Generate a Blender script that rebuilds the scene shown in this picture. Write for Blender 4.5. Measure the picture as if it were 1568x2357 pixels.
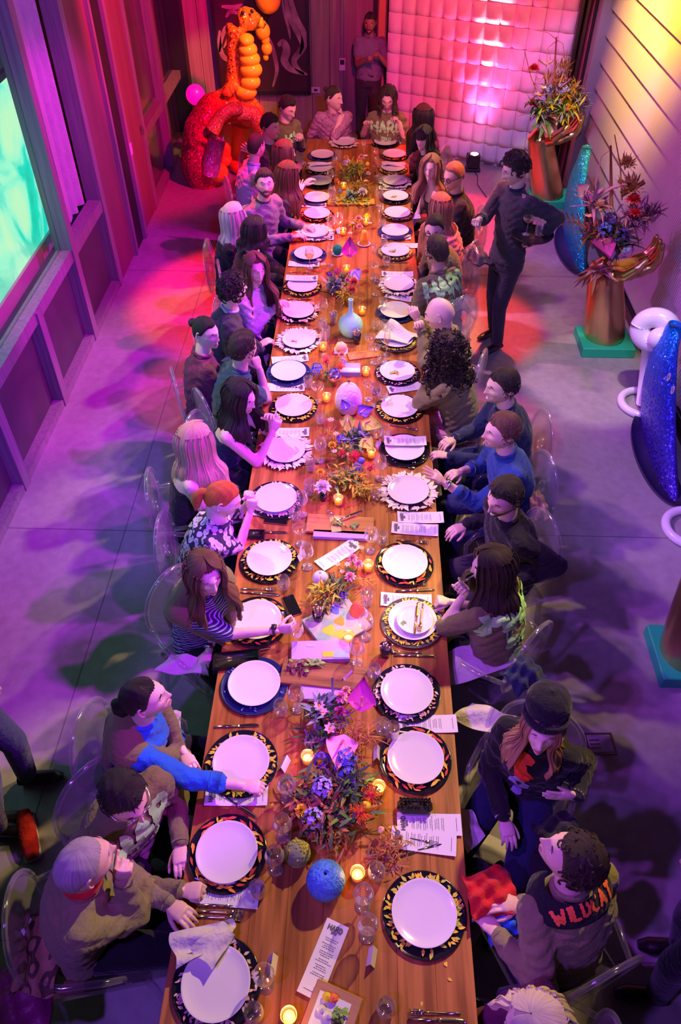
import bpy, math, random
import numpy as np
from mathutils import Vector, Matrix
from mathutils.bvhtree import BVHTree
for _o in list(bpy.data.objects): bpy.data.objects.remove(_o)
random.seed(7); RS = np.random.RandomState(5)
SC = bpy.context.scene; COL = SC.collection
pi = math.pi
# ---------------------------------------------------------------- camera
IW, IH, F = 1568., 2357., 1757.
CH = 4.2
PITCH = math.atan2(IH/2+600, F)
PSI = math.atan2(862-IW/2, math.hypot(F, IH/2+600))
_c, _s = math.cos(PSI), math.sin(PSI)
FW = np.array([-_s*math.cos(PITCH), _c*math.cos(PITCH), -math.sin(PITCH)])
RT = np.array([_c, _s, 0.]); UP = np.cross(RT, FW)
cam = bpy.data.cameras.new('camera'); camo = bpy.data.objects.new('camera', cam); COL.objects.link(camo)
camo.matrix_world = Matrix(((RT[0], UP[0], -FW[0], 0), (RT[1], UP[1], -FW[1], 0), (RT[2], UP[2], -FW[2], CH), (0, 0, 0, 1)))
cam.sensor_fit = 'VERTICAL'; cam.sensor_height = 36; cam.lens = 36*F/IH; cam.clip_start = .05
SC.camera = camo
def ray(x, y):
    return RT*((x-IW/2)/F)-UP*((y-IH/2)/F)+FW
def P(x, y, z=0.):          # pixel -> point on the level z
    v = ray(x, y); t = (z-CH)/v[2]; return np.array([v[0]*t, v[1]*t, z])
def PY(x, y, Y):            # pixel -> point on the upright plane at depth Y
    v = ray(x, y); t = Y/v[1]; return np.array([v[0]*t, Y, CH+v[2]*t])
def PX(x, y, X):
    v = ray(x, y); t = X/v[0]; return np.array([X, v[1]*t, CH+v[2]*t])
# ---------------------------------------------------------------- world, view
w = bpy.data.worlds.new('world'); SC.world = w; w.use_nodes = True
w.node_tree.nodes['Background'].inputs[0].default_value = (.12, .03, .12, 1)
w.node_tree.nodes['Background'].inputs[1].default_value = .07
SC.view_settings.view_transform = 'Standard'; SC.view_settings.look = 'None'
SC.view_settings.exposure = 0.08; SC.view_settings.gamma = 1; SC.view_settings.use_curve_mapping = False
SC.cycles.transparent_max_bounces = 24; SC.cycles.max_bounces = 6
SC.cycles.sample_clamp_indirect = 4; SC.cycles.caustics_reflective = False; SC.cycles.caustics_refractive = False
# ---------------------------------------------------------------- stage lights (hung above the frame)
def spot(name, loc, to, col, power, ang=60, blend=.35, size=.08):
    l = bpy.data.lights.new(name, 'SPOT'); o = bpy.data.objects.new(name, l); COL.objects.link(o)
    l.color = col; l.energy = power; l.spot_size = math.radians(ang); l.spot_blend = blend; l.shadow_soft_size = size
    o.location = loc; o.rotation_euler = (Vector(to)-Vector(loc)).to_track_quat('-Z', 'Y').to_euler()
    return o
VIO = (.25, .09, 1.); MAG = (.62, .03, .80); AMB = (1., .66, .27); RED = (1., .01, .04)
LIGHTS = [
 ('amber_spot', (2.3, 4.7, 4.9), (-.32, 1.5, .75), AMB, 1180, 33),
 ('amber_spot', (2.3, 7.2, 4.9), (-.15, 4.2, .75), AMB, 1000, 34),
 ('amber_spot', (2.2, 9.8, 4.9), (-.15, 7.0, .75), (1., .62, .24), 1000, 34),
 ('amber_spot', (-2.3, 4.6, 4.9), (.1, 4.0, .75), AMB, 480, 38),
 ('amber_spot', (-2.3, 7.4, 4.9), (.1, 7.0, .75), (1., .60, .24), 480, 38),
 ('rose_spot', (.2, 6.4, 4.8), (-.1, 9.7, .75), (1, .36, .36), 620, 24),
 ('violet_spot', (-1.6, -.8, 5.2), (.6, 1.7, .4), (.30, .09, 1.), 560, 46),
 ('violet_spot', (-2.3, 5.2, 5.2), (.0, 5.2, .75), (.30, .09, 1.), 300, 60),
 ('violet_spot', (-2.3, 1.6, 5.2), (2.3, 2.2, .0), (.42, .06, .95), 620, 40),
 ('violet_spot', (-2.3, 4.4, 5.2), (2.5, 4.4, .0), (.48, .10, .95), 700, 38),
 ('violet_spot', (-2.3, 7.4, 5.2), (2.5, 7.2, .0), (.66, .10, .85), 900, 38),
 ('violet_spot', (2.4, 1.7, 5.2), (-2.3, 2.8, .0), (.46, .01, 1.), 1150, 36),
 ('magenta_spot', (2.4, 4.6, 5.2), (-2.6, 4.3, .0), (.60, .01, .95), 1800, 40),
 ('magenta_spot', (2.3, 7.2, 5.2), (-2.7, 6.9, .0), (.80, .0, .62), 2200, 38),
 ('magenta_spot', (1.8, 5.0, 3.8), (-2.7, 6.8, 2.0), (.60, .03, .75), 520, 50),
 ('violet_spot', (.6, -.8, 5.0), (-2.7, 6.6, 1.4), (.18, .04, 1.), 1200, 50),
 ('red_spot', (-1.1, 9.4, 5.2), (-1.35, 7.4, .0), RED, 3200, 24),
 ('red_spot', (-1.2, 6.6, 5.2), (-1.4, 5.7, .0), (1, .05, .03), 900, 16),
 ('red_spot', (.7, 10.0, 4.6), (1.15, 9.2, .0), (1, .01, .04), 2400, 24),
 ('red_spot', (1.3, 8.0, 5.2), (1.02, 6.9, .0), (1, .04, .02), 2000, 19),
 ('red_spot', (1.5, 5.8, 5.2), (1.12, 5.2, .0), (1, .10, .02), 700, 14),
 ('red_spot', (.6, 5.0, 4.4), (-.1, 11.2, .9), (1, .05, .12), 420, 30),
 ('red_spot', (.4, 6.4, 4.2), (1.2, 11.2, 2.1), (1, .03, .16), 900, 34),
 ('red_spot', (1.0, 7.0, 4.6), (-2.7, 10.2, 2.0), (1, .0, .14), 2600, 46),
 ('yellow_spot', (.3, 8.2, 4.6), (-1.5, 10.8, 1.6), (1, .50, .03), 620, 20),
 ('yellow_spot', (.9, 8.6, 4.4), (2.75, 8.7, 3.0), (1, .52, .05), 3400, 62, 1.),
 ('white_spot', (1.4, 4.0, 5.2), (2.15, 5.95, .0), (1, .85, .62), 620, 15),
 ('violet_spot', (.6, 6.6, 5.2), (2.4, 9.8, .4), (.55, .26, 1.), 700, 36),
 ('warm_spot', (1.2, 7.6, 4.6), (2.2, 9.9, .8), (1, .75, .35), 420, 15),
 ('warm_spot', (1.2, 4.4, 4.8), (2.15, 6.6, .85), (1, .80, .45), 260, 11),
 ('violet_spot', (.4, 1.0, 4.8), (2.7, 5.4, .9), (.35, .22, 1.), 520, 44),
]
for a in LIGHTS: spot(*a)
# ---------------------------------------------------------------- mesh helpers
class MB:
    def __init__(s): s.V = []; s.F = []; s.M = []; s.n = 0
    def add(s, V, Fc, mi=0):
        V = np.asarray(V, float).reshape(-1, 3); s.V.append(V)
        if isinstance(Fc, np.ndarray): s.F.append((Fc+s.n)); s.M.append(np.full(len(Fc), mi) if np.isscalar(mi) else np.asarray(mi))
        else:
            for k in (3, 4):
                q = [f for f in Fc if len(f) == k]
                if q: s.F.append(np.array(q)+s.n); s.M.append(np.full(len(q), mi))
        s.n += len(V); return s
    def grid(s, V, cu=False, cv=False, mi=0):       # V[nu,nv,3]
        nu, nv = V.shape[:2]; i = np.arange(nu*nv).reshape(nu, nv)
        if cu: i = np.vstack([i, i[:1]])
        if cv: i = np.hstack([i, i[:, :1]])
        q = np.stack([i[:-1, :-1], i[1:, :-1], i[1:, 1:], i[:-1, 1:]], -1).reshape(-1, 4)
        return s.add(V.reshape(-1, 3), q, mi)
    def loft(s, R, mi=0, cap=True):                 # rings [n,seg,3]
        n, k = R.shape[:2]; s.grid(R, cv=True, mi=mi)
        if cap:
            b = s.n-n*k
            for r, o in ((0, 0), (n-1, 1)):
                c = R[r].mean(0); idx = np.arange(k); a = b+r*k+idx; a2 = b+r*k+(idx+1) % k
                s.V.append(c[None]); ci = np.full(k, s.n); s.n += 1
                s.F.append(np.stack([ci, a2, a] if o == 0 else [ci, a, a2], -1)[:, ::1]); s.M.append(np.full(k, mi))
        return s
    def tube(s, pts, rad, seg=8, mi=0, cap=True, flat=1., up=None):
        pts = np.asarray(pts, float); n = len(pts); rad = np.broadcast_to(np.asarray(rad, float), (n,))
        T = np.gradient(pts, axis=0); T /= np.linalg.norm(T, axis=1)[:, None]+1e-9
        u = np.array(up if up is not None else ([0, 0, 1.] if abs(T[0][2]) < .9 else [1., 0, 0])); R = np.zeros((n, seg, 3)); a = np.arange(seg)*2*pi/seg
        for i in range(n):
            u = u-T[i]*u.dot(T[i]); u /= np.linalg.norm(u)+1e-9; v = np.cross(T[i], u)
            R[i] = pts[i]+rad[i]*(np.cos(a)[:, None]*v+np.sin(a)[:, None]*u*flat)
        return s.loft(R, mi, cap)
    def cap(s, a, ra, b, rb, seg=12, mi=0):          # tapered capsule
        a = np.array(a, float); b = np.array(b, float); d = b-a; L = np.linalg.norm(d); d = d/(L+1e-9)
        t = np.array([-1, -.85, -.5, 0]); p = [a+d*ra*x for x in t]+[b+d*rb*x for x in -t[::-1]]
        r = [ra*math.sqrt(max(1e-4, 1-x*x)) for x in t]+[rb*math.sqrt(max(1e-4, 1-x*x)) for x in -t[::-1]]
        return s.tube(p, r, seg, mi)
    def lathe(s, prof, c=(0, 0, 0), seg=24, mi=0, wob=None):
        a = np.arange(seg)*2*pi/seg; R = np.array([[[r*math.cos(t), r*math.sin(t), z] for t in a] for r, z in prof])
        if wob is not None: R[..., :2] *= wob(a)[None, :, None]
        return s.grid(R+np.array(c), cv=True, mi=mi)
    def ell(s, c, r, M=None, seg=12, rings=8, mi=0, f=None):
        th = np.linspace(.02, pi-.02, rings); a = np.arange(seg)*2*pi/seg
        V = np.stack([np.sin(th)[:, None]*np.cos(a), np.sin(th)[:, None]*np.sin(a), np.cos(th)[:, None]*np.ones(seg)], -1)
        if f is not None: V = V*f(V)[..., None]
        V = V*np.broadcast_to(np.asarray(r, float), (3,))
        if M is not None: V = V@np.asarray(M).T
        return s.loft(V+np.asarray(c), mi)
    def box(s, c, d, rz=0., mi=0, bev=0.):
        x, y, z = np.array(d)/2.
        if bev:
            b = min(bev, x*.9, y*.9, z*.9); L = []
            for zz, k in ((-z, 1), (-z+b, 0), (z-b, 0), (z, 1)):
                X, Y = x-b*k, y-b*k
                L.append([[X, Y-b, zz], [X-b, Y, zz], [-X+b, Y, zz], [-X, Y-b, zz], [-X, -Y+b, zz], [-X+b, -Y, zz], [X-b, -Y, zz], [X, -Y+b, zz]])
            R = np.array(L)
            R = R@rotz(rz).T+np.array(c); return s.loft(R, mi)
        V = np.array([[i, j, k] for k in (-z, z) for i, j in ((-x, -y), (x, -y), (x, y), (-x, y))])@rotz(rz).T+np.array(c)
        return s.add(V, np.array([[0, 3, 2, 1], [4, 5, 6, 7], [0, 1, 5, 4], [1, 2, 6, 5], [2, 3, 7, 6], [3, 0, 4, 7]]), mi)
    def leaf(s, c, d, L, W, up=(0, 0, 1), bend=.3, mi=0, fold=.15, n=5, shape=None):   # a blade from c along d
        d = np.array(d, float); d /= np.linalg.norm(d)+1e-9; up = np.array(up, float); sd = np.cross(d, up); 
        if np.linalg.norm(sd) < .1: sd = np.cross(d, [1, .3, 0])
        sd /= np.linalg.norm(sd); up = np.cross(sd, d); t = np.linspace(0, 1, n)
        wd = np.sin(pi*np.clip(t, .03, .985)**.75)*W/2 if shape is None else shape(t)*W/2
        cen = np.array(c)+np.outer(t*L, d)-np.outer(bend*L*t*t, [0, 0, 1])
        V = np.stack([cen-np.outer(wd, sd)+np.outer(wd*fold*2, up), cen, cen+np.outer(wd, sd)+np.outer(wd*fold*2, up)], 1)
        return s.grid(V, mi=mi)
    def merge(s, o, mi=None):
        for a in o.V: s.V.append(a)
        for a, m in zip(o.F, o.M): s.F.append(a+s.n); s.M.append(m if mi is None else np.full(len(a), mi))
        s.n += o.n; return s
    def mesh(s, name, mats=(), smooth=True):
        me = bpy.data.meshes.new(name); V = np.concatenate(s.V); me.vertices.add(len(V)); me.vertices.foreach_set('co', V.astype(np.float32).ravel())
        lt = np.concatenate([np.full(len(f), f.shape[1]) for f in s.F]); li = np.concatenate([f.ravel() for f in s.F])
        me.loops.add(len(li)); me.loops.foreach_set('vertex_index', li.astype(np.int32))
        me.polygons.add(len(lt)); me.polygons.foreach_set('loop_start', np.concatenate([[0], np.cumsum(lt)[:-1]]).astype(np.int32))
        me.polygons.foreach_set('loop_total', lt.astype(np.int32))
        me.polygons.foreach_set('material_index', np.concatenate(s.M).astype(np.int32))
        me.polygons.foreach_set('use_smooth', np.full(len(lt), bool(smooth)))
        me.update(calc_edges=True)
        for m in mats: me.materials.append(m)
        return me
def rotz(a):
    c, s = math.cos(a), math.sin(a); return np.array([[c, -s, 0], [s, c, 0], [0, 0, 1.]])
def rotx(a):
    c, s = math.cos(a), math.sin(a); return np.array([[1., 0, 0], [0, c, -s], [0, s, c]])
def roty(a):
    c, s = math.cos(a), math.sin(a); return np.array([[c, 0, s], [0, 1., 0], [-s, 0, c]])
def unit(v):
    v = np.asarray(v, float); return v/(np.linalg.norm(v)+1e-9)
def link(name, me, parent=None, loc=None, rz=None):
    o = bpy.data.objects.new(name, me); COL.objects.link(o)
    if parent is not None: o.parent = parent
    if loc is not None: o.location = [float(x) for x in loc]
    if rz is not None: o.rotation_euler = (0, 0, rz)
    return o
def ob(name, mb, mats, parent=None, loc=None, rz=None, smooth=True, kind=None):
    mats = mats if isinstance(mats, (list, tuple)) else [mats]
    o = link(name, mb.mesh(name, mats, smooth), parent, loc, rz)
    if kind: o['kind'] = kind
    return o
def tag(o, label=None, cat=None, group=None):
    if label: o['label'] = label
    if cat: o['category'] = cat
    if group: o['group'] = group
    return o
def empty(name, loc, label, cat, group=None, rz=0):
    o = link(name, None, None, loc, rz); o.empty_display_size = .1; return tag(o, label, cat, group)
def copy_tree(o, parent=None):
    c = o.copy(); COL.objects.link(c)
    if parent is not None: c.parent = parent
    for ch in list(o.children): copy_tree(ch, c)
    return c
# ---------------------------------------------------------------- materials
MATS = {}
def mat(name, col=(.5, .5, .5), rough=.6, metal=0., emit=None, es=1., noise=None, bump=None, spec=.5, alpha=None, sheen=0, coat=0):
    """noise=(scale xyz, colour2, contrast)   bump=(scale xyz, strength)"""
    if name in MATS: return MATS[name]
    m = bpy.data.materials.new(name); m.use_nodes = True; nt = m.node_tree; b = nt.nodes['Principled BSDF']
    I = b.inputs; I['Base Color'].default_value = (*col, 1); I['Roughness'].default_value = rough; I['Metallic'].default_value = metal
    I['Specular IOR Level'].default_value = spec
    if sheen: I['Sheen Weight'].default_value = sheen
    if coat: I['Coat Weight'].default_value = coat; I['Coat Roughness'].default_value = .05
    if emit: I['Emission Color'].default_value = (*emit, 1); I['Emission Strength'].default_value = es
    if alpha is not None: I['Alpha'].default_value = alpha
    def tex(sc, det=4):
        tc = nt.nodes.new('ShaderNodeTexCoord'); mp = nt.nodes.new('ShaderNodeMapping'); n = nt.nodes.new('ShaderNodeTexNoise')
        mp.inputs['Scale'].default_value = sc; n.inputs['Scale'].default_value = 1; n.inputs['Detail'].default_value = det
        nt.links.new(tc.outputs['Object'], mp.inputs[0]); nt.links.new(mp.outputs[0], n.inputs['Vector']); return n
    if noise:
        n = tex(noise[0]); r = nt.nodes.new('ShaderNodeValToRGB'); k = noise[2] if len(noise) > 2 else .2
        r.color_ramp.elements[0].position = .5-k; r.color_ramp.elements[1].position = .5+k
        r.color_ramp.elements[0].color = (*col, 1); r.color_ramp.elements[1].color = (*noise[1], 1)
        nt.links.new(n.outputs['Fac'], r.inputs[0]); nt.links.new(r.outputs[0], I['Base Color'])
    if bump:
        n = tex(bump[0], 3); bp = nt.nodes.new('ShaderNodeBump'); bp.inputs['Strength'].default_value = bump[1]; bp.inputs['Distance'].default_value = .01
        nt.links.new(n.outputs['Fac'], bp.inputs['Height']); nt.links.new(bp.outputs[0], I['Normal'])
    MATS[name] = m; return m
def cloth(name, col, rough=.85, sheen=.15):
    return mat(name, col, rough, sheen=sheen, noise=((9, 9, 9), tuple(c*.82 for c in col), .25), bump=((34, 34, 50), .9), spec=.25)
def glassmat(name, tint=(1, 1, 1), rim=.55, body=.10, dif=.25):
    m = bpy.data.materials.new(name); m.use_nodes = True; nt = m.node_tree; nt.nodes.clear()
    o = nt.nodes.new('ShaderNodeOutputMaterial'); mx = nt.nodes.new('ShaderNodeMixShader'); tr = nt.nodes.new('ShaderNodeBsdfTransparent')
    gl = nt.nodes.new('ShaderNodeAddShader'); g1 = nt.nodes.new('ShaderNodeBsdfGlossy'); g1.inputs['Roughness'].default_value = .12; g2 = nt.nodes.new('ShaderNodeBsdfDiffuse'); g2.inputs[0].default_value = (dif, dif, dif, 1); nt.links.new(g1.outputs[0], gl.inputs[0]); nt.links.new(g2.outputs[0], gl.inputs[1]); lw = nt.nodes.new('ShaderNodeLayerWeight'); lw.inputs[0].default_value = .35
    mr = nt.nodes.new('ShaderNodeMapRange'); mr.inputs['To Min'].default_value = body; mr.inputs['To Max'].default_value = rim
    tr.inputs[0].default_value = (*tint, 1)
    nt.links.new(lw.outputs['Facing'], mr.inputs['Value']); nt.links.new(mr.outputs[0], mx.inputs[0]); nt.links.new(tr.outputs[0], mx.inputs[1])
    nt.links.new(gl.outputs[0], mx.inputs[2]); nt.links.new(mx.outputs[0], o.inputs[0]); return m
GLASS = glassmat('clear_glass', (.97, .97, .97), .95, .10, .22); ACRYL = glassmat('clear_acrylic', (.93, .93, .94), .5, .07)
PANE = glassmat('window_glass', (.9, .92, .9), .35, .02, 0)
WINE = glassmat('red_wine', (.45, .03, .06), .3, .12); AMBERG = glassmat('amber_glass', (.95, .62, .15), .5, .12); WHITEW = glassmat('pale_wine', (.95, .8, .4), .3, .06)
# ================================================================ the setting
def S(o): o['kind'] = 'structure'; return o
def concrete():
    m = mat('concrete_floor', (.50, .48, .47), .38, spec=.5); nt = m.node_tree; b = nt.nodes['Principled BSDF']
    tc = nt.nodes.new('ShaderNodeTexCoord'); n1 = nt.nodes.new('ShaderNodeTexNoise'); n1.inputs['Scale'].default_value = .8; n1.inputs['Detail'].default_value = 9; n1.inputs['Roughness'].default_value = .65
    n2 = nt.nodes.new('ShaderNodeTexNoise'); n2.inputs['Scale'].default_value = 14; n2.inputs['Detail'].default_value = 6
    mx = nt.nodes.new('ShaderNodeMix'); mx.data_type = 'FLOAT'; mx.inputs[0].default_value = .35
    r = nt.nodes.new('ShaderNodeValToRGB'); r.color_ramp.elements[0].position = .3; r.color_ramp.elements[1].position = .7
    r.color_ramp.elements[0].color = (.22, .205, .20, 1); r.color_ramp.elements[1].color = (.40, .38, .37, 1)
    for n in (n1, n2): nt.links.new(tc.outputs['Object'], n.inputs['Vector'])
    nt.links.new(n1.outputs['Fac'], mx.inputs[2]); nt.links.new(n2.outputs['Fac'], mx.inputs[3]); nt.links.new(mx.outputs[0], r.inputs[0]); nt.links.new(r.outputs[0], b.inputs['Base Color'])
    r2 = nt.nodes.new('ShaderNodeMapRange'); r2.inputs['To Min'].default_value = .3; r2.inputs['To Max'].default_value = .6; nt.links.new(n1.outputs['Fac'], r2.inputs[0]); nt.links.new(r2.outputs[0], b.inputs['Roughness'])
    bp = nt.nodes.new('ShaderNodeBump'); bp.inputs['Strength'].default_value = .15; bp.inputs['Distance'].default_value = .004; nt.links.new(n2.outputs['Fac'], bp.inputs['Height']); nt.links.new(bp.outputs[0], b.inputs['Normal'])
    return m
CONC = concrete()
XL, XR, YB = -2.68, 2.72, 12.2
fl = S(ob('floor', MB().box((-.4, 6, -.1), (8.4, 16, .2)), CONC, smooth=False))
jt = mat('floor_joint', (.16, .15, .15), .8)
for x0, y0, x1, y1 in ((XL, 3.9, -1.2, 3.9), (.9, 3.95, XR, 3.95), (XL, 7.9, -1.2, 7.9), (1.2, 7.9, XR, 7.9), (-1.75, -1, -1.75, 12), (.9, 1.1, XR, 1.1), (XL, 1.1, -1.2, 1.1)):
    ob('control_joint', MB().box(((x0+x1)/2, (y0+y1)/2, .0005), (abs(x1-x0)+.006, abs(y1-y0)+.006, .002)), jt, fl, smooth=False)
# floor socket lid near the right front seats
brass = mat('dark_metal', (.10, .08, .08), .4, .8)
q = [P(1345, 1692), P(1406, 1690), P(1420, 1735), P(1352, 1735)]; cq = sum(q)/4
fb = MB().box((0, 0, .004), (.17, .14, .008)); o = ob('floor_socket', fb, brass, loc=cq, rz=.05, smooth=False)
tag(o, 'square metal floor socket lid let into the concrete right of the table', 'floor socket')
ob('lid', MB().box((0, 0, .009), (.14, .11, .004), bev=.001), CONC, o, smooth=False)
for k in range(3): ob('slot', MB().box((-.03+.0*k, -.03+.025*k, .0115), (.06, .008, .001)), brass, o, smooth=False)
# ---- left wall: posts, rails, lower panels, screen, curtain, door leafs
post_m = mat('pale_timber_post', (.26, .24, .24), .5, noise=((40, 40, 1.5), (.17, .16, .16), .2), bump=((60, 60, 3), .25))
lowp = mat('dark_lower_panel', (.075, .065, .075), .6, noise=((3, 3, 3), (.05, .045, .05)))
planks = mat('plaster_panel', (.55, .5, .5), .7, noise=((14, 14, .7), (.36, .32, .32), .2), bump=((18, 18, 1), .3))
maroon = mat('maroon_panel', (.22, .085, .10), .6, noise=((6, 6, .5), (.15, .06, .07), .25))
blackm = mat('black_recess', (.012, .012, .014), .5)
HT = 5.4
wl = S(ob('wall_left', MB().box((XL-.55, 6, HT/2), (.1, 13, HT)), planks, smooth=False)); wl['label'] = 'pale wall behind the glazing on the left'
def lw(name, y0, y1, z0, z1, x, th, m, parent=None, **k):
    return ob(name, MB().box((x, (y0+y1)/2, (z0+z1)/2), (th, y1-y0, z1-z0), **k), m, parent, smooth=False)
gz = S(empty('window_1', (XL, 6, 0), None, None)); 
for yp in (2.2, 3.28, 4.36, 5.46, 6.52, 7.58, 9.52, 10.74):
    lw('mullion', yp-.055, yp+.055, 0, HT if yp > 6 else .93, XL-.03, .16, post_m, gz).location = (0, 0, 0)
    gz.children[-1].location = (-XL, -6, 0)
def g_(*a, **k):
    o = lw(*a, parent=gz, **k); o.location = (-XL, -6, 0); return o
g_('transom', .8, 7.58, .84, .95, XL-.03, .13, post_m); g_('transom', 9.52, 12.1, .80, .90, XL-.03, .11, post_m)
g_('sill', .8, 7.58, 0, .07, XL-.02, .12, post_m); g_('sill', 9.52, 12.1, 0, .07, XL-.02, .11, post_m)
for a, b in ((1.1, 2.2), (2.2, 3.28), (3.28, 4.36), (4.36, 5.46), (5.46, 6.52), (6.52, 7.58)): g_('lower_panel', a+.055, b-.055, .07, .84, XL-.06, .03, lowp)
for a, b in ((1.2, 3.8), (3.8, 6.52), (9.52, 10.74), (10.74, 12.0)):
    g_('pane', a+.055, b-.055, .95, HT-.05, XL-.06, .008, PANE)
for a, b in ((9.52, 10.74), (10.74, 12.0)): g_('pane', a+.055, b-.055, .07, .80, XL-.06, .008, PANE)
# screen with the flowing turquoise picture
sm = bpy.data.materials.new('screen_picture'); sm.use_nodes = True; nt = sm.node_tree; b = nt.nodes['Principled BSDF']; b.inputs['Base Color'].default_value = (0, 0, 0, 1)
tc = nt.nodes.new('ShaderNodeTexCoord'); n = nt.nodes.new('ShaderNodeTexNoise'); n.inputs['Scale'].default_value = 1.4; n.inputs['Detail'].default_value = 5; n.inputs['Distortion'].default_value = 1.6
r = nt.nodes.new('ShaderNodeValToRGB'); e = r.color_ramp.elements; e[0].position = .33; e[0].color = (0, .62, .42, 1); e[1].position = .66; e[1].color = (.55, 1, .62, 1)
x = e.new(.45); x.color = (.0, .80, .62, 1); x = e.new(.54); x.color = (.32, 1, .70, 1)
nt.links.new(tc.outputs['Object'], n.inputs['Vector']); nt.links.new(n.outputs['Fac'], r.inputs[0]); nt.links.new(r.outputs[0], b.inputs['Emission Color']); b.inputs['Emission Strength'].default_value = 1.5
sx = XL-.30; pb = PX(125, 510, sx)
sc = empty('projection_screen', (sx, 4.6, pb[2]), 'large glowing turquoise and green screen behind the left glazing', 'screen')
ob('picture', MB().box((0, (pb[1]+1.8)/2-4.6, .66), (.02, pb[1]-1.8, 1.30)), sm, sc, smooth=False)
fr = MB()
for zz in (1.34,): fr.box((0, (pb[1]+1.8)/2-4.6, zz), (.05, pb[1]-1.8+.1, .05))
fr.box((0, pb[1]-4.6+.03, .66), (.05, .05, 1.42)); ob('bezel', fr, blackm, sc, smooth=False)
S(lw('trim_1', 1.2, 7.6, 0, pb[2]-.002, sx+.0, .05, mat('screen_apron', (.42, .40, .44), .6)))
# curtain in the bay after the screen
cm = cloth('grey_curtain', (.5, .48, .5)); Y = np.linspace(6.58, 7.54, 60); Z = np.linspace(.95, HT-.1, 6)
V = np.stack([np.stack([XL-.14+.025*np.sin(Y*34)+.015*np.sin(Y*61+z*.4), Y, np.full(60, z)], -1) for z in Z], 0)
c = ob('curtain', MB().grid(V), cm); tag(c, 'pleated grey curtain behind the glass right of the turquoise screen', 'curtain')
# solid leaves between the glazed bays
d1 = S(empty('door_1', (XL, 7.95, 0), None, None)); d2 = S(empty('door_2', (XL, 9.1, 0), None, None))
o = lw('leaf', 7.64, 8.24, .01, HT, 0, .07, maroon, d1); o.location = (0, -7.95, 0)
o = lw('leaf', 8.82, 9.46, .01, HT, 0, .07, maroon, d2); o.location = (0, -9.1, 0)
o = lw('door_post', 8.66, 8.74, 0, HT, .02, .14, post_m, d2); o.location = (0, -9.1, 0)
o = lw('door_post', 8.24, 8.30, 0, HT, .02, .12, post_m, d1); o.location = (0, -7.95, 0)
hm = mat('satin_steel', (.6, .6, .62), .3, 1)
h = ob('door_handle', MB().box((.06, 9.40-9.1, .98), (.03, .02, .10), bev=.004), hm, d2, smooth=False)
ob('card_reader', MB().box((.09, 8.70-9.1, 1.02), (.02, .06, .12), bev=.004), mat('pale_blue_plate', (.5, .55, .7), .4), d2, smooth=False)
S(lw('trim_2', 8.30, 8.66, 0, HT, XL-.0, .1, blackm))
S(lw('trim_3', 12.0, 12.2, 0, HT, XL+.02, .22, blackm))
# ---- back wall and recess
wood = mat('wood_wall', (.46, .31, .24), .6, noise=((26, 26, 1.2), (.30, .19, .15), .22), bump=((40, 40, 2), .25))
wb = S(ob('wall_back', MB().box((-.4, YB+.15, HT/2), (8.4, .1, HT)), wood, smooth=False))
for k in range(18):   # upright wall boards
    x0 = XL-1+k*.262
    if x0 > -.05: break
    ob('board', MB().box((x0+.13, YB+.08, HT/2), (.256, .05, HT), bev=.003), wood, wb, smooth=False)
xd = PY(787, 150, YB)[0]
S(ob('trim_4', MB().box((xd, YB+.03, HT/2), (.04, .1, HT)), post_m, smooth=False))
S(ob('door_3', MB().box((xd+.42, YB+.06, HT/2), (.80, .04, HT), bev=.002), mat('plum_door', (.30, .20, .19), .6, noise=((30, 30, 1), (.2, .13, .12))), smooth=False))
S(ob('trim_5', MB().box((.10, YB+.0, HT/2), (.06, .08, HT)), blackm, smooth=False))
S(ob('trim_6', MB().box((.19, YB+.0, HT/2), (.09, .08, HT)), mat('ochre_wall', (.65, .45, .12), .6), smooth=False))
th = PY(788, 148, YB-.02); t = empty('thermostat', th, 'small pale thermostat with a dark display on the back wall', 'thermostat')
ob('case', MB().box((0, 0, 0), (.09, .03, .16), bev=.008), mat('pale_plastic', (.75, .72, .7), .4), t, smooth=False)
ob('display', MB().box((0, -.017, .03), (.06, .006, .06)), blackm, t, smooth=False)
so = PY(727, 207, YB-.0); t = empty('socket_plate', so, 'pale socket plate on the wall beside the painting', 'socket')
ob('plate', MB().box((0, 0, 0), (.13, .015, .08), bev=.004), MATS['pale_plastic'], t, smooth=False); ob('outlet', MB().box((0, -.009, 0), (.05, .004, .03)), blackm, t, smooth=False)
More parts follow.
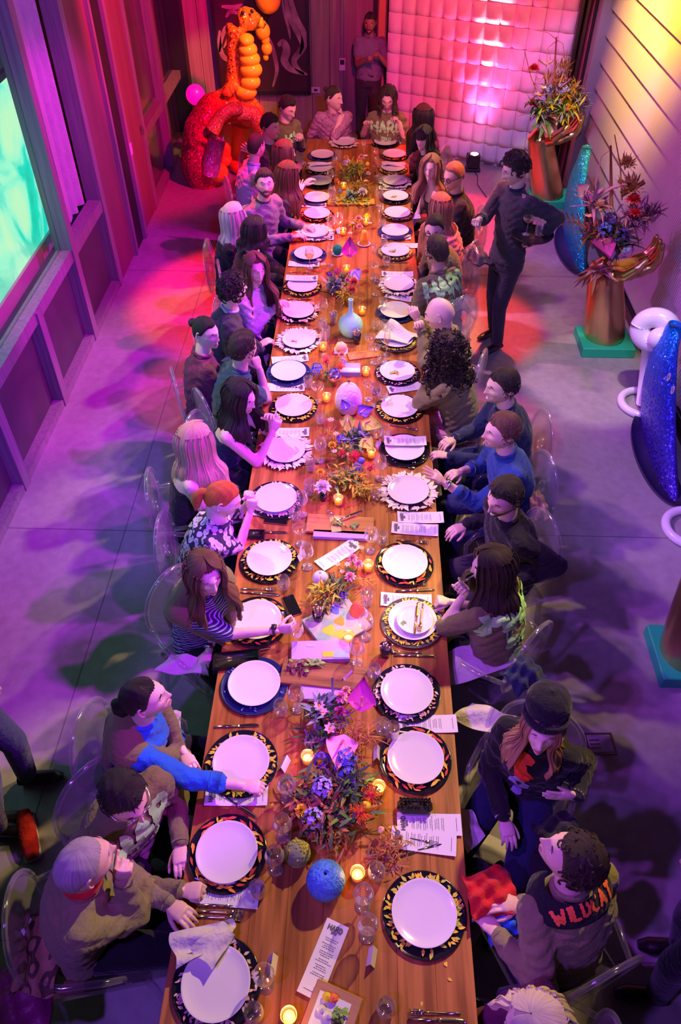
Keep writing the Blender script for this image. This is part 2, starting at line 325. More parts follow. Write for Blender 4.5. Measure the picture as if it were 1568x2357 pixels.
# painting
a = PY(497, 100, YB-.05); bq = PY(713, 215, YB-.05); px0, px1, pz0 = a[0], bq[0], bq[2]
pm = mat('painting_ground', (.030, .018, .022), .4, noise=((2, 2, 2), (.07, .03, .035), .2))
pt = empty('painting', ((px0+px1)/2, YB, pz0), 'large dark painting of pale swirling ribbons on the back wall', 'painting')
W_, H_ = px1-px0, 2.4
ob('canvas', MB().box((0, -.03, H_/2), (W_-.04, .03, H_-.04)), pm, pt, smooth=False)
rbm = mat('painted_ribbon', (.62, .42, .38), .5, noise=((5, 5, 5), (.16, .08, .09), .2))
def ribbon(pts, w_):
    q = np.array([PY(x, y, YB-.05) for x, y in pts])-[(px0+px1)/2, YB, pz0]; t = np.linspace(0, len(q)-1, len(q)*6); k = np.clip(t.astype(int), 0, len(q)-2); f_ = t-k; f_ = f_*f_*(3-2*f_)*.5+f_*.5; C_ = q[k]+(q[k+1]-q[k])*f_[:, None]
    for _ in range(4): C_[1:-1] = (C_[:-2]+C_[2:])/2
    d = np.gradient(C_, axis=0); d /= np.linalg.norm(d, axis=1)[:, None]; nn = np.stack([-d[:, 2], d[:, 0]*0, d[:, 0]], 1); ww = w_*np.sin(pi*np.linspace(.08, .95, len(C_)))**.7
    C_[:, 1] = -.048; ob('painted_ribbon', MB().grid(np.stack([C_-nn*ww[:, None], C_+nn*ww[:, None]], 1)), rbm, pt, smooth=False)['kind'] = 'stuff'
for pts, w_ in (([(652, -60), (656, 0), (668, 45), (690, 85), (697, 105), (690, 125)], .035), ([(662, -60), (668, 0), (684, 50), (702, 80), (700, 110), (672, 140), (690, 165), (708, 172)], .045), ([(640, 105), (652, 95), (662, 115), (652, 140), (668, 160), (700, 170)], .055), ([(650, -40), (652, 20), (666, 70), (668, 90)], .02), ([(505, 120), (512, 80), (522, 60), (528, 85), (515, 110)], .03), ([(506, 70), (504, 100), (512, 130), (528, 140), (540, 150)], .035), ([(510, 15), (540, 18), (560, 10)], .03), ([(600, 60), (625, 100), (640, 160), (628, 200)], .03), ([(520, 40), (530, 25), (560, 35)], .025)): ribbon(pts, w_)
fr = MB()
for xx in (-W_/2, W_/2): fr.box((xx, -.03, H_/2), (.04, .07, H_+.04))
for zz in (0, H_): fr.box((0, -.03, zz), (W_, .07, .04))
ob('frame', fr, blackm, pt, smooth=False)
# ---- curtain of puffed paper pockets
paper = mat('white_paper', (.82, .8, .82), .75, bump=((20, 20, 20), .25)); paper.node_tree.nodes['Principled BSDF'].inputs['Subsurface Weight'].default_value = 0
cA = np.array([.27, 11.72, 0]); cB = np.array([2.50, 10.70, 0]); cl = np.linalg.norm(cB-cA); cd = (cB-cA)/cl; cn = np.array([cd[1], -cd[0], 0])
ncol, nrow, th = 13, 15, .235; tw = cl/ncol
pc = empty('paper_pocket_curtain', cA, 'tall curtain of puffed white paper squares glowing pink beside the doorway', 'curtain')
ob('backing', MB().add([cA*0-cn*.03, cd*cl-cn*.03, cd*cl-cn*.03+[0, 0, nrow*th], np.array([0, 0, nrow*th])-cn*.03], np.array([[0, 1, 2, 3]])), paper, pc, smooth=False)
u = np.linspace(0, 1, 7); 
protos = []
for k in range(5):
    U, Vv = np.meshgrid(u, u, indexing='ij'); rs = np.random.RandomState(k)
    bulge = (np.sin(pi*U)**.35)*(1-Vv)**.8*np.minimum(1, Vv*9+.0)*(.055+.012*rs.rand())+.012*np.sin(pi*U)*np.sin(pi*Vv)
    sag = -.012*np.sin(pi*U)*(1-Vv)
    G = (U[..., None]*tw*.985)*cd+bulge[..., None]*cn+(Vv*th*.97+sag)[..., None]*np.array([0, 0, 1.])
    protos.append(MB().grid(G[::-1]).mesh('paper_square', [paper]))
for i in range(ncol):
    for j in range(nrow):
        o = link('paper_square', protos[(i*7+j*3) % 5], pc, cd*(i*tw)+np.array([0, 0, .05+j*th])+cn*.002*((i+j) % 3))
pc_rig = None
# uplighter at the foot of the paper curtain
ul = P(1088, 392); t = empty('uplighter', ul, 'small black floor uplighter shining pink up the paper curtain', 'stage light')
bk = mat('black_plastic', (.02, .02, .022), .4)
ob('body', MB().box((0, 0, .13), (.16, .12, .18), bev=.012), bk, t, smooth=False); ob('base', MB().box((0, 0, .02), (.2, .16, .04), bev=.01), bk, t, smooth=False)
ob('lens', MB().lathe([(.0, .225), (.05, .225), (.055, .222), (.055, .2)], seg=16), mat('lamp_lens', (1, .3, .5), .3, emit=(1, .35, .55), es=14), t)
ob('clamp', MB().tube([(-.09, 0, .06), (-.1, 0, .2), (-.09, 0, .24)], .008), bk, t); ob('cable', MB().tube([(0, .0, .02), (.05, -.2, .01), (.02, -.5, .01), (.1, -.9, .01)], .005), bk, t)
lg = spot('uplight', (ul[0], ul[1]-.05, .26), (ul[0]+.05, ul[1]+.45, 2.1), (1, .03, .12), 500, 60, .8, .05); 
lg2 = spot('uplight_core', (ul[0], ul[1]+.02, .26), (ul[0]+.02, ul[1]+.17, 2.0), (1, .50, .60), 500, 20, .6, .03)
# ---- right wall: lapped corrugated boards on a column
lap = mat('ribbed_cladding', (.66, .64, .64), .30, .45, spec=.6)
nt = lap.node_tree; tc = nt.nodes.new('ShaderNodeTexCoord'); wv = nt.nodes.new('ShaderNodeTexWave'); wv.bands_direction = 'Y'; wv.inputs['Scale'].default_value = 9; wv.inputs['Distortion'].default_value = .4; bp = nt.nodes.new('ShaderNodeBump'); bp.inputs['Strength'].default_value = .6; bp.inputs['Distance'].default_value = .01
nt.links.new(tc.outputs['Object'], wv.inputs['Vector']); nt.links.new(wv.outputs['Fac'], bp.inputs['Height']); nt.links.new(bp.outputs[0], nt.nodes['Principled BSDF'].inputs['Normal'])
wr = S(ob('wall_right', MB().box((XR+.16, 6, HT/2), (.1, 14, HT)), mat('right_wall_back', (.35, .33, .35), .6), smooth=False))
edge = mat('cladding_edge', (.75, .72, .72), .4, .3)
zs = [2.055+.272*k for k in range(-7, 11)]
for k, z0 in enumerate(zs):
    y1 = 10.25; V = np.array([[XR+.035, -1, z0], [XR+.035, y1, z0], [XR+.092, y1, z0+.290], [XR+.092, -1, z0+.290], [XR+.095, -1, z0], [XR+.095, y1, z0], [XR+.1, y1, z0+.272], [XR+.1, -1, z0+.272]])
    if z0 < 0: V[:, 2] = np.maximum(V[:, 2], 0)
    b_ = ob('cladding_board', MB().add(V, np.array([[0, 3, 2, 1], [4, 5, 6, 7], [0, 1, 5, 4], [1, 2, 6, 5], [2, 3, 7, 6], [3, 0, 4, 7]])), lap, wr, smooth=False)
S(ob('trim_7', MB().box((XR+.05, 10.36, HT/2), (.22, .22, HT), bev=.01), mat('column_plaster', (.45, .38, .36), .6), smooth=False))
dm = mat('bronze_frame', (.10, .06, .06), .35, .7)
wf = S(empty('window_2', (2.52, 10.55, 0), None, None))
for dx, dy, ww in ((-.0, .08, .05), (.05, -.02, .04), (.13, -.06, .05)): ob('frame', MB().box((dx, dy, HT/2), (ww, ww, HT), bev=.006), dm, wf, smooth=False)
ob('pane', MB().box((.10, .02, HT/2), (.02, .18, HT)), mat('red_lit_strip', (.6, .1, .15), .4), wf, smooth=False)
S(ob('baseboard_right', MB().box((XR+.02, 4.6, .05), (.03, 11.2, .1)), dm, smooth=False))
S(ob('ceiling', MB().box((-.4, 6, HT+.55), (8.4, 16, .1)), mat('dark_ceiling', (.08, .07, .08), .8), smooth=False))
# ================================================================ people kit
def sstep(x, a, b):
    t = np.clip((x-a)/(b-a), 0, 1); return t*t*(3-2*t)
def remesh(mb, vox, smooth=3, fac=.6, dec=None):
    me = mb.mesh('tmp'); o = bpy.data.objects.new('tmp', me); COL.objects.link(o)
    m = o.modifiers.new('r', 'REMESH'); m.mode = 'VOXEL'; m.voxel_size = vox
    if smooth: s = o.modifiers.new('s', 'SMOOTH'); s.factor = fac; s.iterations = smooth
    if dec: d = o.modifiers.new('d', 'DECIMATE'); d.ratio = dec
    dg = bpy.context.evaluated_depsgraph_get(); ev = o.evaluated_get(dg).to_mesh()
    V = np.empty(len(ev.vertices)*3, np.float32); ev.vertices.foreach_get('co', V); lt = np.empty(len(ev.polygons), np.int32); ev.polygons.foreach_get('loop_total', lt)
    li = np.empty(len(ev.loops), np.int32); ev.loops.foreach_get('vertex_index', li); N = np.empty(len(ev.vertices)*3, np.float32); ev.vertices.foreach_get('normal', N)
    out = MB(); V = V.reshape(-1, 3).astype(float); st = np.concatenate([[0], np.cumsum(lt)[:-1]])
    out.V.append(V); out.n = len(V); out.N = N.reshape(-1, 3)
    for k in (3, 4):
        w_ = np.where(lt == k)[0]
        if len(w_): out.F.append(li[st[w_][:, None]+np.arange(k)]); out.M.append(np.zeros(len(w_), int))
    bpy.data.objects.remove(o); bpy.data.meshes.remove(me); return out
# ---- head (x forward, y left, z up, origin between the ears)
NU, NT = 64, 50
def head_grid(w=1., jaw=1., nose=1.):
    u = np.arange(NU)*2*pi/NU; ph = u-.5*np.sin(u); th = np.linspace(.03, pi-.03, NT)
    dx = np.sin(th)[:, None]*np.cos(ph); dy = np.sin(th)[:, None]*np.sin(ph); dz = np.cos(th)[:, None]*np.ones(NU)
    x, y, z = .100*dx, .077*dy, .120*dz
    bk = x < 0; x = np.where(bk, x*1.06, x)
    lo = sstep(-z, .03, .11); x = np.where(bk, x*(1-.50*lo), x)
    fr = sstep(x, 0, .05)
    y = y*(1-.30*jaw*sstep(-z, .03, .12)*(.5+.5*fr))*w
    x = x+fr*.030*sstep(-z, .04, .09)*np.exp(-(y/.045)**2)
    x = x+fr*(-.006)*sstep(z, .03, .09)
    g = lambda a, b: np.exp(-(a/b)**2)
    x = x+fr*(.024*nose*g(y, .0125)*g(z+.024, .014)+.013*nose*g(y, .010)*g(z-.002, .024)+.006*g(abs(y)-.012, .007)*g(z+.028, .007))
    x = x+fr*.007*g(z-.033, .009)*g(y, .045)
    x = x-fr*.013*g(abs(y)-.030, .015)*g(z-.012, .012)
    x = x+fr*(.007*g(y, .022)*g(z+.056, .005)+.008*g(y, .018)*g(z+.069, .006)-.004*g(y, .02)*g(z+.0625, .003)-.004*g(y, .03)*g(z+.083, .008)+.007*g(y, .02)*g(z+.100, .012))
    y = y+np.sign(y)*fr*.004*g(z+.015, .018)*g(abs(y)-.055, .02)
    return np.stack([x, y, z], -1)
def head_mb(female=False, beard=False, w=1., closed=.35, smile=0.):
    """material slots: 0 skin 1 eye white 2 iris 3 lips 4 brow/beard hair"""
    G = head_grid(w*(.95 if female else 1.), 1.15 if female else .75, .85 if female else 1.05)
    m = MB(); V = G; fc = (V[:-1]+V[1:])/2; fc = (fc+np.roll(fc, -1, 1))/2
    x, y, z = fc[..., 0], fc[..., 1], fc[..., 2]; mi = np.zeros(x.shape, int)
    lip = (x > .05) & (abs(y) < .023) & (abs(z+.0625-smile*.006*(abs(y)/.02)) < .0085*(1-(abs(y)/.026)**2)); mi[lip] = 3
    if smile > .5: mi[lip & (abs(z+.062) < .0028) & (abs(y) < .014)] = 1
    if beard:
        bd = (((z < -.030-.018*sstep(x, .03, .07)) & (x > -.012) & (z > -.128)) | ((abs(y) < .026) & (z < -.038) & (x > .05))) & (mi == 0); mi[bd] = 5
    m.loft(G[::-1], 0); 
    i0 = len(m.M)-3; m.M[i0] = mi[::-1].ravel()
    for s in (-1, 1):
        e = np.array([.0735, s*.0305*w, .012])
        m.ell(e, .0125, seg=14, rings=8, mi=1); m.ell(e+[.0062, 0, -.001], (.0072, .0062, .0062), seg=10, rings=6, mi=2)
        # lids
        a = np.linspace(-1.25, 1.25, 9); r = .0142
        for sg, t1 in ((1, closed), (-1, .15)):
            tt = np.linspace(1.5, .75-sg*0-t1*1.0 if sg > 0 else 1.0, 5)
            L = np.array([[[r*math.cos(t)*math.cos(b), r*math.cos(t)*math.sin(b)*1.05, sg*r*math.sin(t)] for b in a] for t in tt])+e
            m.grid(L if sg < 0 else L[::-1], mi=0)
        b = np.linspace(-.016, .018, 6); m.tube([(.0905-.0-abs(k)*.35*(k*s > 0)-abs(k)*.12, s*.031+k, .034+.004*math.cos(k*90)-(.003 if abs(k) > .015 else 0)) for k in b], [.0015, .003, .0035, .003, .0025, .0012], 6, 4)
        # ear
        t = np.linspace(-2.2, 2.0, 9); pts = [(-.010-.014*math.cos(q)*1.0, s*(.073+.006*(math.cos(q) > -.3))*w, .002+.030*math.sin(q)) for q in t]
        m.tube(pts, [.003, .005, .006, .006, .006, .006, .006, .006, .004], 7, 0); m.ell((-.008, s*.072*w, -.002), (.013, .006, .024), seg=10, rings=6, mi=0)
    return m
# ---- hands (wrist at origin, fingers +x, palm faces -z, thumb on +y = left hand palm down ... mirrored for the other)
def hand_mb(pose):
    c = {'relaxed': (.35, .45, .3), 'open': (.06, .08, .05), 'grip': (.75, .95, .5), 'fist': (1.25, 1.5, .9), 'point': (.5, .7, .4), 'flat': (.0, .05, .0)}[pose]
    m = MB(); m.tube([(-.02, 0, 0), (.01, 0, 0), (.045, .002, 0), (.078, .002, -.001), (.092, .002, -.002)], [.024, .028, .038, .040, .034], 14, flat=.42, up=(0, 0, 1))
    L = (.040, .028, .022)
    for k, (y, sc, sp) in enumerate(((.029, .93, .10), (.010, 1.05, .03), (-.010, .98, -.04), (-.028, .78, -.12))):
        p = np.array([.084-.004*abs(k-1.2), y, 0.]); a = .1*k*(pose == 'relaxed'); sp = sp*(2.2 if pose == 'open' else 1)
        cu = [v*(1+.12*k) for v in c]; 
        if pose == 'point' and k == 0: cu = [.1, .15, .1]
        m.cap(p-[.03, 0, 0], .0105, p, .0098, 8); ang = 0
        for j in range(3):
            ang += cu[j]; q = p+np.array([math.cos(ang)*math.cos(sp), math.cos(ang)*math.sin(sp), -math.sin(ang)])*L[j]*sc
            m.cap(p, (.0094, .0086, .0078)[j], q, (.0088, .0079, .0066)[j], 8); p = q
    tb = {'relaxed': (.5, -.35), 'open': (.9, -.2), 'grip': (.25, -.8), 'fist': (.1, -.9), 'point': (.3, -.7), 'flat': (.35, -.1)}[pose]
    p = np.array([.022, .022, -.006]); d = unit([math.cos(tb[0])*math.cos(tb[1]), math.sin(tb[0])+.25, math.sin(tb[1])])
    for ln, r0, r1 in ((.040, .0145, .0115), (.031, .0112, .0100), (.024, .0100, .0078)):
        q = p+d*ln; m.cap(p, r0, q, r1, 8); p = q; d = unit(d+np.array([.25, -.22 if tb[0] < .6 else -.05, -.12]))
    return remesh(m, .0042, 2, .5)
HANDS = {}
def get_hand(pose):
    if pose not in HANDS: HANDS[pose] = hand_mb(pose)
    return HANDS[pose]
HEADS = {}
# ---- materials of people
SKIN = {k: mat('skin_'+k, c, .48, noise=((30, 30, 30), tuple(v*.9 for v in c), .25), spec=.4) for k, c in dict(light=(.78, .52, .42), fair=(.85, .62, .52), tan=(.62, .38, .26), deep=(.30, .16, .10)).items()}
LIPS = mat('lips', (.50, .22, .20), .45); STUB = mat('stubble', (.11, .065, .05), .7); EYEW = mat('eye_white', (.85, .82, .8), .2); IRIS = mat('eye_iris', (.06, .035, .02), .15)
def hairm(name, c, c2=None):
    m = mat('hair_'+name, c, .48, noise=((1, 1, 1), c2 or tuple(min(1, v*1.9+.01) for v in c), .16), bump=((1.6, 1.6, 1.6), .7), spec=.4); nt = m.node_tree; at = nt.nodes.new('ShaderNodeAttribute'); at.attribute_name = 'strand'
    for n in nt.nodes:
        if n.type == 'MAPPING': nt.links.new(at.outputs['Vector'], n.inputs[0])
    return m
def strand(o, r0, Hd, HR):
    me = o.data; V = np.empty(len(me.vertices)*3, np.float32); me.vertices.foreach_get('co', V); q = (V.reshape(-1, 3)+r0-Hd)@HR; az = np.arctan2(q[:, 1], q[:, 0])
    at = me.attributes.new('strand', 'FLOAT_VECTOR', 'POINT'); at.data.foreach_set('vector', np.stack([np.cos(az)*34, np.sin(az)*34, q[:, 2]*9], -1).astype(np.float32).ravel())
HAIR = dict(black=hairm('black', (.010, .007, .008)), dark=hairm('dark', (.022, .013, .010)), brown=hairm('brown', (.10, .045, .025)), lbrown=hairm('light_brown', (.27, .14, .075)),
            blonde=hairm('blonde', (.52, .34, .18), (.75, .56, .36)), pale=hairm('pale_blonde', (.66, .54, .38), (.85, .75, .6)), red=hairm('copper', (.50, .10, .022), (.72, .22, .05)), grey=hairm('grey', (.36, .33, .33), (.6, .57, .57)))
OLIVE = cloth('olive_jersey', (.20, .18, .075)); PRINT = mat('green_print', (.38, .85, .28), .6)
CL = {k: cloth('cloth_'+k, c) for k, c in dict(black=(.012, .012, .016), navy=(.016, .028, .075), blue=(.02, .16, .62), midblue=(.02, .07, .26), teal=(.03, .10, .13), plum=(.16, .03, .075), white=(.68, .66, .74), pale=(.42, .50, .66), grey=(.20, .19, .26), char=(.05, .045, .055), jean=(.04, .06, .14), blush=(.60, .34, .34), red=(.62, .02, .02), oliv2=(.25, .225, .11)).items()}
CL['olive'] = OLIVE
def pattern(name, base, spots, sc, k=.45):
    m = mat(name, base, .8); nt = m.node_tree; tc = nt.nodes.new('ShaderNodeTexCoord'); v = nt.nodes.new('ShaderNodeTexVoronoi'); v.inputs['Scale'].default_value = sc; r = nt.nodes.new('ShaderNodeValToRGB'); r.color_ramp.interpolation = 'CONSTANT'
    e = r.color_ramp.elements; e[0].color = (*spots[0], 1); e[0].position = 0; e[1].color = (*base, 1); e[1].position = k+.14
    for p, c in zip((.18, .24, .45), (spots[1], spots[0], spots[0])): x = e.new(p); x.color = (*c, 1)
    nt.links.new(tc.outputs['Object'], v.inputs['Vector']); nt.links.new(v.outputs['Distance'], r.inputs[0]); nt.links.new(r.outputs[0], nt.nodes['Principled BSDF'].inputs['Base Color']); return m
CL['rings'] = pattern('ring_print', (.02, .015, .05), ((.62, .58, .66), (.10, .07, .2)), 26, .40); CL['floral'] = pattern('floral_print', (.60, .50, .58), ((.75, .25, .32), (.7, .08, .12)), 22, .2); CL['shell'] = pattern('shell_print', (.10, .06, .14), ((.45, .2, .3), (.2, .3, .4)), 30, .22)
def stripes(name, a, b, sc):
    m = mat(name, a, .8); nt = m.node_tree; tc = nt.nodes.new('ShaderNodeTexCoord'); v = nt.nodes.new('ShaderNodeTexWave'); v.bands_direction = 'Z'; v.inputs['Scale'].default_value = sc; v.inputs['Distortion'].default_value = .6; r = nt.nodes.new('ShaderNodeValToRGB'); r.color_ramp.interpolation = 'CONSTANT'
    e = r.color_ramp.elements; e[0].color = (*a, 1); e[1].color = (*b, 1); e[1].position = .72; nt.links.new(tc.outputs['Object'], v.inputs['Vector']); nt.links.new(v.outputs['Fac'], r.inputs[0]); nt.links.new(r.outputs[0], nt.nodes['Principled BSDF'].inputs['Base Color']); return m
CL['stripe'] = stripes('navy_stripe', (.02, .025, .10), (.45, .45, .62), 18)
LEATH = mat('shoe_leather', (.015, .012, .012), .3); GOLDJ = mat('gold_trinket', (.8, .6, .25), .25, 1); SPEC = mat('spectacle_frame', (.02, .02, .03), .25); METALC = mat('steel_trinket', (.7, .7, .75), .25, 1)
# ---- print by strokes on a surface
GL = {'H': [[(0, 1), (0, 0)], [(.6, 1), (.6, 0)], [(0, .5), (.6, .5)]], 'A': [[(0, 0), (.3, 1), (.6, 0)], [(.12, .38), (.48, .38)]], 'R': [[(0, 0), (0, 1), (.45, .95), (.5, .7), (.4, .5), (0, .48)], [(.25, .48), (.6, 0)]],
      'B': [[(0, 0), (0, 1), (.42, .93), (.42, .6), (0, .52), (.5, .42), (.5, .1), (0, 0)]], 'O': [[(.3, 1), (.02, .7), (.02, .3), (.3, 0), (.58, .3), (.58, .7), (.3, 1)]], 'D': [[(0, 0), (0, 1), (.4, .85), (.55, .5), (.4, .12), (0, 0)]],
      'W': [[(0, 1), (.18, 0), (.35, .6), (.52, 0), (.7, 1)]], 'I': [[(.15, 1), (.15, 0)]], 'L': [[(0, 1), (0, 0), (.5, 0)]], 'C': [[(.55, .85), (.3, 1), (.05, .75), (.05, .25), (.3, 0), (.55, .15)]], 'T': [[(0, 1), (.6, 1)], [(.3, 1), (.3, 0)]],
      'E': [[(.5, 1), (0, 1), (0, 0), (.5, 0)], [(0, .5), (.4, .5)]], 'S': [[(.5, .9), (.2, 1), (.05, .75), (.5, .3), (.35, 0), (0, .1)]], 'K': [[(0, 1), (0, 0)], [(.5, 1), (.02, .5), (.55, 0)]], 'M': [[(0, 0), (0, 1), (.35, .4), (.7, 1), (.7, 0)]], 'P': [[(0, 0), (0, 1), (.5, .85), (.45, .55), (0, .5)]],
      '~': [[(.1, .9), (.25, .1), (.55, .1), (.45, .9), (.1, .9)], [(.3, .3), (.32, .8)]], 'v': [[(.2, .9), (.15, .4), (.05, .05), (.55, .05), (.5, .4), (.42, .95)], [(.3, .2), (.32, .85)]]}
def strokes(text, h, wd, gap=.22, drip=0, rs=None):
    """flat text as [(polyline[n,2], widths)] starting at x=0"""
    out = []; x = 0
    for ch in text:
        if ch == ' ': x += .4*h; continue
        for st in GL[ch]:
            p = np.array(st, float)*h; p[:, 0] += x; seg = []
            for a, b in zip(p[:-1], p[1:]):
                n = max(2, int(np.linalg.norm(b-a)/(wd*.3))); seg += [a+(b-a)*t for t in np.linspace(0, 1, n, endpoint=False)]
            seg.append(p[-1]); out.append((np.array(seg), wd))
            if drip and rs.rand() < drip:
                q = p[np.argmin(p[:, 1])]; out.append((np.stack([q, q-[0, h*.12], q-[0, h*(.2+.25*rs.rand())]]), wd*.35))
        x += (max(p_[0] for st in GL[ch] for p_ in st)+gap)*h
    return out, x-gap*h
def print_on(name, surf_mb, lines, origin, right, up, m, parent, off=.0065, reach=.17, rot=0):
    """project strokes on a mesh along -normal; lines=[(text,h,stroke width,y)]"""
    bv = BVHTree.FromPolygons([tuple(v) for v in np.concatenate(surf_mb.V)], [tuple(int(i) for i in f) for F_ in surf_mb.F for f in F_])
    right = unit(right); up = unit(up-right*np.dot(up, right)); nrm = np.cross(right, up); mb = MB(); rs = np.random.RandomState(3); cr, sr = math.cos(rot), math.sin(rot)
    for text, h, wd, y, drip in lines:
        st, tw_ = strokes(text, h, wd, drip=drip, rs=rs)
        for pl, w_ in st:
            d = np.gradient(pl, axis=0); d /= np.linalg.norm(d, axis=1)[:, None]+1e-9; pe = np.stack([-d[:, 1], d[:, 0]], -1)
            ww = w_/2*(np.ones(len(pl))); ww[0] *= .6; ww[-1] *= .6; wob = 1+.18*np.sin(np.arange(len(pl))*1.7+wd*900)
            R = []; miss = [False]*len(pl)
            for k in (-1, -.66, -.33, 0, .33, .66, 1):
                row = []
                for iq, (q, e, w2) in enumerate(zip(pl, pe, ww*wob)):
                    xy = q+e*w2*k-[tw_/2, 0]+[0, y]; xy = [xy[0]*cr-xy[1]*sr, xy[0]*sr+xy[1]*cr]
                    o = origin+right*xy[0]+up*xy[1]+nrm*reach
                    hit = bv.ray_cast(Vector(o), Vector(-nrm), reach*2.2)
                    if hit[0] is None: miss[iq] = True; row.append(o); continue
                    row.append(np.array(hit[0])+np.array(hit[1])*off*(1 if np.dot(hit[1], nrm) > 0 else -1))
                R.append(row)
            R = np.array(R)
            okc = (np.abs(np.diff(R, axis=1)).max((0, 2)) < .05) if len(pl) > 1 else []
            for c0 in range(len(okc)):
                if okc[c0] and not miss[c0] and not miss[c0+1]: mb.grid(R[:, c0:c0+2].transpose(1, 0, 2))
    if mb.n: return ob(name, mb, m, parent, kind='stuff')
# ---- the figure
def frame_of(yaw, pitch=0, roll=0): return rotz(yaw)@roty(pitch)@rotx(roll)
def person(label, head, gaze, body, skin='light', female=False, hair=('short', 'dark'), top=('olive', 'long'), bottom='black', L=None, R=None, hl='relaxed', hr='relaxed', lean=.13, side=0., beard=False,
           glasses=None, closed=.35, smile=0, pr=None, scale=1., standing=None, bare=False, extra=(), group=None, seatz=.55, palmL=None, palmR=None, knees=None, tw=0., tilt=0., legs=True, collar=None, shoes=True, sw=None):
    """head=(x,y,z) centre; gaze=(yaw deg, pitch deg); body=yaw deg; L/R = wrist targets"""
    Hd = np.array(head, float); b = math.radians(body); f = np.array([math.cos(b), math.sin(b), 0]); s = np.array([-f[1], f[0], 0.]); Z = np.array([0, 0, 1.])
    tb = b+math.radians(tw); tf = np.array([math.cos(tb), math.sin(tb), 0]); ts = np.array([-tf[1], tf[0], 0.])
    HR = frame_of(math.radians(gaze[0]), math.radians(gaze[1]), math.radians(tilt)); gf = HR@np.array([1, 0, 0.])
    N = Hd-tf*.045-Z*.165-.0*gf; N = N-s*side*.25
    hz = seatz if standing is None else standing
    hip = N-f*lean-s*side; hip[2] = hz
    up = unit(N-hip)
    root = empty('person', (hip[0], hip[1], 0), label, 'person', group); r0 = np.array([hip[0], hip[1], 0.])
    sh = (sw or (.142 if female else .164))*scale; A1, A2 = .285*scale, .255*scale
    wr = {}; el = {}; shd = {}
    for k, sg, T in (('L', 1, L), ('R', -1, R)):
        S0 = N-up*.075*scale+ts*sg*sh
        if isinstance(T, str): T = Hd+HR@np.array([.105, sg*.055, -.185])
        if T is None: T = S0+f*.26-Z*.42-s*sg*.08 if standing is None else S0-Z*.5+s*sg*.05+f*.05
        T = np.array(T, float); d = T-S0; D = np.linalg.norm(d)
        if D > (A1+A2)*.985: T = S0+d/D*(A1+A2)*.985; D = (A1+A2)*.985
        a = (A1*A1-A2*A2+D*D)/(2*D); h = math.sqrt(max(0, A1*A1-a*a)); dd = (T-S0)/D
        pole = -Z*.9+s*sg*.45-f*.25; pole = unit(pole-dd*pole.dot(dd)); shd[k] = S0; el[k] = S0+dd*a+pole*h; wr[k] = T
    fz = 1 if female else 1.06
    # torso rings
    def torso(infl, t0=0., t1=1., hem=0.):
        prof = [(-.16, .150, .110), (-.08, .168, .128), (.0, .165, .125), (.18, .138 if female else .150, .102), (.36, .142 if female else .160, .105), (.56, .148 if female else .166, .114), (.72, .148 if female else .170, .108), (.83, .132 if female else .152, .090), (.92, .098, .070), (1.0, .064, .058)]
        Lt = np.linalg.norm(N-hip); rows = []
        for t, a, c in prof:
            if t < t0-1e-6 or t > t1+1e-6: continue
            cen = hip+up*(t*Lt)-tf*(.045*math.sin(pi*np.clip(t, 0, 1))*.5)+tf*(.012 if female and .5 < t < .8 else 0)
            k = np.clip(t, 0, 1); sd = unit(s*(1-k)+ts*k); fd = np.cross(sd, up)*1.; ang = np.arange(20)*2*pi/20
            ia = infl if t < .9 else infl*.5
            rows.append(cen+np.outer(np.sin(ang), sd)*(a*fz*scale+ia)+np.outer(np.cos(ang), unit(np.cross(sd, up)))*(c*scale+ia))
        return np.array(rows)
    kn = {}; an = {}
    for k, sg in (('L', 1), ('R', -1)):
        H0 = hip+s*sg*.09
        if standing is None: kk = knees or (.43, .10); kn[k] = H0+f*kk[0]+s*sg*kk[1]*.5-Z*.04; an[k] = kn[k]+f*(.02 if sg > 0 else -.06)-Z*(kn[k][2]-.085)
        else: kn[k] = H0*np.array([1, 1, 0])+Z*(hip[2]*.53)+f*(.04+.05*sg)+s*sg*.01; an[k] = H0*np.array([1, 1, 0])+Z*.085+s*sg*.02+f*(.07*sg-.02)
        if standing is not None: shd_ = 0
    # skin body
    m = MB(); m.loft(torso(0))
    nb = Hd+HR@np.array([-.020, 0, -.075])
    m.cap(N-up*.02, .062*scale, nb, .054*scale, 14)
    for k, sg in (('L', 1), ('R', -1)):
        m.cap(N-up*.075, .058, shd[k], .050 if female else .058, 12); m.cap(shd[k], .048 if female else .056, el[k], .036 if female else .042, 12); m.cap(el[k], .036 if female else .042, wr[k], .0235 if female else .027, 12)
        if legs: m.cap(hip+s*sg*.085, .082, kn[k], .058, 10); m.cap(kn[k], .056, an[k], .038, 10)
    m = remesh(m, .0155, 3, .5)
    # fine hands
    for k, sg, pose, pn in (('L', 1, hl, palmL), ('R', -1, hr, palmR)):
        hm_ = get_hand(pose); x = unit(wr[k]-el[k]); pn = np.array(pn, float) if pn is not None else -Z
        if pn is not None and len(pn) == 6: x = unit(pn[3:]); pn = pn[:3]
        z = -(pn-x*pn.dot(x)); z = unit(z) if np.linalg.norm(z) > .05 else unit(np.cross(x, s)); y = np.cross(z, x)
        # thumb side: left hand palm down -> thumb points right (towards -y)
        V = hm_.V[0]*(.88 if female else .97)*scale; V = V*np.array([1, -1 if sg > 0 else 1, 1]); Rm = np.stack([x, y, z], 1)
        base = m.n; m.V.append(V@Rm.T+wr[k]-x*.004); m.n += len(V)
        for Fq, Mq in zip(hm_.F, hm_.M): m.F.append((Fq[:, ::-1] if sg > 0 else Fq)+base); m.M.append(Mq)
    hk = (female, beard, round(closed, 1), smile)
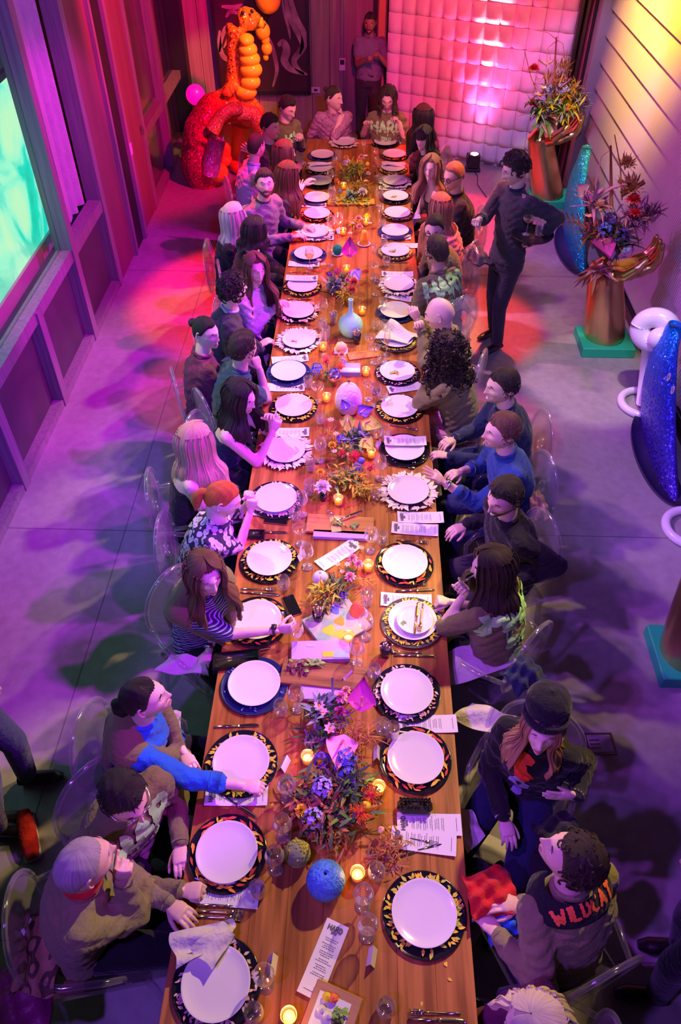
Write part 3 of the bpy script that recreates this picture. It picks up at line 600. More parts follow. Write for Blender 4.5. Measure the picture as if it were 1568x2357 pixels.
    if hk not in HEADS: HEADS[hk] = head_mb(female, beard, 1., closed, smile)
    hb = HEADS[hk]; hsc = .97 if female else 1.03
    if scale < 1: hsc *= (1+scale)/2
    T_ = lambda V: (np.asarray(V)*hsc)@HR.T+Hd
    base = m.n
    for V in hb.V: m.V.append(T_(V)); m.n += len(V)
    for Fq, Mq in zip(hb.F, hb.M): m.F.append(Fq+base); m.M.append(Mq)
    hm2 = HAIR.get(hair[1]) or HAIR['dark']
    def loc(mb): mb.V = [v-r0 for v in mb.V]; return mb
    bo = ob('body', loc(m), [SKIN[skin], EYEW, IRIS, LIPS, hm2, STUB], root)
    # ---- clothes
    kind = top[1]; tm = CL[top[0]]; surf = None
    if kind != 'none':
        t = MB(); inf = (.028 if standing is None else .016) if kind in ('long', 'half', 'short', 'push') else .010
        if kind in ('tank', 'halter'):
            t.loft(torso(.008, .18 if kind == 'halter' else -.1, .745))
            for sg in (-1, 1): 
                c0 = N-up*.16+ts*sg*.075
                t.cap(c0+tf*.085, .016, N-up*.03+ts*sg*(.04 if kind == 'halter' else .085)+tf*.01, .014, 8); t.cap(N-up*.03+ts*sg*(.04 if kind == 'halter' else .085), .013, c0-tf*.085, .014, 8)
        else:
            t.loft(torso(inf))
            for k, sg in (('L', 1), ('R', -1)):
                t.cap(N-up*.075, .062, shd[k], .052+inf*.6 if not female else .045+inf*.6, 12)
                ra = (.056, .043, .029) if not female else (.049, .038, .026)
                if kind == 'short': e_ = shd[k]+(el[k]-shd[k])*.6; t.cap(shd[k], ra[0]+.014, e_, ra[1]+.018, 12)
                elif kind == 'half': e_ = shd[k]+(el[k]-shd[k])*.92; t.cap(shd[k], ra[0]+.014, e_, ra[1]+.013, 12)
                else:
                    fr_ = .93 if kind == 'long' else .55
                    e2 = el[k]+(wr[k]-el[k])*fr_; t.cap(shd[k], ra[0]+.014, el[k], ra[1]+.015, 12); t.cap(el[k], ra[1]+.015, e2, ra[2]+.013, 12)
                    if kind == 'push': t.cap(e2-(wr[k]-el[k])*.1, ra[1]+.010, e2, ra[1]+.010, 12)
        t = remesh(t, .0145, 2, .5); V = t.V[0]
        q = V-hip; along = q@up; fold = np.sin(along*75+q@s*30+np.sin(q@f*40)*1.5)*np.sin(q@s*22+along*13)+.6*np.sin(q@(f+Z)*95+np.sin(q@s*35)*2)
        V += t.N*(fold*.0052)[:, None]*(1 if kind not in ('tank', 'halter') else .3); t.V = [V]; surf = MB(); surf.V = [V.copy()-r0]; surf.F = t.F; surf.n = t.n
        nm = {'olive': 'sweatshirt', 'oliv2': 'sweatshirt'}.get(top[0], 'top' if kind in ('tank', 'halter') else 'shirt')
        sh_o = ob(nm, loc(t), tm, root)
        c = MB(); ce = N+up*.012; ang = np.arange(25)*2*pi/24
        if kind not in ('tank',):
            c.tube([ce+ts*math.sin(a)*.070+unit(np.cross(ts, up))*math.cos(a)*.066+up*(-.012*math.cos(a)) for a in ang], .0105, 8)
            ob('collar', loc(c), CL[collar] if collar else tm, sh_o)
        if kind in ('long', 'push') :
            for k in 'LR':
                fr_ = .93 if kind == 'long' else .55; c = MB(); e2 = el[k]+(wr[k]-el[k])*fr_; dx = unit(wr[k]-el[k]); rr = (.039 if kind == 'long' else .052)-(.004 if female else 0)
                c.tube([e2-dx*.035, e2-dx*.02, e2+dx*.012], [rr, rr+.002, rr], 14); ob('cuff', loc(c), tm, sh_o)
        if collar == 'open' : pass
    if legs:
        t = MB(); t.loft(torso(.012, -.2, .19))
        for k, sg in (('L', 1), ('R', -1)):
            t.cap(hip+s*sg*.085, .098, kn[k], .072, 12); t.cap(kn[k], .070, an[k]+Z*.02, .056, 12)
        t = remesh(t, .018, 2, .5); ob('trousers', loc(t), CL[bottom], root)
        if shoes:
            for k in 'LR':
                c = MB(); a0 = an[k]; c.tube([a0-f*.06-Z*.045, a0-f*.02-Z*.035, a0+f*.06-Z*.045, a0+f*.13-Z*.055, a0+f*.18-Z*.060], [.032, .042, .042, .040, .022], 12, flat=.8); c.ell(a0-Z*.01, (.045, .045, .05)); ob('shoe', loc(c), LEATH, root)
    # ---- hair
    style = hair[0]; G = head_grid(.95 if female else 1., 1., .85)
    def cap_hair(th, front=.062, side_=-.005, nape=-.075, ragged=.0022, sideburn=True):
        x, y, z = G[..., 0], G[..., 1], G[..., 2]
        fr = sstep(x, -.01, .075); line = nape*(1-sstep(x, -.075, -.03))+side_*(sstep(x, -.075, -.03))*(1-sstep(x, .0, .05))+front*sstep(x, .0, .06)
        d = z-line+ragged*np.sin(y*400+x*260); k = sstep(d, -.004, .022); nn = G/np.linalg.norm(G, axis=2)[..., None]
        dis = th*(.55+.45*sstep(z, -.02, .09)); r = k*dis[...]*(1+.10*np.sin(y*150+x*90+z*60))
        Vh = G+nn*(r-.006*(1-k))[..., None]; mm = MB(); n_, k_ = Vh.shape[:2]; i = np.arange(n_*k_).reshape(n_, k_); i = np.hstack([i, i[:, :1]]); kk = np.hstack([k, k[:, :1]])
        q = np.stack([i[:-1, :-1], i[1:, :-1], i[1:, 1:], i[:-1, 1:]], -1).reshape(-1, 4); mk = np.maximum.reduce([kk[:-1, :-1], kk[1:, :-1], kk[1:, 1:], kk[:-1, 1:]]).ravel() > .02
        mm.add(Vh.reshape(-1, 3), q[mk][:, ::-1]); top_ = i[0, :-1]; mm.add(Vh[0].reshape(-1, 3), [tuple([0, a_, a_+1]) for a_ in range(1, k_-1)]); return mm
    def tohead(mb): mb.V = [T_(v) for v in mb.V]; return loc(mb)
    def tufts(mb, n, r0_, ln, spread, seed=1, front=.055, curl=0, rad=.007):
        rs = np.random.RandomState(seed)
        for _ in range(n):
            a = rs.uniform(-pi, pi); t = math.acos(rs.uniform(-.25, 1)); d = np.array([math.sin(t)*math.cos(a), math.sin(t)*math.sin(a), math.cos(t)])
            if d[0] > .2 and d[2]*.12 < .088: continue
            p = d*np.array([.103, .08, .12])+d*r0_; q = unit(np.cross(d, rs.randn(3)+np.array([0, 0, -1.])*0)); q = unit(q+np.array([-.5, 0, -.2])*0)
            if curl: 
                tt = np.linspace(0, 4.2, 6); e1 = q; e2 = unit(np.cross(d, q)); pts = [p+e1*ln*.5*(math.cos(x)-1)+e2*ln*.5*math.sin(x)+d*ln*.25*x/4 for x in tt]; mb.tube(pts, curl, 5)
            else: mb.tube([p, p+q*ln*.5+d*spread*.6, p+q*ln+d*spread*.2-[0, 0, ln*.2]], [rad, rad*.85, .0008], 5)
    hobj = None
    if style in ('short', 'crop', 'wavy', 'curly', 'back', 'messy'):
        mm = cap_hair({'short': .017, 'crop': .007, 'wavy': .024, 'curly': .034, 'back': .014, 'messy': .024}[style], front=.066 if style != 'back' else .074, side_=-.008 if style != 'crop' else .004, nape=-.07)
        if style == 'short': tufts(mm, 260, .010, .026, .004, 3, rad=.0038)
        if style == 'wavy': tufts(mm, 190, .012, .042, .02, 4, curl=.0055)
        if style == 'messy': tufts(mm, 170, .009, .034, .022, 5, curl=.0045)
        if style == 'curly': tufts(mm, 200, .03, .034, .02, 6, curl=.0075)
        hobj = ob('hair', tohead(mm), hm2, root)
    if style in ('bun', 'pony', 'knot'):
        mm = cap_hair(.010, front=.068, nape=-.07); 
        if style == 'bun': mm.ell((-.115, 0, .035), (.036, .036, .034)); mm.tube([(-.09, .03*math.cos(a), .035+.03*math.sin(a)) for a in np.linspace(0, 6.2, 12)], .008, 6)
        if style == 'knot': mm.ell((-.115, 0, .06), (.028, .024, .026))
        if style == 'pony': mm.tube([(-.095, 0, .02), (-.125, .0, .01), (-.135, .01, -.05), (-.12, .015, -.12), (-.11, .01, -.16)], [.018, .026, .034, .026, .006], 10)
        hobj = ob('hair', tohead(mm), hm2, root)
    if style in ('long', 'bob', 'bangs', 'verylong', 'curlylong', 'beanie'):
        Ln = {'long': .34, 'bob': .13, 'bangs': .17, 'verylong': .42, 'curlylong': .24, 'beanie': .27}[style]; na, nb_ = 60, 22
        a = np.linspace(math.radians(46), math.radians(314), na); rs = np.random.RandomState(int(abs(Hd[0]*1000)) % 999)
        lenr = 1+.10*np.sin(a*9+1)+.05*rs.randn(na); rip = .005*np.sin(a*31)+.0035*np.sin(a*57+1)
        rowsO = []; rowsI = []
        for i_, aa in enumerate(a):
            dd = np.array([math.cos(aa), math.sin(aa), 0]); ptsL = []; 
            for t in np.linspace(.03, 1.62, 11):
                a_e = pi+(aa-pi)*(1+.26*(1-float(sstep(np.array(t), .35, 1.1)))); dd = np.array([math.cos(a_e), math.sin(a_e), 0])
                q = np.array([.104*dd[0]*math.sin(t), .082*dd[1]*math.sin(t), .124*math.cos(t)]); 
                pf = .02*(1-math.sin(min(t, 1.57)))*0; e = q+unit(q)*((.019 if style != 'beanie' else .002)+.007*math.sin(t)+rip[i_]*max(0, math.sin(t)-.35)); ptsL.append(e)
            Wd = [T_(p_) for p_ in ptsL]; last = Wd[-1].copy(); ou = unit((HR@dd)*np.array([1, 1, 0])); bk = -math.cos(aa)
            for j in range(1, nb_-10):
                k = j/(nb_-11); z_ = Ln*k*lenr[i_]*(.8 if dd[0] > .3 else 1)
                hug = -ou*.020*math.sin(pi*min(1, k*1.6))*(.6)*(z_ < .16)+ou*(.045*sstep(np.array(z_), .10, .20))*(abs(dd[1]))
                back = -tf*(.05*k)*max(0, -float(ou@tf)) + tf*(.045*k)*max(0, float(ou@tf))
                p_ = last-Z*z_+hug+back+ou*.012*math.sin(k*9+aa*3)*k
                Wd.append(p_)
            rowsO.append(Wd)
        O = np.array(rowsO); cen = Hd[None, None]*np.array([1, 1, 0])+O*np.array([0, 0, 1]); inw = unit(1) if False else None
        dirn = O-cen; dirn[..., 2] = 0; dirn /= np.linalg.norm(dirn, axis=2)[..., None]+1e-6; I_ = O-dirn*.022; I_[:, :9] = O[:, :9]-(O[:, :9]-Hd)*.12
        mm = MB(); mm.grid(O[::-1]); mm.grid(I_); mm.grid(np.stack([O[:, -1], I_[:, -1]], 1)[::-1]); mm.grid(np.stack([O[0], I_[0]], 0)); mm.grid(np.stack([O[-1], I_[-1]], 0)[::-1])
        cp = cap_hair(.013, front=.076 if style != 'bangs' else .030, side_=.0, nape=-.05); cp.V = [T_(v) for v in cp.V]; mm.merge(cp)
        for k in range(46 if style != 'bob' else 24):   # loose locks
            i_ = rs.randint(0, na); pth = O[i_, 6:]+dirn[i_, 6:]*.004*rs.rand(); pth = pth[:max(6, int(len(pth)*rs.uniform(.7, 1)))].copy(); pth[:, :2] += rs.randn(2)*.003; mm.tube(pth, np.linspace(.006, .0015, len(pth)), 5)
        if style == 'bangs':
            for yy in np.linspace(-.05, .05, 14): mm.tube([T_((.07, yy*.6, .105)), T_((.098-yy*yy*6, yy, .075)), T_((.106-yy*yy*9, yy, .04)), T_((.104-yy*yy*9, yy, .022))], [.008, .008, .007, .003], 6)
        if style == 'curlylong':
            for k in range(420):
                i_, j_ = rs.randint(0, na), rs.randint(2, O.shape[1]); p_ = O[i_, j_]+dirn[i_, j_]*rs.uniform(.0, .045); r_ = rs.uniform(.010, .018); e1 = unit(rs.randn(3)); e2 = unit(np.cross(e1, rs.randn(3)))
                mm.tube([p_+e1*r_*math.cos(x)+e2*r_*math.sin(x)-Z*x*.004 for x in np.linspace(0, 6.5, 7)], .0045, 4)
        hobj = ob('hair', loc(mm), hm2, root)
    if hobj is not None: strand(hobj, r0, Hd, HR)
    strand(bo, r0, Hd, HR)
    if style == 'beanie':
        mm = cap_hair(.02, front=.078, side_=.005, nape=-.035); mm.ell((-.040, 0, .110), (.108, .100, .088), seg=20, rings=12); 
        t_ = np.arange(33)*2*pi/32; mm.tube([(.100*math.cos(x)-.012, .090*math.sin(x), .060+.026*math.cos(x)) for x in t_], .014, 8, flat=1.6); ob('beanie', tohead(mm), CL['navy'] if False else CL['black'], root)
    # ---- face furniture
    if glasses:
        mm = MB()
        for sg in (-1, 1):
            t_ = np.arange(17)*2*pi/16; mm.tube([(.100-.2*abs(.022*math.cos(x)+0)*(math.cos(x)*1 > 0)*.6, sg*(.033+.023*math.cos(x)), .010+.018*math.sin(x)) for x in t_], .0022 if glasses == 'thin' else .0038, 6)
            mm.tube([(.096, sg*.056, .014), (.05, sg*.078, .014), (-.01, sg*.082, .008), (-.025, sg*.08, -.008)], .0026, 6)
        mm.tube([(.101, -.010, .012), (.104, 0, .015), (.101, .010, .012)], .003, 6); ob('glasses', tohead(mm), METALC if glasses == 'thin' else SPEC, root)
    ctx = dict(root=root, r0=r0, N=N, up=up, f=f, s=s, tf=tf, ts=ts, wr=wr, el=el, shd=shd, surf=surf, hip=hip, T=T_, Hd=Hd, HR=HR, loc=loc, kn=kn)
    if pr:   # (side 'front'/'back', lines, dz, dx, rot)
        sd_, lines, dz, dx_, rt = pr; nrm = unit(np.cross(ts, up)); nrm = nrm if nrm@tf > 0 else -nrm
        rgt = -ts if sd_ == 'back' else ts; rgt = rgt if sd_ == 'front' else ts*-1
        out = nrm if sd_ == 'front' else -nrm; rgt = np.cross(up, out)
        print_on('print', surf, lines, N-up*dz-r0+rgt*dx_, rgt, up, PRINT, sh_o, rot=rt)
    for e in extra:
        k = e[0]
        if k == 'watch':
            c = MB(); p_ = wr[e[1]]; dx = unit(wr[e[1]]-el[e[1]]); a_ = unit(np.cross(dx, Z)); b_ = np.cross(dx, a_); cc = p_-dx*.02
            c.tube([cc+a_*math.cos(x)*.031+b_*math.sin(x)*.028 for x in np.arange(17)*2*pi/16], .006, 6); c.box(cc+Z*.03, (.028, .028, .01)); ob('watch' if e[2] != 'bead' else 'bracelet', loc(c), METALC if e[2] == 'steel' else (mat('dark_beads', (.03, .02, .03), .3)), root)
        if k == 'beads':
            c = MB(); p_ = wr[e[1]]; dx = unit(wr[e[1]]-el[e[1]]); a_ = unit(np.cross(dx, Z)); b_ = np.cross(dx, a_); cc = p_-dx*.015
            for x in np.arange(16)*2*pi/16: c.ell(cc+a_*math.cos(x)*.032+b_*math.sin(x)*.029, .0065, seg=6, rings=5)
            ob('bracelet', loc(c), mat('pearl_beads', (.7, .65, .7), .25), root)
        if k == 'shoulders':   # jumper worn round the shoulders
            t = MB()
            for sg, kk in ((1, 'L'), (-1, 'R')):
                t.cap(N-tf*.06, .075, shd[kk]-tf*.02, .082, 12); t.cap(shd[kk], .076, shd[kk]+tf*.10-Z*.16-ts*sg*.07, .05, 12); t.cap(shd[kk]+tf*.10-Z*.16-ts*sg*.07, .045, N+tf*.15-Z*.38-ts*sg*.02, .034, 12)
            t.loft(np.array([hip+up*x_*.5+ts*0+np.outer(np.sin(np.arange(16)*pi/8), ts)*w_+np.outer(np.cos(np.arange(16)*pi/8), tf)*.06-tf*.10 for x_, w_ in ((.25, .15), (.5, .18), (.8, .19), (1.0, .12))]))
            t = remesh(t, .016, 3, .5); sv = MB(); sv.V = [t.V[0]-r0]; sv.F = t.F; o_ = ob('jumper', loc(t), OLIVE, root)
            out = -unit(np.cross(ts, up)*np.sign(np.cross(ts, up)@tf)); rgt = np.cross(up, out)
            if len(e) > 1: print_on('print', sv, e[1], N-up*.24-r0, rgt, up, PRINT, o_, rot=.2)
        if k == 'scarf':
            c = MB(); ce = N+up*.0; ang = np.linspace(-2.6, 2.6, 33)+pi; nn_ = unit(np.cross(ts, up)); nn_ = nn_ if nn_@tf > 0 else -nn_
            Rr = np.array([[ce+ts*math.sin(a)*(.105+.075*j)+nn_*math.cos(a)*(.085+.05*j)-up*(.0+.05*j*j+.02*j)+up*.03 for j in np.linspace(0, 1, 7)] for a in ang])
            c.grid(Rr); c.grid((Rr-up*.01)[::-1]); sv = MB(); sv.V = [Rr.reshape(-1, 3)-r0]; nn2 = Rr.shape[1]; ii = np.arange(len(Rr)*nn2).reshape(len(Rr), nn2); sv.F = [np.stack([ii[:-1, :-1], ii[1:, :-1], ii[1:, 1:], ii[:-1, 1:]], -1).reshape(-1, 4)]
            o_ = ob('scarf', loc(c), CL['black'], root); 
            rgt = np.cross(up, -nn_); print_on('lettering', sv, [('WILDCAT', .052, .013, 0, 0)], ce-r0+up*-.02-nn_*.10, rgt, unit(up+nn_*.8), mat('orange_print', (.95, .16, .05), .6), o_, rot=0, reach=.3)
        if k == 'redcollar':
            c = MB(); ce = N+up*.045; nn_ = tf; c.tube([ce+ts*math.sin(a)*.066+nn_*math.cos(a)*.066-up*.01 for a in np.arange(25)*2*pi/24], .014, 10, flat=2.0); ob('red_collar', loc(c), CL['red'], root)
        if k == 'mic':
            pass
    return ctx
# ================================================================ chairs
def make_chair():
    t = empty('ghost_chair', (0, 0, 0), 'clear acrylic chair with an oval back', 'chair')
    m = MB(); m.box((0, 0, .445), (.44, .46, .028), bev=.012); ob('seat', m, ACRYL, t)
    m = MB(); a = np.arange(28)*2*pi/28; R = []
    for k in (1., .97, .6, .2): R.append([[-.235-.05*((z_+.23)*1.0), .205*k*math.cos(x), .72+.245*k*math.sin(x)] for x in a for z_ in [.245*math.sin(x)]])
    m.loft(np.array(R)); ob('backrest', m, ACRYL, t)
    m = MB(); m.tube([[-.235-.05*(.245*math.sin(x)+.23), .21*math.cos(x), .72+.25*math.sin(x)] for x in np.append(a, a[0])], .012, 8); ob('back_frame', m, ACRYL, t)
    for sx, sy in ((1, 1), (1, -1), (-1, 1), (-1, -1)):
        m = MB(); m.tube([(.19*sx, .20*sy, .44), (.2*sx, .205*sy, .3), ((.205 if sx > 0 else .25)*sx, .21*sy, .0)], [.02, .018, .014], 8); ob('leg', m, ACRYL, t)
    for sy in (1, -1):
        m = MB(); m.tube([(-.245, .2*sy, .68), (-.10, .245*sy, .675), (.06, .25*sy, .655), (.13, .235*sy, .60), (.13, .215*sy, .46)], [.013, .015, .015, .013, .012], 8); ob('armrest', m, ACRYL, t)
    return t
CH0 = make_chair(); CHN = [0]
def chair(x, y, yaw, label):
    o = CH0 if CHN[0] == 0 else copy_tree(CH0); CHN[0] += 1
    o.location = (x, y, 0); o.rotation_euler = (0, 0, math.radians(yaw)); o['label'] = label; o['group'] = 'clear acrylic chairs around the table'; return o
HB = [('HAR', .150, .046, 0, .9), ('BRO', .066, .021, -.120, .2), ('~', .14, .045, -.30, 0)]
HB2 = [('HARD', .13, .038, 0, .9), ('BRO', .06, .018, -.11, .2)]
G = {}
def g(key, x, y, z, desc, gaze, body, ch=None, **k):
    k.update({q: (k[q] if isinstance(k.get(q), str) else P(*k[q]) if k.get(q) is not None else None) for q in 'LR'})
    for q in ('lean', 'side'):
        pass
    c = person(desc, P(x, y, z), gaze, body, group='guests at the long table', **k); G[key] = c
    if ch: h = c['hip']; chair(h[0]+c['f'][0]*.06, h[1]+c['f'][1]*.06, body, ch)
g('L1', 193, 1990, 1.24, 'person with cropped grey hair in an olive jacket with red collar, chin on hand', (42, 5), 12, 'clear acrylic chair under the grey-haired guest with the red collar', hair=('crop', 'grey'), top=('oliv2', 'long'), skin='light', R='chin', L=(390, 2080, .80), extra=[('redcollar',)], hr='fist', palmR=(0, 1, 0, .2, .1, 1), lean=.12)
g('L2', 285, 1832, 1.22, 'person in glasses and olive sweatshirt with green lettering, looking down', (-42, 20), -36, 'clear acrylic chair under the guest in glasses and lettered sweatshirt near the front left', hair=('short', 'black'), skin='light', glasses='thin', pr=('front', HB, .20, .0, .0), R=(420, 2050, .80), L=(415, 1945, .74), hr='fist', closed=.8, lean=.12)
g('L3', 332, 1607, 1.22, 'person with sleek dark hair in a bright blue shirt reaching across a plate', (12, -8), -5, 'clear acrylic chair under the guest in the bright blue shirt', female=True, hair=('pony', 'black'), top=('blue', 'push'), skin='fair', R=(560, 1808, .86), L=(425, 1735, .76), hr='grip', hl='relaxed', extra=[('shoulders', [('v', .12, .05, .02, 0), ('O', .08, .03, -.14, 0)])], collar='blue', lean=.12)
g('L4', 472, 1318, 1.22, 'person with long brown hair in a striped top holding out a tumbler', (-54, 8), -38, 'clear acrylic chair under the guest in the navy striped top', female=True, hair=('long', 'brown'), top=('stripe', 'half'), skin='fair', R=(640, 1450, .86), L=(480, 1500, .66), hr='grip', palmR=(0, 1, -.2), extra=[('shoulders',), ('watch', 'L', 'steel'), ('watch', 'R', 'bead')], closed=.7, lean=.10)
g('L5', 512, 1148, 1.16, 'person with copper hair in a ring-patterned blouse with clasped hands', (5, 26), 0, 'clear acrylic chair under the copper-haired guest', female=True, hair=('pony', 'red'), top=('rings', 'half'), skin='fair', R=(578, 1172, .93), L=(572, 1152, .95), hr='fist', hl='fist', palmR=(0, 1, 0, .2, 0, 1), palmL=(0, -1, 0, .2, 0, 1), lean=.16)
g('L6', 452, 1015, 1.22, 'person with very long pinkish blonde hair in a black sleeveless top', (35, 3), 8, 'clear acrylic chair under the guest with very long pinkish hair', female=True, hair=('verylong', 'blonde'), top=('black', 'tank'), skin='fair', lean=.10)
g('L7', 553, 912, 1.20, 'person with swept dark hair in a navy halter top, hands raised over a plate', (-24, 18), -12, 'clear acrylic chair under the guest in the navy halter top', female=True, hair=('long', 'black'), top=('navy', 'halter'), skin='fair', R=(628, 992, .96), L=(622, 965, .98), hr='point', hl='relaxed', palmR=(0, 1, 0), palmL=(0, -1, 0), extra=[], closed=.8, lean=.14)
g('L8', 560, 800, 1.22, 'person with short dark hair in a teal shirt turned away, cheek on hand', (55, 6), 32, 'clear acrylic chair under the guest in the teal shirt', hair=('short', 'dark'), top=('teal', 'short'), skin='light', R='chin', hr='fist', palmR=(0, 0, -1, -.3, .2, 1), lean=.12)
g('L9', 474, 765, 1.24, 'person with dark hair in a bun and a plum dress looking back', (-28, 6), 20, 'clear acrylic chair under the guest with the dark bun', female=True, hair=('bun', 'black'), top=('plum', 'long'), skin='fair', lean=.04)
g('L10', 537, 665, 1.24, 'person with curly dark hair in a dark blazer seen from behind', (42, 4), 10, 'clear acrylic chair under the curly-haired guest in the dark blazer', hair=('wavy', 'dark'), top=('char', 'long'), skin='light', R=(597, 797, .80), collar='pale', lean=.10)
g('L11', 588, 617, 1.22, 'person with long brown hair in a pale lilac blouse looking down the table', (-62, 6), -18, 'clear acrylic chair under the guest in the lilac blouse', female=True, hair=('verylong', 'brown'), top=('white', 'long'), skin='fair', R=(628, 712, .84), L=(640, 695, .84), hr='grip', lean=.10)
g('L12', 586, 532, 1.22, 'person with chin-length black hair in a black top with white collar, back turned', (30, 6), 14, 'clear acrylic chair under the guest with chin-length black hair', female=True, hair=('bob', 'black'), top=('black', 'long'), collar='white', skin='light', lean=.10)
g('L13', 540, 500, 1.20, 'person with very long pale blonde hair in a black top', (22, -4), 0, 'clear acrylic chair under the pale blonde guest', female=True, hair=('verylong', 'pale'), top=('black', 'long'), skin='fair', lean=.05)
g('L14', 610, 422, 1.28, 'person with short dark hair and beard in a grey jumper facing the camera', (-78, -6), -38, 'clear acrylic chair under the bearded guest in the grey jumper', hair=('short', 'dark'), top=('grey', 'long'), beard=True, skin='light', R=(672, 545, .80), L=(700, 520, .80), hr='relaxed', scale=1.05, lean=.08, collar='char')
g('L15', 662, 402, 1.18, 'person with long brown hair in a dark leather jacket, hand raised over a plate', (22, 8), 10, 'clear acrylic chair under the guest in the leather jacket', female=True, hair=('long', 'brown'), top=('char', 'long'), skin='fair', R=(690, 440, .90), L=(700, 425, .90), hr='open', lean=.12)
g('L15b', 655, 352, 1.18, 'person with long brown hair in a pale pink blouse behind the leather jacket', (15, 5), 5, 'clear acrylic chair under the guest in the pale pink blouse', female=True, hair=('long', 'brown'), top=('blush', 'long'), skin='fair', R=(700, 372, .92), lean=.12)
g('L16', 590, 337, 1.24, 'person with cropped hair in a pale blue shirt holding the back of the neck', (60, 8), 20, 'clear acrylic chair under the guest in the pale blue shirt', hair=('crop', 'dark'), top=('pale', 'long'), skin='light', R=(588, 352, 1.12), hr='open', palmR=(.3, 1, 0, -1, .2, .4), lean=.10)
g('L17', 622, 290, 1.24, 'smiling person with black hair in a dark jacket and light blue collar', (-28, 14), -15, 'clear acrylic chair under the smiling guest in the dark jacket', hair=('short', 'black'), top=('char', 'long'), collar='pale', skin='tan', smile=1, lean=.10)
g('L18', 662, 247, 1.26, 'person with black hair looking down at a phone in an olive top', (-40, 26), -40, 'clear acrylic chair under the guest with the phone', hair=('short', 'black'), skin='light', pr=('front', [('HA', .11, .035, 0, .5)], .2, 0, 0), R=(676, 322, .92), L=(692, 318, .92), hr='grip', hl='grip', closed=.8, lean=.10)
g('F1', 768, 225, 1.22, 'person with knotted hair and patterned shirt, chin on hand, at the far end', (-28, 8), -88, 'clear acrylic chair at the far end under the guest with the hair knot', hair=('knot', 'dark'), top=('shell', 'half'), skin='light', L='chin', R=(760, 300, .80), hl='fist', palmL=(0, 0, -1, -.2, 0, 1), lean=.10)
g('F2', 893, 224, 1.26, 'person with dark chin-length hair and green-lettered sweatshirt at the far end', (-95, 30), -92, 'clear acrylic chair at the far end under the guest in the olive sweatshirt', hair=('bob', 'dark'), top=('olive', 'half'), bottom='red', skin='light', pr=('front', [('HARD', .12, .032, 0, .6), ('BRO', .05, .014, -.10, 0)], .2, 0, 0), R=(842, 288, .96), L=(918, 285, .98), hr='relaxed', hl='grip', closed=.9, lean=.08)
g('R1', 975, 268, 1.22, 'person with long black hair turned away at the far right corner', (120, 5), 150, 'clear acrylic chair under the guest with black hair at the far right corner', female=True, hair=('long', 'black'), top=('plum', 'long'), skin='light', lean=.06)
g('R2', 975, 318, 1.22, 'smiling person with black hair and fringe in a black top', (-116, 8), -170, 'clear acrylic chair under the smiling guest with the fringe', female=True, hair=('bangs', 'black'), top=('black', 'long'), skin='fair', smile=1, lean=.12)
g('R3', 992, 386, 1.22, 'smiling person with long blonde hair in a navy sleeveless top', (-105, 4), -160, 'clear acrylic chair under the smiling blonde guest', female=True, hair=('long', 'lbrown'), top=('navy', 'tank'), skin='fair', smile=1, lean=.10)
g('R4', 1045, 405, 1.28, 'person with fair hair and dark-framed glasses in a black shirt', (-140, 14), -170, 'clear acrylic chair under the guest with dark-framed glasses', hair=('back', 'lbrown'), top=('black', 'long'), skin='light', glasses='thick', lean=.10, scale=1.03)
g('R5', 1015, 478, 1.20, 'person with long light brown hair seen from behind in a pink blouse', (110, 8), 150, 'clear acrylic chair under the guest with long light brown hair', female=True, hair=('verylong', 'lbrown'), top=('blush', 'long'), skin='fair', lean=.12)
g('R6', 1000, 527, 1.18, 'person with swept dark hair and thin glasses in an olive top', (-105, 12), -165, 'clear acrylic chair under the guest with swept hair and thin glasses', hair=('back', 'dark'), top=('olive', 'long'), skin='light', glasses='thick', lean=.16)
g('R7', 1005, 578, 1.22, 'person with short dark hair in an olive sweatshirt with green back lettering', (125, 6), 128, 'clear acrylic chair under the dark-haired guest with lettering on the back', hair=('short', 'dark'), skin='tan', pr=('back', HB2, .16, 0, .0), L=(960, 684, .80), hl='relaxed', lean=.12)
g('R8', 1013, 722, 1.22, 'bald person in an olive sweatshirt with raised hands', (165, 22), 160, 'clear acrylic chair under the bald guest', hair=('none', 'dark'), top=('oliv2', 'long'), skin='light', L=(972, 760, .98), R=(962, 735, 1.0), hl='grip', hr='grip', palmL=(0, -1, 0, -.4, 0, 1), palmR=(0, 1, 0, -.5, 0, 1), lean=.12)
g('R9', 1028, 805, 1.22, 'person with long dark curls in an olive sweatshirt and floral trousers', (160, 8), 158, 'clear acrylic chair under the guest with long dark curls', female=True, hair=('curlylong', 'dark'), top=('oliv2', 'long'), bottom='floral', skin='light', L='chin', hl='fist', palmL=(0, -1, 0, -.1, .1, 1), lean=.14)
g('R10', 1157, 888, 1.24, 'smiling person with short dark hair in a dark navy shirt in profile', (-165, 6), -172, 'clear acrylic chair under the guest in the dark navy shirt', hair=('short', 'dark'), top=('navy', 'long'), bottom='navy', skin='light', smile=1, L=(1035, 1050, .78), R=(1045, 1010, .80), lean=.12)
g('R11', 1157, 992, 1.24, 'person with brown hair in a blue shirt stretching an arm over the table', (-170, 4), -168, 'clear acrylic chair under the guest in the blue shirt', hair=('short', 'brown'), top=('midblue', 'push'), bottom='jean', skin='light', L=(1025, 1112, .98), R=(1060, 1085, .82), hl='open', hr='relaxed', palmL=(0, 0, -1), extra=[('watch', 'L', 'steel')], lean=.12)
g('R12', 1162, 1142, 1.24, 'bearded person with dark hair in a black sweater, elbow out', (-142, 16), -160, 'clear acrylic chair under the bearded guest in black', hair=('short', 'black'), top=('black', 'long'), bottom='char', beard=True, skin='light', L=(1190, 1340, .78), R=(1070, 1210, .80), smile=1, lean=.10)
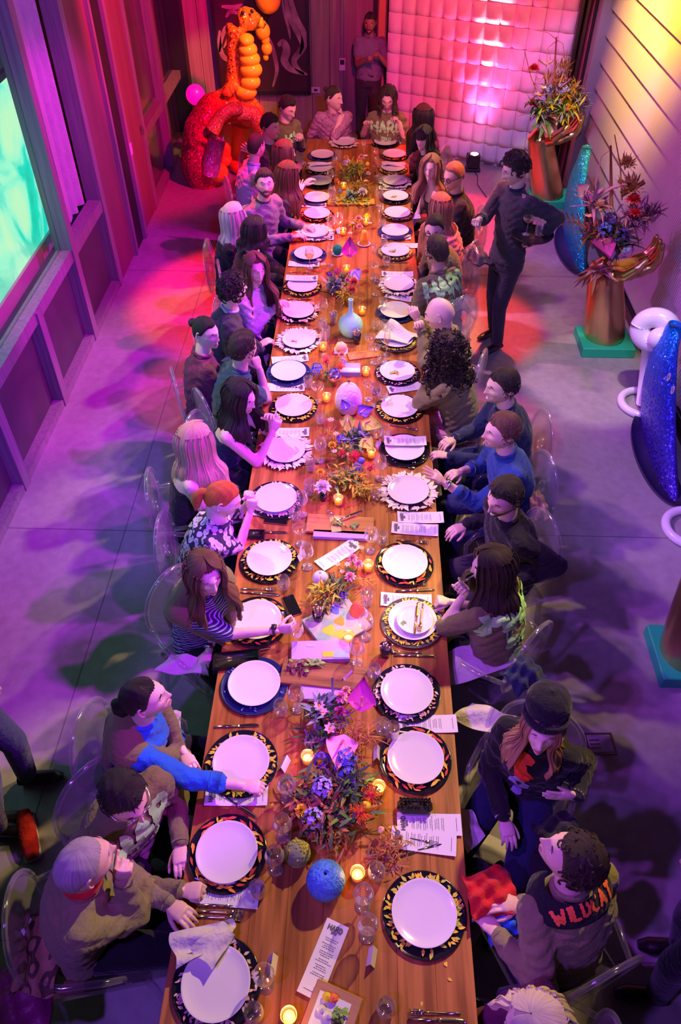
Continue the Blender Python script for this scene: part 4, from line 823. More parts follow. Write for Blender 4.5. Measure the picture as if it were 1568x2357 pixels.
g('R13', 1135, 1303, 1.22, 'person with long dark hair drinking, olive sweatshirt with pale green back lettering', (178, 12), 138, 'clear acrylic chair under the guest who is drinking', female=True, hair=('long', 'dark'), top=('olive', 'half'), skin='fair', pr=('back', HB, .17, 0, -.1), L=(1066, 1372, 1.0), R=(1035, 1385, .80), hl='grip', hr='fist', palmL=(-.3, -.2, 0, .1, .1, 1), lean=.08, closed=.9)
g('R14', 1250, 1668, 1.24, 'person in a black knitted hat with long auburn hair and black top, hand on chest', (-104, -4), -118, 'clear acrylic chair under the guest in the black knitted hat', female=True, hair=('beanie', 'lbrown'), top=('black', 'long'), bottom='navy', skin='fair', R=(1160, 1885, .70), L=(1325, 1835, .86), hl='flat', hr='relaxed', palmL=(.2, 1, 0, -1, .0, .1), extra=[('beads', 'L'), ('beads', 'R')], closed=.8, lean=.04)
g('R15', 1318, 1975, 1.24, 'person with tousled dark hair, olive sweatshirt and black scarf with orange letters', (150, -14), 116, 'clear acrylic chair under the guest with the lettered scarf', hair=('messy', 'dark'), top=('oliv2', 'long'), skin='light', L=(1145, 2150, .80), R=(1195, 2080, .82), hl='relaxed', hr='relaxed', extra=[('scarf',)], lean=.10)
g('R16', 1240, 2362, 1.22, 'person with long greying blonde hair cut off by the lower edge', (170, 20), 170, 'clear acrylic chair at the front right corner', female=True, hair=('long', 'pale'), top=('plum', 'long'), skin='fair', lean=.10)
# chest print of the guest in the hat
c = G['R14']; out = np.cross(c['ts'], c['up']); out = unit(out)*np.sign(out@c['tf']); rg = np.cross(c['up'], out)
for nm, colr, ln in (('red_print', (.9, .06, .03), [('S', .13, .045, .0, 0), ('C', .12, .03, .02, 0)]), ('lilac_print', (.45, .4, .75), [('O', .11, .035, -.12, 0), ('v', .07, .02, -.20, 0)])):
    print_on('print', c['surf'], ln, c['N']-c['up']*.20-c['r0']+rg*-.01, rg, c['up'], mat(nm, colr, .6), [x for x in c['root'].children if x.name.startswith('shirt')][0])
# ---- standing people
wY = 6.50; hw = PY(1187, 388, wY)
wt = person('waiter in a dark shirt carrying a tray, standing behind the right-hand guests', hw, (-168, 24), -146, hair=('wavy', 'dark'), top=('char', 'push'), bottom='char', skin='light', standing=.90, lean=.02, L=PY(1236, 556, 6.32), R=PY(1100, 507, 6.30), hl='flat', hr='fist', palmL=(0, 0, 1, -.7, -.5, 0), collar='navy', closed=.8)
G['W'] = wt
f3 = person('person in a pale shirt standing in the doorway at the back', PY(852, 52, 11.86), (-100, 14), -95, hair=('crop', 'black'), top=('grey', 'short'), bottom='char', skin='deep', beard=True, standing=.84, lean=.02, L=PY(872, 128, 11.6), R=PY(845, 135, 11.6), hl='fist', hr='fist', scale=.97)
pa = P(75, 1850, 0); person('standing person in blue jeans and a brown coat at the left edge', (pa[0]-.02, pa[1]+.02, 1.62), (0, 10), 10, hair=('short', 'dark'), top=('char', 'long'), bottom='jean', skin='light', standing=.90, lean=.01)
pb_ = P(60, 1975, 0); person('standing person in glossy black trousers at the left edge', (pb_[0]-.16, pb_[1]+.02, 1.60), (0, 10), 0, female=True, hair=('long', 'dark'), top=('black', 'long'), bottom='black', skin='fair', standing=.88, lean=.01)
pc_ = P(1440, 2225, 0); person('standing person in black at the lower right edge', (pc_[0]+.10, pc_[1]-.02, 1.62), (180, 10), 175, hair=('short', 'black'), top=('black', 'long'), bottom='black', skin='light', standing=.90, lean=.01)
# ================================================================ the long table
TZ = .75; TXL, TXR, TY0, TY1 = -.715, .505, .25, 9.84
oak = mat('oak_top', (.43, .165, .040), .45, noise=((26, 1.6, 26), (.21, .068, .015), .13), bump=((70, 4, 70), .12), spec=.35)
tb = empty('dining_table', (-.1, 5, 0), 'very long wooden dining table running down the room', 'table')
npl = 8; pw = (TXR-TXL)/npl
for k in range(npl): ob('plank', MB().box((TXL+pw*(k+.5)+.1, (TY0+TY1)/2-5, TZ-.025), (pw-.0005, TY1-TY0, .05), bev=.0015), oak, tb, smooth=False)
m = MB()
for x in (TXL+.05, TXR-.05): m.box((x+.1, (TY0+TY1)/2-5, TZ-.085), (.03, TY1-TY0-.1, .07))
for y in (TY0+.05, TY1-.05): m.box((0, y-5, TZ-.085), (TXR-TXL-.1, .03, .07))
ob('apron', m, oak, tb, smooth=False)
for y in (.9, 3.1, 5.3, 7.5, 9.4):
    for x in (-.28, .28): ob('leg', MB().box((x, y-5, .35), (.09, .09, .70), bev=.006), oak, tb, smooth=False)
# ---- plates
porc = mat('white_porcelain', (.74, .72, .74), .16, coat=.4); bglass = mat('dark_glass', (.012, .012, .02), .12, coat=.5); bluegl = mat('navy_glass', (.02, .03, .12), .15, coat=.5)
clearp = mat('smoky_glass', (.10, .10, .09), .12, coat=.4)
PC = dict(yellow=(.80, .58, .03), orange=(.85, .30, .03), red=(.6, .04, .03), pink=(.62, .24, .30), white=(.80, .78, .58), lime=(.52, .56, .05), blue=(.10, .14, .45), cream=(.7, .55, .4), magenta=(.6, .06, .3))
def petm(n): return mat('petal_'+n, PC[n], .6)
CT = {'yellow': (bglass, ('yellow', 'lime'), 90, .030), 'orange': (bglass, ('orange', 'yellow', 'red'), 46, .050), 'pink': (bglass, ('pink', 'cream'), 80, .024), 'white': (clearp, ('white', 'white', 'cream'), 84, .064), 'lime': (clearp, ('lime', 'yellow'), 120, .026),
      'navy': (bluegl, ('blue',), 14, .022), 'dark': (bglass, ('blue', 'cream'), 12, .02), 'pleaf': (bglass, ('pink', 'white'), 76, .052)}
prof_c = [(.001, .004), (.12, .004), (.150, .007), (.170, .012), (.174, .014), (.173, .011), (.15, .003), (.11, 0), (.001, 0)]
prof_p = [(.001, .022), (.085, .022), (.105, .024), (.125, .030), (.134, .034), (.1355, .0335), (.134, .031), (.115, .022), (.09, .014), (.08, .010), (.001, .010)]
CM, RM = {}, {}
for k, (cm_, cols, n, L) in CT.items():
    CM[k] = MB().lathe(prof_c, seg=48).mesh('charger', [cm_]); rs = np.random.RandomState(len(k)+n); m = MB()
    for i in range(n):
        a = rs.uniform(0, 2*pi); r = rs.uniform(.132, .158) if k not in ('white', 'pleaf') else rs.uniform(.145, .172); 
        if k in ('yellow', 'orange') and rs.rand() < .35: a = rs.normal(1.2, .9)
        da = a+(rs.normal(pi/2, .5) if k == 'orange' else rs.normal(0, .7)); L_ = L*rs.uniform(.6, 1.1)
        m.leaf((r*math.cos(a)-.4*L_*math.cos(da), r*math.sin(a)-.4*L_*math.sin(da), .014+.006*rs.rand()), (math.cos(da), math.sin(da), .1), L_, L_*(.5 if k != 'orange' else .3), bend=.02, mi=rs.randint(len(cols)), n=4)
    RM[k] = m.mesh('petal_ring', [petm(c_) for c_ in cols])
PL = MB().lathe(prof_p, seg=56).mesh('plate', [porc])
BR = [('R', 977, 2100, 'yellow', 'bare, nearest the front right corner'), ('R', 957, 1743, 'orange', 'bare, just above the black quilted clutch'), ('R', 937, 1590, 'pink', 'bare, below the cup of pale breadsticks'), ('R', 950, 1427, 'lime', 'with a small plate and crossed cutlery on it'), ('R', 932, 1293, 'orange', 'bare, beside the candle and pink blossoms'),
      ('R', 940, 1127, 'white', 'bare, under the outstretched hand with the steel watch'), ('R', 932, 1030, 'dark', 'half covered by a menu sheet'), ('R', 920, 935, 'yellow', 'bare, right of the white egg-shaped vase'), ('R', 915, 853, 'pink', 'with scraps of salad, left of the curly-haired guest'), ('R', 913, 778, 'lime', 'covered by a folded napkin'),
      ('R', 912, 713, 'navy', 'bare, in front of the bald guest'), ('R', 918, 652, 'white', 'bare, by the hand of the guest with lettered back'), ('R', 910, 575, 'lime', 'with a garnish of herbs, right of the yellow bell'), ('R', 910, 529, 'navy', 'bare, right of the yellow bell with a menu beside it'), ('R', 915, 488, 'orange', 'bare, in front of the long light-brown-haired guest'), ('R', 911, 450, 'dark', 'with a few crumbs, in front of the dark-rimmed glasses guest'), ('R', 910, 415, 'white', 'bare, in front of the smiling blonde guest'), ('R', 905, 384, 'yellow', 'with a napkin laid on it, far right'), ('R', 908, 353, 'orange', 'bare, in front of the smiling guest with fringe'), ('R', 887, 325, 'dark', 'bare, at the far end on the right'),
      ('L', 497, 2262, 'pink', 'under a crumpled napkin'), ('L', 522, 1960, 'orange', 'bare, by the fist of the guest in glasses'), ('L', 555, 1752, 'yellow', 'bare, under the blue-sleeved arm'), ('L', 585, 1572, 'navy', 'bare, at the end of the dark bread board'), ('L', 592, 1425, 'orange', 'bare, under the arm with the bead bracelet'), ('L', 620, 1285, 'yellow', 'bare, in front of the copper-haired guest'),
      ('L', 635, 1145, 'pink', 'bare, beside the clasped hands'), ('L', 657, 1035, 'white', 'bare, below the raised hands'), ('L', 676, 932, 'yellow', 'bare, under the raised hands'), ('L', 664, 853, 'navy', 'bare, in front of the teal shirt'), ('L', 688, 780, 'white', 'with a small remnant of food'), ('L', 687, 713, 'pleaf', 'bare, in front of the lilac blouse'), ('L', 696, 655, 'yellow', 'with a menu laid along its far edge'),
      ('L', 710, 582, 'navy', 'bare, behind a stemmed glass of wine'), ('L', 725, 532, 'white', 'bare, beside the hand of the guest in grey'), ('L', 730, 490, 'orange', 'bare, in front of the leather jacket'), ('L', 730, 453, 'navy', 'bare, far left, before the open hand'), ('L', 736, 415, 'dark', 'bare, under the raised open hand'), ('L', 737, 385, 'yellow', 'with a napkin laid on it, far left'), ('L', 742, 354, 'navy', 'bare, beside the far left corner'), ('L', 792, 325, 'white', 'bare, at the far end on the left')]
CDESC = dict(yellow='dark charger ringed with yellow petals', orange='dark charger ringed with orange petals', pink='dark charger ringed with pink blossoms', white='charger ringed with white leaves', lime='charger ringed with lime yellow petals', navy='plain navy glass charger', dark='plain dark glass charger', pleaf='charger ringed with pale pink leaves')
PLP = []
for i, (sd, x, y, k, ds) in enumerate(BR):
    p = P(x, y, TZ+.034); PLP.append(p)
    c = link('charger', CM[k], None, (p[0], p[1], TZ+.001), i*1.3); tag(c, CDESC[k]+' under the plate '+' '.join(ds.split(', ')[-1].split()[:7]), 'charger plate', 'charger plates under the dinner plates'); r = link('petal_ring', RM[k], c); r['kind'] = 'stuff'
    d = link('dinner_plate', PL, None, (p[0], p[1], TZ+.0045), 0); tag(d, 'white round dinner plate '+ds, 'plate', 'white dinner plates')
# side plate with cutlery on it
m = MB().lathe([(r*.74, z*.8) for r, z in prof_p], seg=40); p = PLP[3]; o = ob('side_plate', m, porc, loc=(p[0]+.01, p[1]-.01, TZ+.031)); tag(o, 'smaller white plate with crossed gold cutlery and a herb sprig', 'plate')
# ---- cutlery
steel = mat('polished_steel', (.65, .62, .62), .18, 1); gold = mat('brushed_gold', (.85, .60, .22), .22, 1)
def fork_mb():
    m = MB(); m.tube([(-.10, 0, .004), (-.04, 0, .005), (.02, 0, .009), (.04, 0, .008)], [.005, .0045, .0028, .004], 8, flat=.5); m.tube([(.038, 0, .008), (.055, 0, .006), (.062, 0, .006)], [.005, .011, .011], 8, flat=.18)
    for y in (-.009, -.003, .003, .009): m.tube([(.06, y, .006), (.085, y, .007), (.10, y*.9, .010)], [.0022, .0018, .0008], 5)
    return m
def knife_mb():
    m = MB(); m.tube([(-.11, 0, .005), (-.05, 0, .006), (.0, 0, .005)], [.006, .0065, .005], 8, flat=.6); m.tube([(0, 0, .005), (.02, .001, .004), (.07, .002, .004), (.10, .001, .004), (.118, -.003, .004)], [.006, .0085, .0095, .008, .001], 8, flat=.14); return m
def spoon_mb():
    m = MB(); m.tube([(-.09, 0, .004), (-.02, 0, .005), (.04, 0, .008)], [.005, .004, .0028], 8, flat=.5); m.ell((.065, 0, .007), (.026, .016, .004)); return m
CUT = {}
for nm, fn in (('fork', fork_mb), ('knife', knife_mb), ('spoon', spoon_mb)):
    for mn, mm in (('steel', steel), ('gold', gold)): CUT[nm, mn] = fn().mesh(nm, [mm])
def cut(nm, x, y, deg, where, mt='steel', z=TZ+.001):
    p = P(x, y, z); o = link(nm, CUT[nm, mt], None, p, math.radians(deg)); return tag(o, f'{"gold" if mt == "gold" else "steel"} {nm} {where}', nm, 'table cutlery')
for a in (('fork', 958, 1926+8, -10, 'peeping out below the menu sheets'), ('knife', 962, 1958, 195, 'angled below the menu sheets at the right'), ('fork', 1000, 2332, 180, 'upper of the pair at the front right edge'), ('knife', 1005, 2350, 0, 'lower of the pair at the front right edge'),
          ('fork', 510, 2100, 0, 'nearest the napkin at the front left'), ('fork', 505, 2112, 0, 'touching the napkin at the front left'), ('knife', 520, 2086, 0, 'topmost above the napkin at the front left'), ('knife', 520, 2345, 10, 'below the plate under the napkin'), 
          ('knife', 545, 1853, -30, 'above the plate by the fist'), ('knife', 545, 1672, 4, 'above the plate under the blue sleeve'), ('knife', 575, 1503, 18, 'slanting above the plate at the dark board'), ('fork', 595, 1357, 0, 'below the yellow petal plate on the left'), ('knife', 598, 1367, -4, 'below the fork of the yellow petal plate'),
          ('fork', 930, 1502, 180, 'right of the cup of breadsticks'), ('knife', 955, 1510, 0, 'lower one right of the cup of breadsticks'), ('fork', 945, 1347, 5, 'below the orange petal plate on the right'), ('knife', 955, 1360, 5, 'lower one below the orange petal plate on the right'), ('fork', 950, 1247, -5, 'above the orange petal plate on the right'), ('knife', 620, 1226, 0, 'between the black wallet and the left plate'),
          ('knife', 930, 1170, -4, 'below the white leaf plate on the right'), ('fork', 930, 985, -15, 'below the right-hand yellow petal plate'), ('spoon', 925, 1075, -8, 'below the plate half covered by a menu'), ('knife', 700, 1070, 8, 'below the white leaf plate on the left'), ('fork', 665, 893, 0, 'under the menu by the teal shirt'),
          ('fork', 688, 683, 0, 'upper gold one below the lilac blouse plate', 'gold'), ('knife', 688, 690, 0, 'lower gold one below the lilac blouse plate', 'gold'), ('fork', 686, 742, 0, 'upper gold one above the plate with food', 'gold'), ('knife', 686, 748, 0, 'lower gold one above the plate with food', 'gold'), ('knife', 912, 605, 0, 'below the garnished plate'), ('knife', 905, 555, 0, 'between two far right plates'), ('fork', 690, 628, 0, 'above the left plate with a menu')):
    cut(*a[:5], *(a[5:] or ()))
p = PLP[3]
for nm, dx, dz in (('fork', .045, .04), ('knife', .02, .04)): o = link(nm, CUT[nm, 'gold'], None, (p[0]+dx, p[1]-.0, TZ+.0525), math.radians(-98 if nm == 'fork' else 82)); tag(o, f'gold {nm} lying on the small side plate', nm, 'table cutlery')
# ---- menus with logo and columns of print
pap = mat('menu_paper', (.74, .72, .74), .7); ink = mat('menu_ink', (.10, .09, .10), .7)
def menu_mb():
    m = MB(); L, W = .29, .098; X = np.linspace(-L/2, L/2, 9); z = .004+.006*(np.abs(X)/(L/2))**3
    m.grid(np.stack([np.stack([X, np.full(9, y), z], -1) for y in (-W/2, W/2)], 1))
    return m
def menu_print():
    m = MB(); rs = np.random.RandomState(2); zf = lambda x: .0052+.006*(abs(x)/.145)**3
    for text, h, wd, x0 in (('HARD', .020, .0055, -.128), ('BRO', .010, .0025, -.106)):
        st, tw_ = strokes(text, h, wd)
        for pl, w_ in st:
            d = np.gradient(pl, axis=0); d /= np.linalg.norm(d, axis=1)[:, None]+1e-9; pe = np.stack([-d[:, 1], d[:, 0]], -1)
            R = [[(x0+h-(q+e*w_/2*s_)[1], (q+e*w_/2*s_)[0]-tw_/2, zf(x0)) for q, e in zip(pl, pe)] for s_ in (-1, 1)]; R = np.array(R); m.grid(R.transpose(1, 0, 2)[::-1])
    x = -.078
    for blk in (2, 3, 3, 2, 3, 2):
        for j in range(blk):
            w_ = rs.uniform(.018, .034); y0 = 0; 
            while y0 < 2*w_:
                l = rs.uniform(.004, .010); m.add([[x, -w_+y0, zf(x)], [x+.0022, -w_+y0, zf(x)], [x+.0022, -w_+y0+l, zf(x)], [x, -w_+y0+l, zf(x)]], np.array([[0, 1, 2, 3]])); y0 += l+.0022
            x += .0078
        x += .0065
    m.add([[.122, -.03, zf(.122)], [.124, -.03, zf(.122)], [.124, .03, zf(.122)], [.122, .03, zf(.122)]], np.array([[0, 1, 2, 3]]))
    return m
ME, MP = menu_mb().mesh('menu_sheet', [pap], False), menu_print().mesh('printing', [ink], False)
for x, y, dg, z, ds in ((745, 2208, 68+180, 0, 'lying lengthwise at the front of the table'), (975, 1937, -6, .002, 'lower of two overlapping sheets by the clutch'), (988, 1898, 0, 0, 'upper of two overlapping sheets, under the clutch'), (985, 1667, 2, 0, 'tucked under the plate with pink blossoms'), (778, 1278, 222, 0, 'lying slantwise beside the pink blossoms'), (968, 1192, 1, 0, 'upper of two at the right edge by the watch hand'), (955, 1219, -4, 0, 'lower of two at the right edge by the watch hand'),
                       (933, 1016, 1, .037, 'lying on a plate on the right'), (935, 1383, -2, 0, 'under the plate with crossed cutlery'), (520, 2058, -4, 0, 'under the plate by the fist'), (545, 1832, 2, 0, 'below the blue-sleeved arm'), (935, 893, 16, 0, 'slanting above the plate right of the egg-shaped vase'), (668, 828, 190, 0, 'above the navy glass charger of the teal shirt'), (658, 893, 181, 0, 'below the navy glass charger of the teal shirt'), (665, 996, 182, 0, 'below the raised hands'), (700, 609, 180, 0, 'below the plate behind the wine glass'), (695, 641, 180, .036, 'lying on the plate below the wine glass'),
                       (915, 632, 0, 0, 'above the white leaf plate on the far right'), (925, 686, -18, 0, 'beside the hand of the guest with lettered back'), (912, 547, 0, .0, 'below the far right plate beside the yellow bell'), (935, 500, 3, 0, 'sticking out past the far right edge'), (735, 548, 180, 0, 'by the hand of the guest in grey'), (720, 473, 180, 0, 'on the far left beside the leather sleeve'), (903, 434, 0, 0, 'between two far right plates'), (625, 1178, 175, 0, 'under the plate beside the clasped hands'), (915, 328, 12, 0, 'at the far right corner'), (940, 566, 0, 0, 'by the garnished plate at the right edge')):
    o = link('menu_sheet', ME, None, P(x, y, TZ+.002+z), math.radians(dg)); tag(o, 'printed white menu sheet '+ds, 'menu', 'printed menu sheets'); link('printing', MP, o)['kind'] = 'stuff'
# ---- glasses
def gl(prof, liq=None, lm=None):
    r = MB().lathe(prof, seg=22).mesh('glass', [GLASS]); l = None
    if liq: l = MB().lathe(liq, seg=18).mesh('drink', [lm]); 
    return r, l
wine_p = [(.001, .004), (.033, .002), (.034, .004), (.012, .008), (.0045, .016), (.004, .085), (.010, .093), (.030, .108), (.041, .130), (.042, .146), (.036, .175), (.031, .195)]
coupe_p = [(.001, .004), (.033, .002), (.034, .004), (.010, .008), (.004, .016), (.004, .10), (.012, .106), (.036, .118), (.047, .138), (.046, .158)]
tumb_p = [(.001, .006), (.026, .003), (.033, .018), (.038, .042), (.037, .065), (.032, .092), (.031, .095)]
high_p = [(.001, .006), (.028, .003), (.031, .02), (.034, .08), (.035, .115)]
flute_p = [(.001, .004), (.030, .002), (.031, .004), (.008, .009), (.004, .02), (.004, .085), (.012, .098), (.026, .13), (.027, .16), (.023, .21)]
water = glassmat('still_water', (.9, .92, .95), .3, .05)
KG = {'wine': (gl(wine_p), 'empty stemmed wine glass', .195), 'white': (gl(wine_p, [(.001, .098), (.028, .108), (.040, .130), (.001, .130)], WHITEW), 'stemmed glass of pale wine', .195), 'red': (gl(wine_p, [(.001, .098), (.028, .108), (.040, .130), (.001, .131)], WINE), 'stemmed glass of red wine', .195),
      'coupe': (gl(coupe_p, [(.001, .108), (.034, .118), (.044, .134), (.001, .134)], WHITEW), 'shallow coupe glass', .158), 'tumbler': (gl(tumb_p, [(.001, .008), (.025, .007), (.036, .042), (.001, .042)], water), 'rounded water tumbler', .095), 'high': (gl(high_p, [(.001, .008), (.027, .007), (.033, .08), (.001, .08)], water), 'straight-sided water glass', .115),
      'flute': (gl(flute_p, [(.001, .10), (.025, .13), (.001, .131)], WHITEW), 'slender flute glass', .21), 'rose': (gl(flute_p, [(.001, .10), (.026, .13), (.025, .175), (.001, .175)], mat('rose_drink', (.8, .12, .06), .2)), 'slender glass of rose drink', .21)}
GI = [(890, 2312, 'tumbler', 'at the front edge, left of the cutlery pair'), (605, 2235, 'wine', 'beside the place card right of the napkin plate'), (582, 2325, 'tumbler', 'at the front edge below the napkin plate'), (848, 2118, 'wine', 'nearest, above the front menu sheet'), (838, 2048, 'wine', 'directly beyond the nearest stemmed glass'), (868, 1998, 'tumbler', 'right of the candle beside the blue vase'), (590, 2040, 'tumbler', 'beside the plate by the fist'), (630, 1960, 'red', 'left of the mossy globe'),
      (648, 1885, 'white', 'left of the large bouquet near the yellow flower'), (658, 1795, 'wine', 'at the fingertips of the blue-sleeved arm'), (882, 1662, 'tumbler', 'left one of two below the pink-ringed plate'), (905, 1672, 'high', 'right one of two below the pink-ringed plate'), (645, 1618, 'tumbler', 'right of the plain navy plate'), (681, 1585, 'white', 'standing in front of the dark board'), (862, 1535, 'tumbler', 'left of the pink-ringed plate'), (823, 1478, 'wine', 'right of the purple book'), (843, 1418, 'wine', 'beside the coral cone'),
      (845, 1362, 'high', 'behind the coral cone'), (652, 1330, 'tumbler', 'below the yellow-ringed plate on the left'), (705, 1255, 'wine', 'left of the slanting menu'), (690, 1212, 'coupe', 'left of the long bread board'), (855, 1218, 'wine', 'left one at the right end of the bread board'), (880, 1226, 'tumbler', 'right one at the right end of the bread board'), (693, 1135, 'wine', 'right of the clasped hands plate'), (680, 1172, 'tumbler', 'by the phone near the clasped hands'), (712, 1108, 'high', 'beside the white anemone'), (714, 1052, 'high', 'tall, right of the left white leaf plate'),
      (737, 1010, 'wine', 'left of the green anthuriums'), (877, 1052, 'wine', 'right of the orange blossoms'), (866, 1122, 'tumbler', 'left of the right-hand white leaf plate'), (870, 978, 'white', 'right of the green anthuriums'), (889, 985, 'tumbler', 'close to the plate with the menu'), (737, 950, 'tumbler', 'left of the white egg-shaped vase'), (731, 885, 'coupe', 'left of the white egg-shaped vase top'), (849, 880, 'coupe', 'right of the white egg-shaped vase top'), (866, 885, 'red', 'right of the white egg-shaped vase'), (882, 900, 'tumbler', 'left of the right-hand yellow plate'),
      (709, 868, 'tumbler', 'beside the blue hydrangea'), (852, 772, 'coupe', 'right of the mint bottle vase'), (862, 796, 'coupe', 'just below another coupe right of the mint vase'), (880, 818, 'tumbler', 'above the pink-ringed right plate'), (892, 765, 'flute', 'beside the folded napkin'), (744, 765, 'flute', 'left of the mint bottle vase'), (866, 735, 'tumbler', 'left one above the folded napkin'), (886, 740, 'high', 'right one above the folded napkin'), (744, 690, 'white', 'left of the glass of breadsticks'), (742, 735, 'tumbler', 'below the glass of pale wine on the left'),
      (750, 752, 'high', 'left of the mint vase shoulder'), (861, 605, 'coupe', 'beyond the white leaf plate on the right'), (866, 632, 'red', 'left of the right-hand white leaf plate, far'), (882, 688, 'high', 'by the hand of the guest with lettered back'), (712, 572, 'white', 'in front of the plain navy plate on the left'), (760, 562, 'flute', 'left of the green dome'), (862, 562, 'flute', 'left of the garnished plate'), (890, 590, 'tumbler', 'below the garnished plate'), (884, 549, 'tumbler', 'right of the yellow bell'), (762, 498, 'wine', 'far left, by the grey jumper plate'), (780, 492, 'wine', 'beside the amber tray'),
      (768, 450, 'tumbler', 'far left beside the two bare plates'), (764, 430, 'wine', 'left of the dark fern leaf'), (760, 392, 'wine', 'left of the far bouquet'), (770, 360, 'flute', 'left side of the far bouquet'), (779, 346, 'high', 'at the far left corner'), (866, 340, 'rose', 'behind, near the far end plate'), (868, 362, 'rose', 'nearer one by the far right plate'), (873, 400, 'tumbler', 'right of the far bouquet'), (874, 432, 'wine', 'left of the crumb plate'), (878, 470, 'flute', 'left of the far orange-ringed plate'), (881, 505, 'tumbler', 'left of the navy plate at the bell'), (838, 322, 'flute', 'between the two far end plates')]
for x, y, k, ds in GI:
    (gm, lm_), nm, h = KG[k]; p = P(x, y, TZ+h); o = link({'tumbler': 'water_tumbler', 'high': 'water_glass', 'coupe': 'coupe_glass'}.get(k, 'wine_glass'), gm, None, (p[0], p[1], TZ+.001)); tag(o, nm+' '+ds, 'glass', 'drinking glasses on the table')
    if lm_: link('drink', lm_, o)
# ---- candles
flame = mat('candle_flame', (1, .7, .2), .5, emit=(1, .50, .10), es=22); wax = mat('candle_wax', (.95, .75, .35), .5, emit=(1, .5, .08), es=1.2)
VT = MB().lathe([(.001, .004), (.024, .002), (.028, .01), (.032, .05), (.033, .066), (.031, .066), (.029, .05), (.026, .012), (.001, .01)], seg=20).mesh('votive', [AMBERG]); WX = MB().lathe([(.001, .034), (.024, .034), (.025, .012), (.001, .012)], seg=16).mesh('wax', [wax]); FM = MB().ell((0, 0, .048), (.0055, .0055, .013), seg=8, rings=7).mesh('flame', [flame])
for x, y, ds in ((665, 2338, 'at the front edge of the table'), (823, 2010, 'right of the blue vase'), (708, 1742, 'left of the pale pink anthurium'), (872, 1812, 'beside the orange pincushion bloom'), (802, 1465, 'below the coral cone'), (848, 1300, 'right of the pink blossoms'), (779, 1148, 'above the long bread board'), (855, 1040, 'right of the green anthuriums'), (752, 912, 'left of the white egg-shaped vase'), (843, 852, 'right of the boxed blue book'), (744, 795, 'left of the cream dome'), (834, 712, 'right of the mint bottle neck'),
                 (798, 616, 'beside the purple anthurium'), (790, 530, 'left of the yellow bell'), (843, 508, 'behind the yellow bell'), (791, 425, 'in the far bouquet'), (800, 372, 'behind the far bouquet')):
    p = P(x, y, TZ+.05); o = link('votive_candle', VT, None, (p[0], p[1], TZ+.001)); tag(o, 'lit candle in an amber glass '+ds, 'candle', 'votive candles on the table'); link('wax', WX, o); link('flame', FM, o)
    l = bpy.data.lights.new('candle_light', 'POINT'); l.energy = .55; l.color = (1, .50, .14); l.shadow_soft_size = .012; lo = bpy.data.objects.new('candle_light', l); COL.objects.link(lo); lo.location = (p[0], p[1], TZ+.085)
# ---- place cards
for i, (x, y, dg, ds) in enumerate(((856, 2205, 80, 'right of the front menu sheet'), (627, 2222, 85, 'right of the napkin plate'), (655, 1762, 70, 'above the blue-sleeved hand'), (692, 1283, 60, 'right of the yellow-ringed left plate'), (800, 1562, 50, 'left of the pink-ringed right plate'), (868, 1738, 88, 'left of the right orange plate'), (868, 1027, 60, 'right of the candle by the green anthuriums'), (778, 535, 60, 'left of the yellow bell'))):
    m = MB(); m.add([[-.035, -.018, 0], [.035, -.018, 0], [.035, 0, .045], [-.035, 0, .045], [.035, .018, 0], [-.035, .018, 0]], np.array([[0, 1, 2, 3], [3, 2, 4, 5]])); o = ob('place_card', m, pap, loc=P(x, y, TZ+.001), rz=math.radians(dg), smooth=False); tag(o, 'small folded white place card '+ds, 'place card', 'place cards')
# ---- napkins
linen = cloth('cream_linen', (.72, .66, .66), .9)
def napkin(nm, x, y, z, size, rz, seed, label, hgt=.03):
    n = 22; u = np.linspace(-1, 1, n); U, V = np.meshgrid(u, u, indexing='ij'); rs = np.random.RandomState(seed); a, b = rs.uniform(2, 4, 2)
    Zz = hgt*(.35+.35*np.sin(a*U+b*V)+.3*np.sin(5*V+2*U+seed))*(1-.3*U*U); X = U*size[0]*(1+.08*np.sin(3*V)); Y = V*size[1]*(1-.25*U)
    W = np.stack([X, Y, Zz], -1); m = MB(); m.grid(W); m.grid((W-[0, 0, .004])[::-1]); o = ob(nm, m, linen, loc=P(x, y, z), rz=rz); return tag(o, label, 'napkin')
napkin('napkin', 470, 2165, TZ+.045, (.125, .055), .35, 1, 'crumpled cream napkin on the front left plate', .035); napkin('napkin', 495, 2172, TZ+.065, (.075, .05), .9, 3, 'folded end of a napkin drooping on the front left plate', .025)
napkin('napkin', 915, 770, TZ+.040, (.14, .12), -.5, 5, 'cream napkin opened over a plate on the right', .04); napkin('napkin', 737, 378, TZ+.038, (.13, .05), .1, 6, 'napkin folded on a far left plate', .02); napkin('napkin', 905, 378, TZ+.038, (.13, .05), -.1, 8, 'napkin folded on a far right plate', .02)
napkin('napkin', 1100, 1520, .66, (.10, .17), 1.9, 9, 'blue-lit napkin on the lap of the drinking guest', .03); napkin('napkin', 1130, 1660, .56, (.07, .16), 1.2, 11, 'napkin hanging beside the guest in the knitted hat', .04); napkin('napkin', 425, 1530, .64, (.06, .12), 1.5, 12, 'napkin on the lap of the guest in stripes', .03)
napkin('napkin', 395, 1655, .62, (.05, .05), 1.5, 14, 'small napkin beyond the blue shirt collar', .02); napkin('napkin', 1075, 1905, .62, (.06, .09), .4, 15, 'napkin hanging at the table edge by the menus', .03)
# ================================================================ things down the middle of the table
def thing(nm, mb, m, x, y, z, label, cat, rz=0, smooth=True, at=None):
    o = ob(nm, mb, m, loc=P(x, y, z) if at is None else at, rz=rz, smooth=smooth); return tag(o, label, cat)
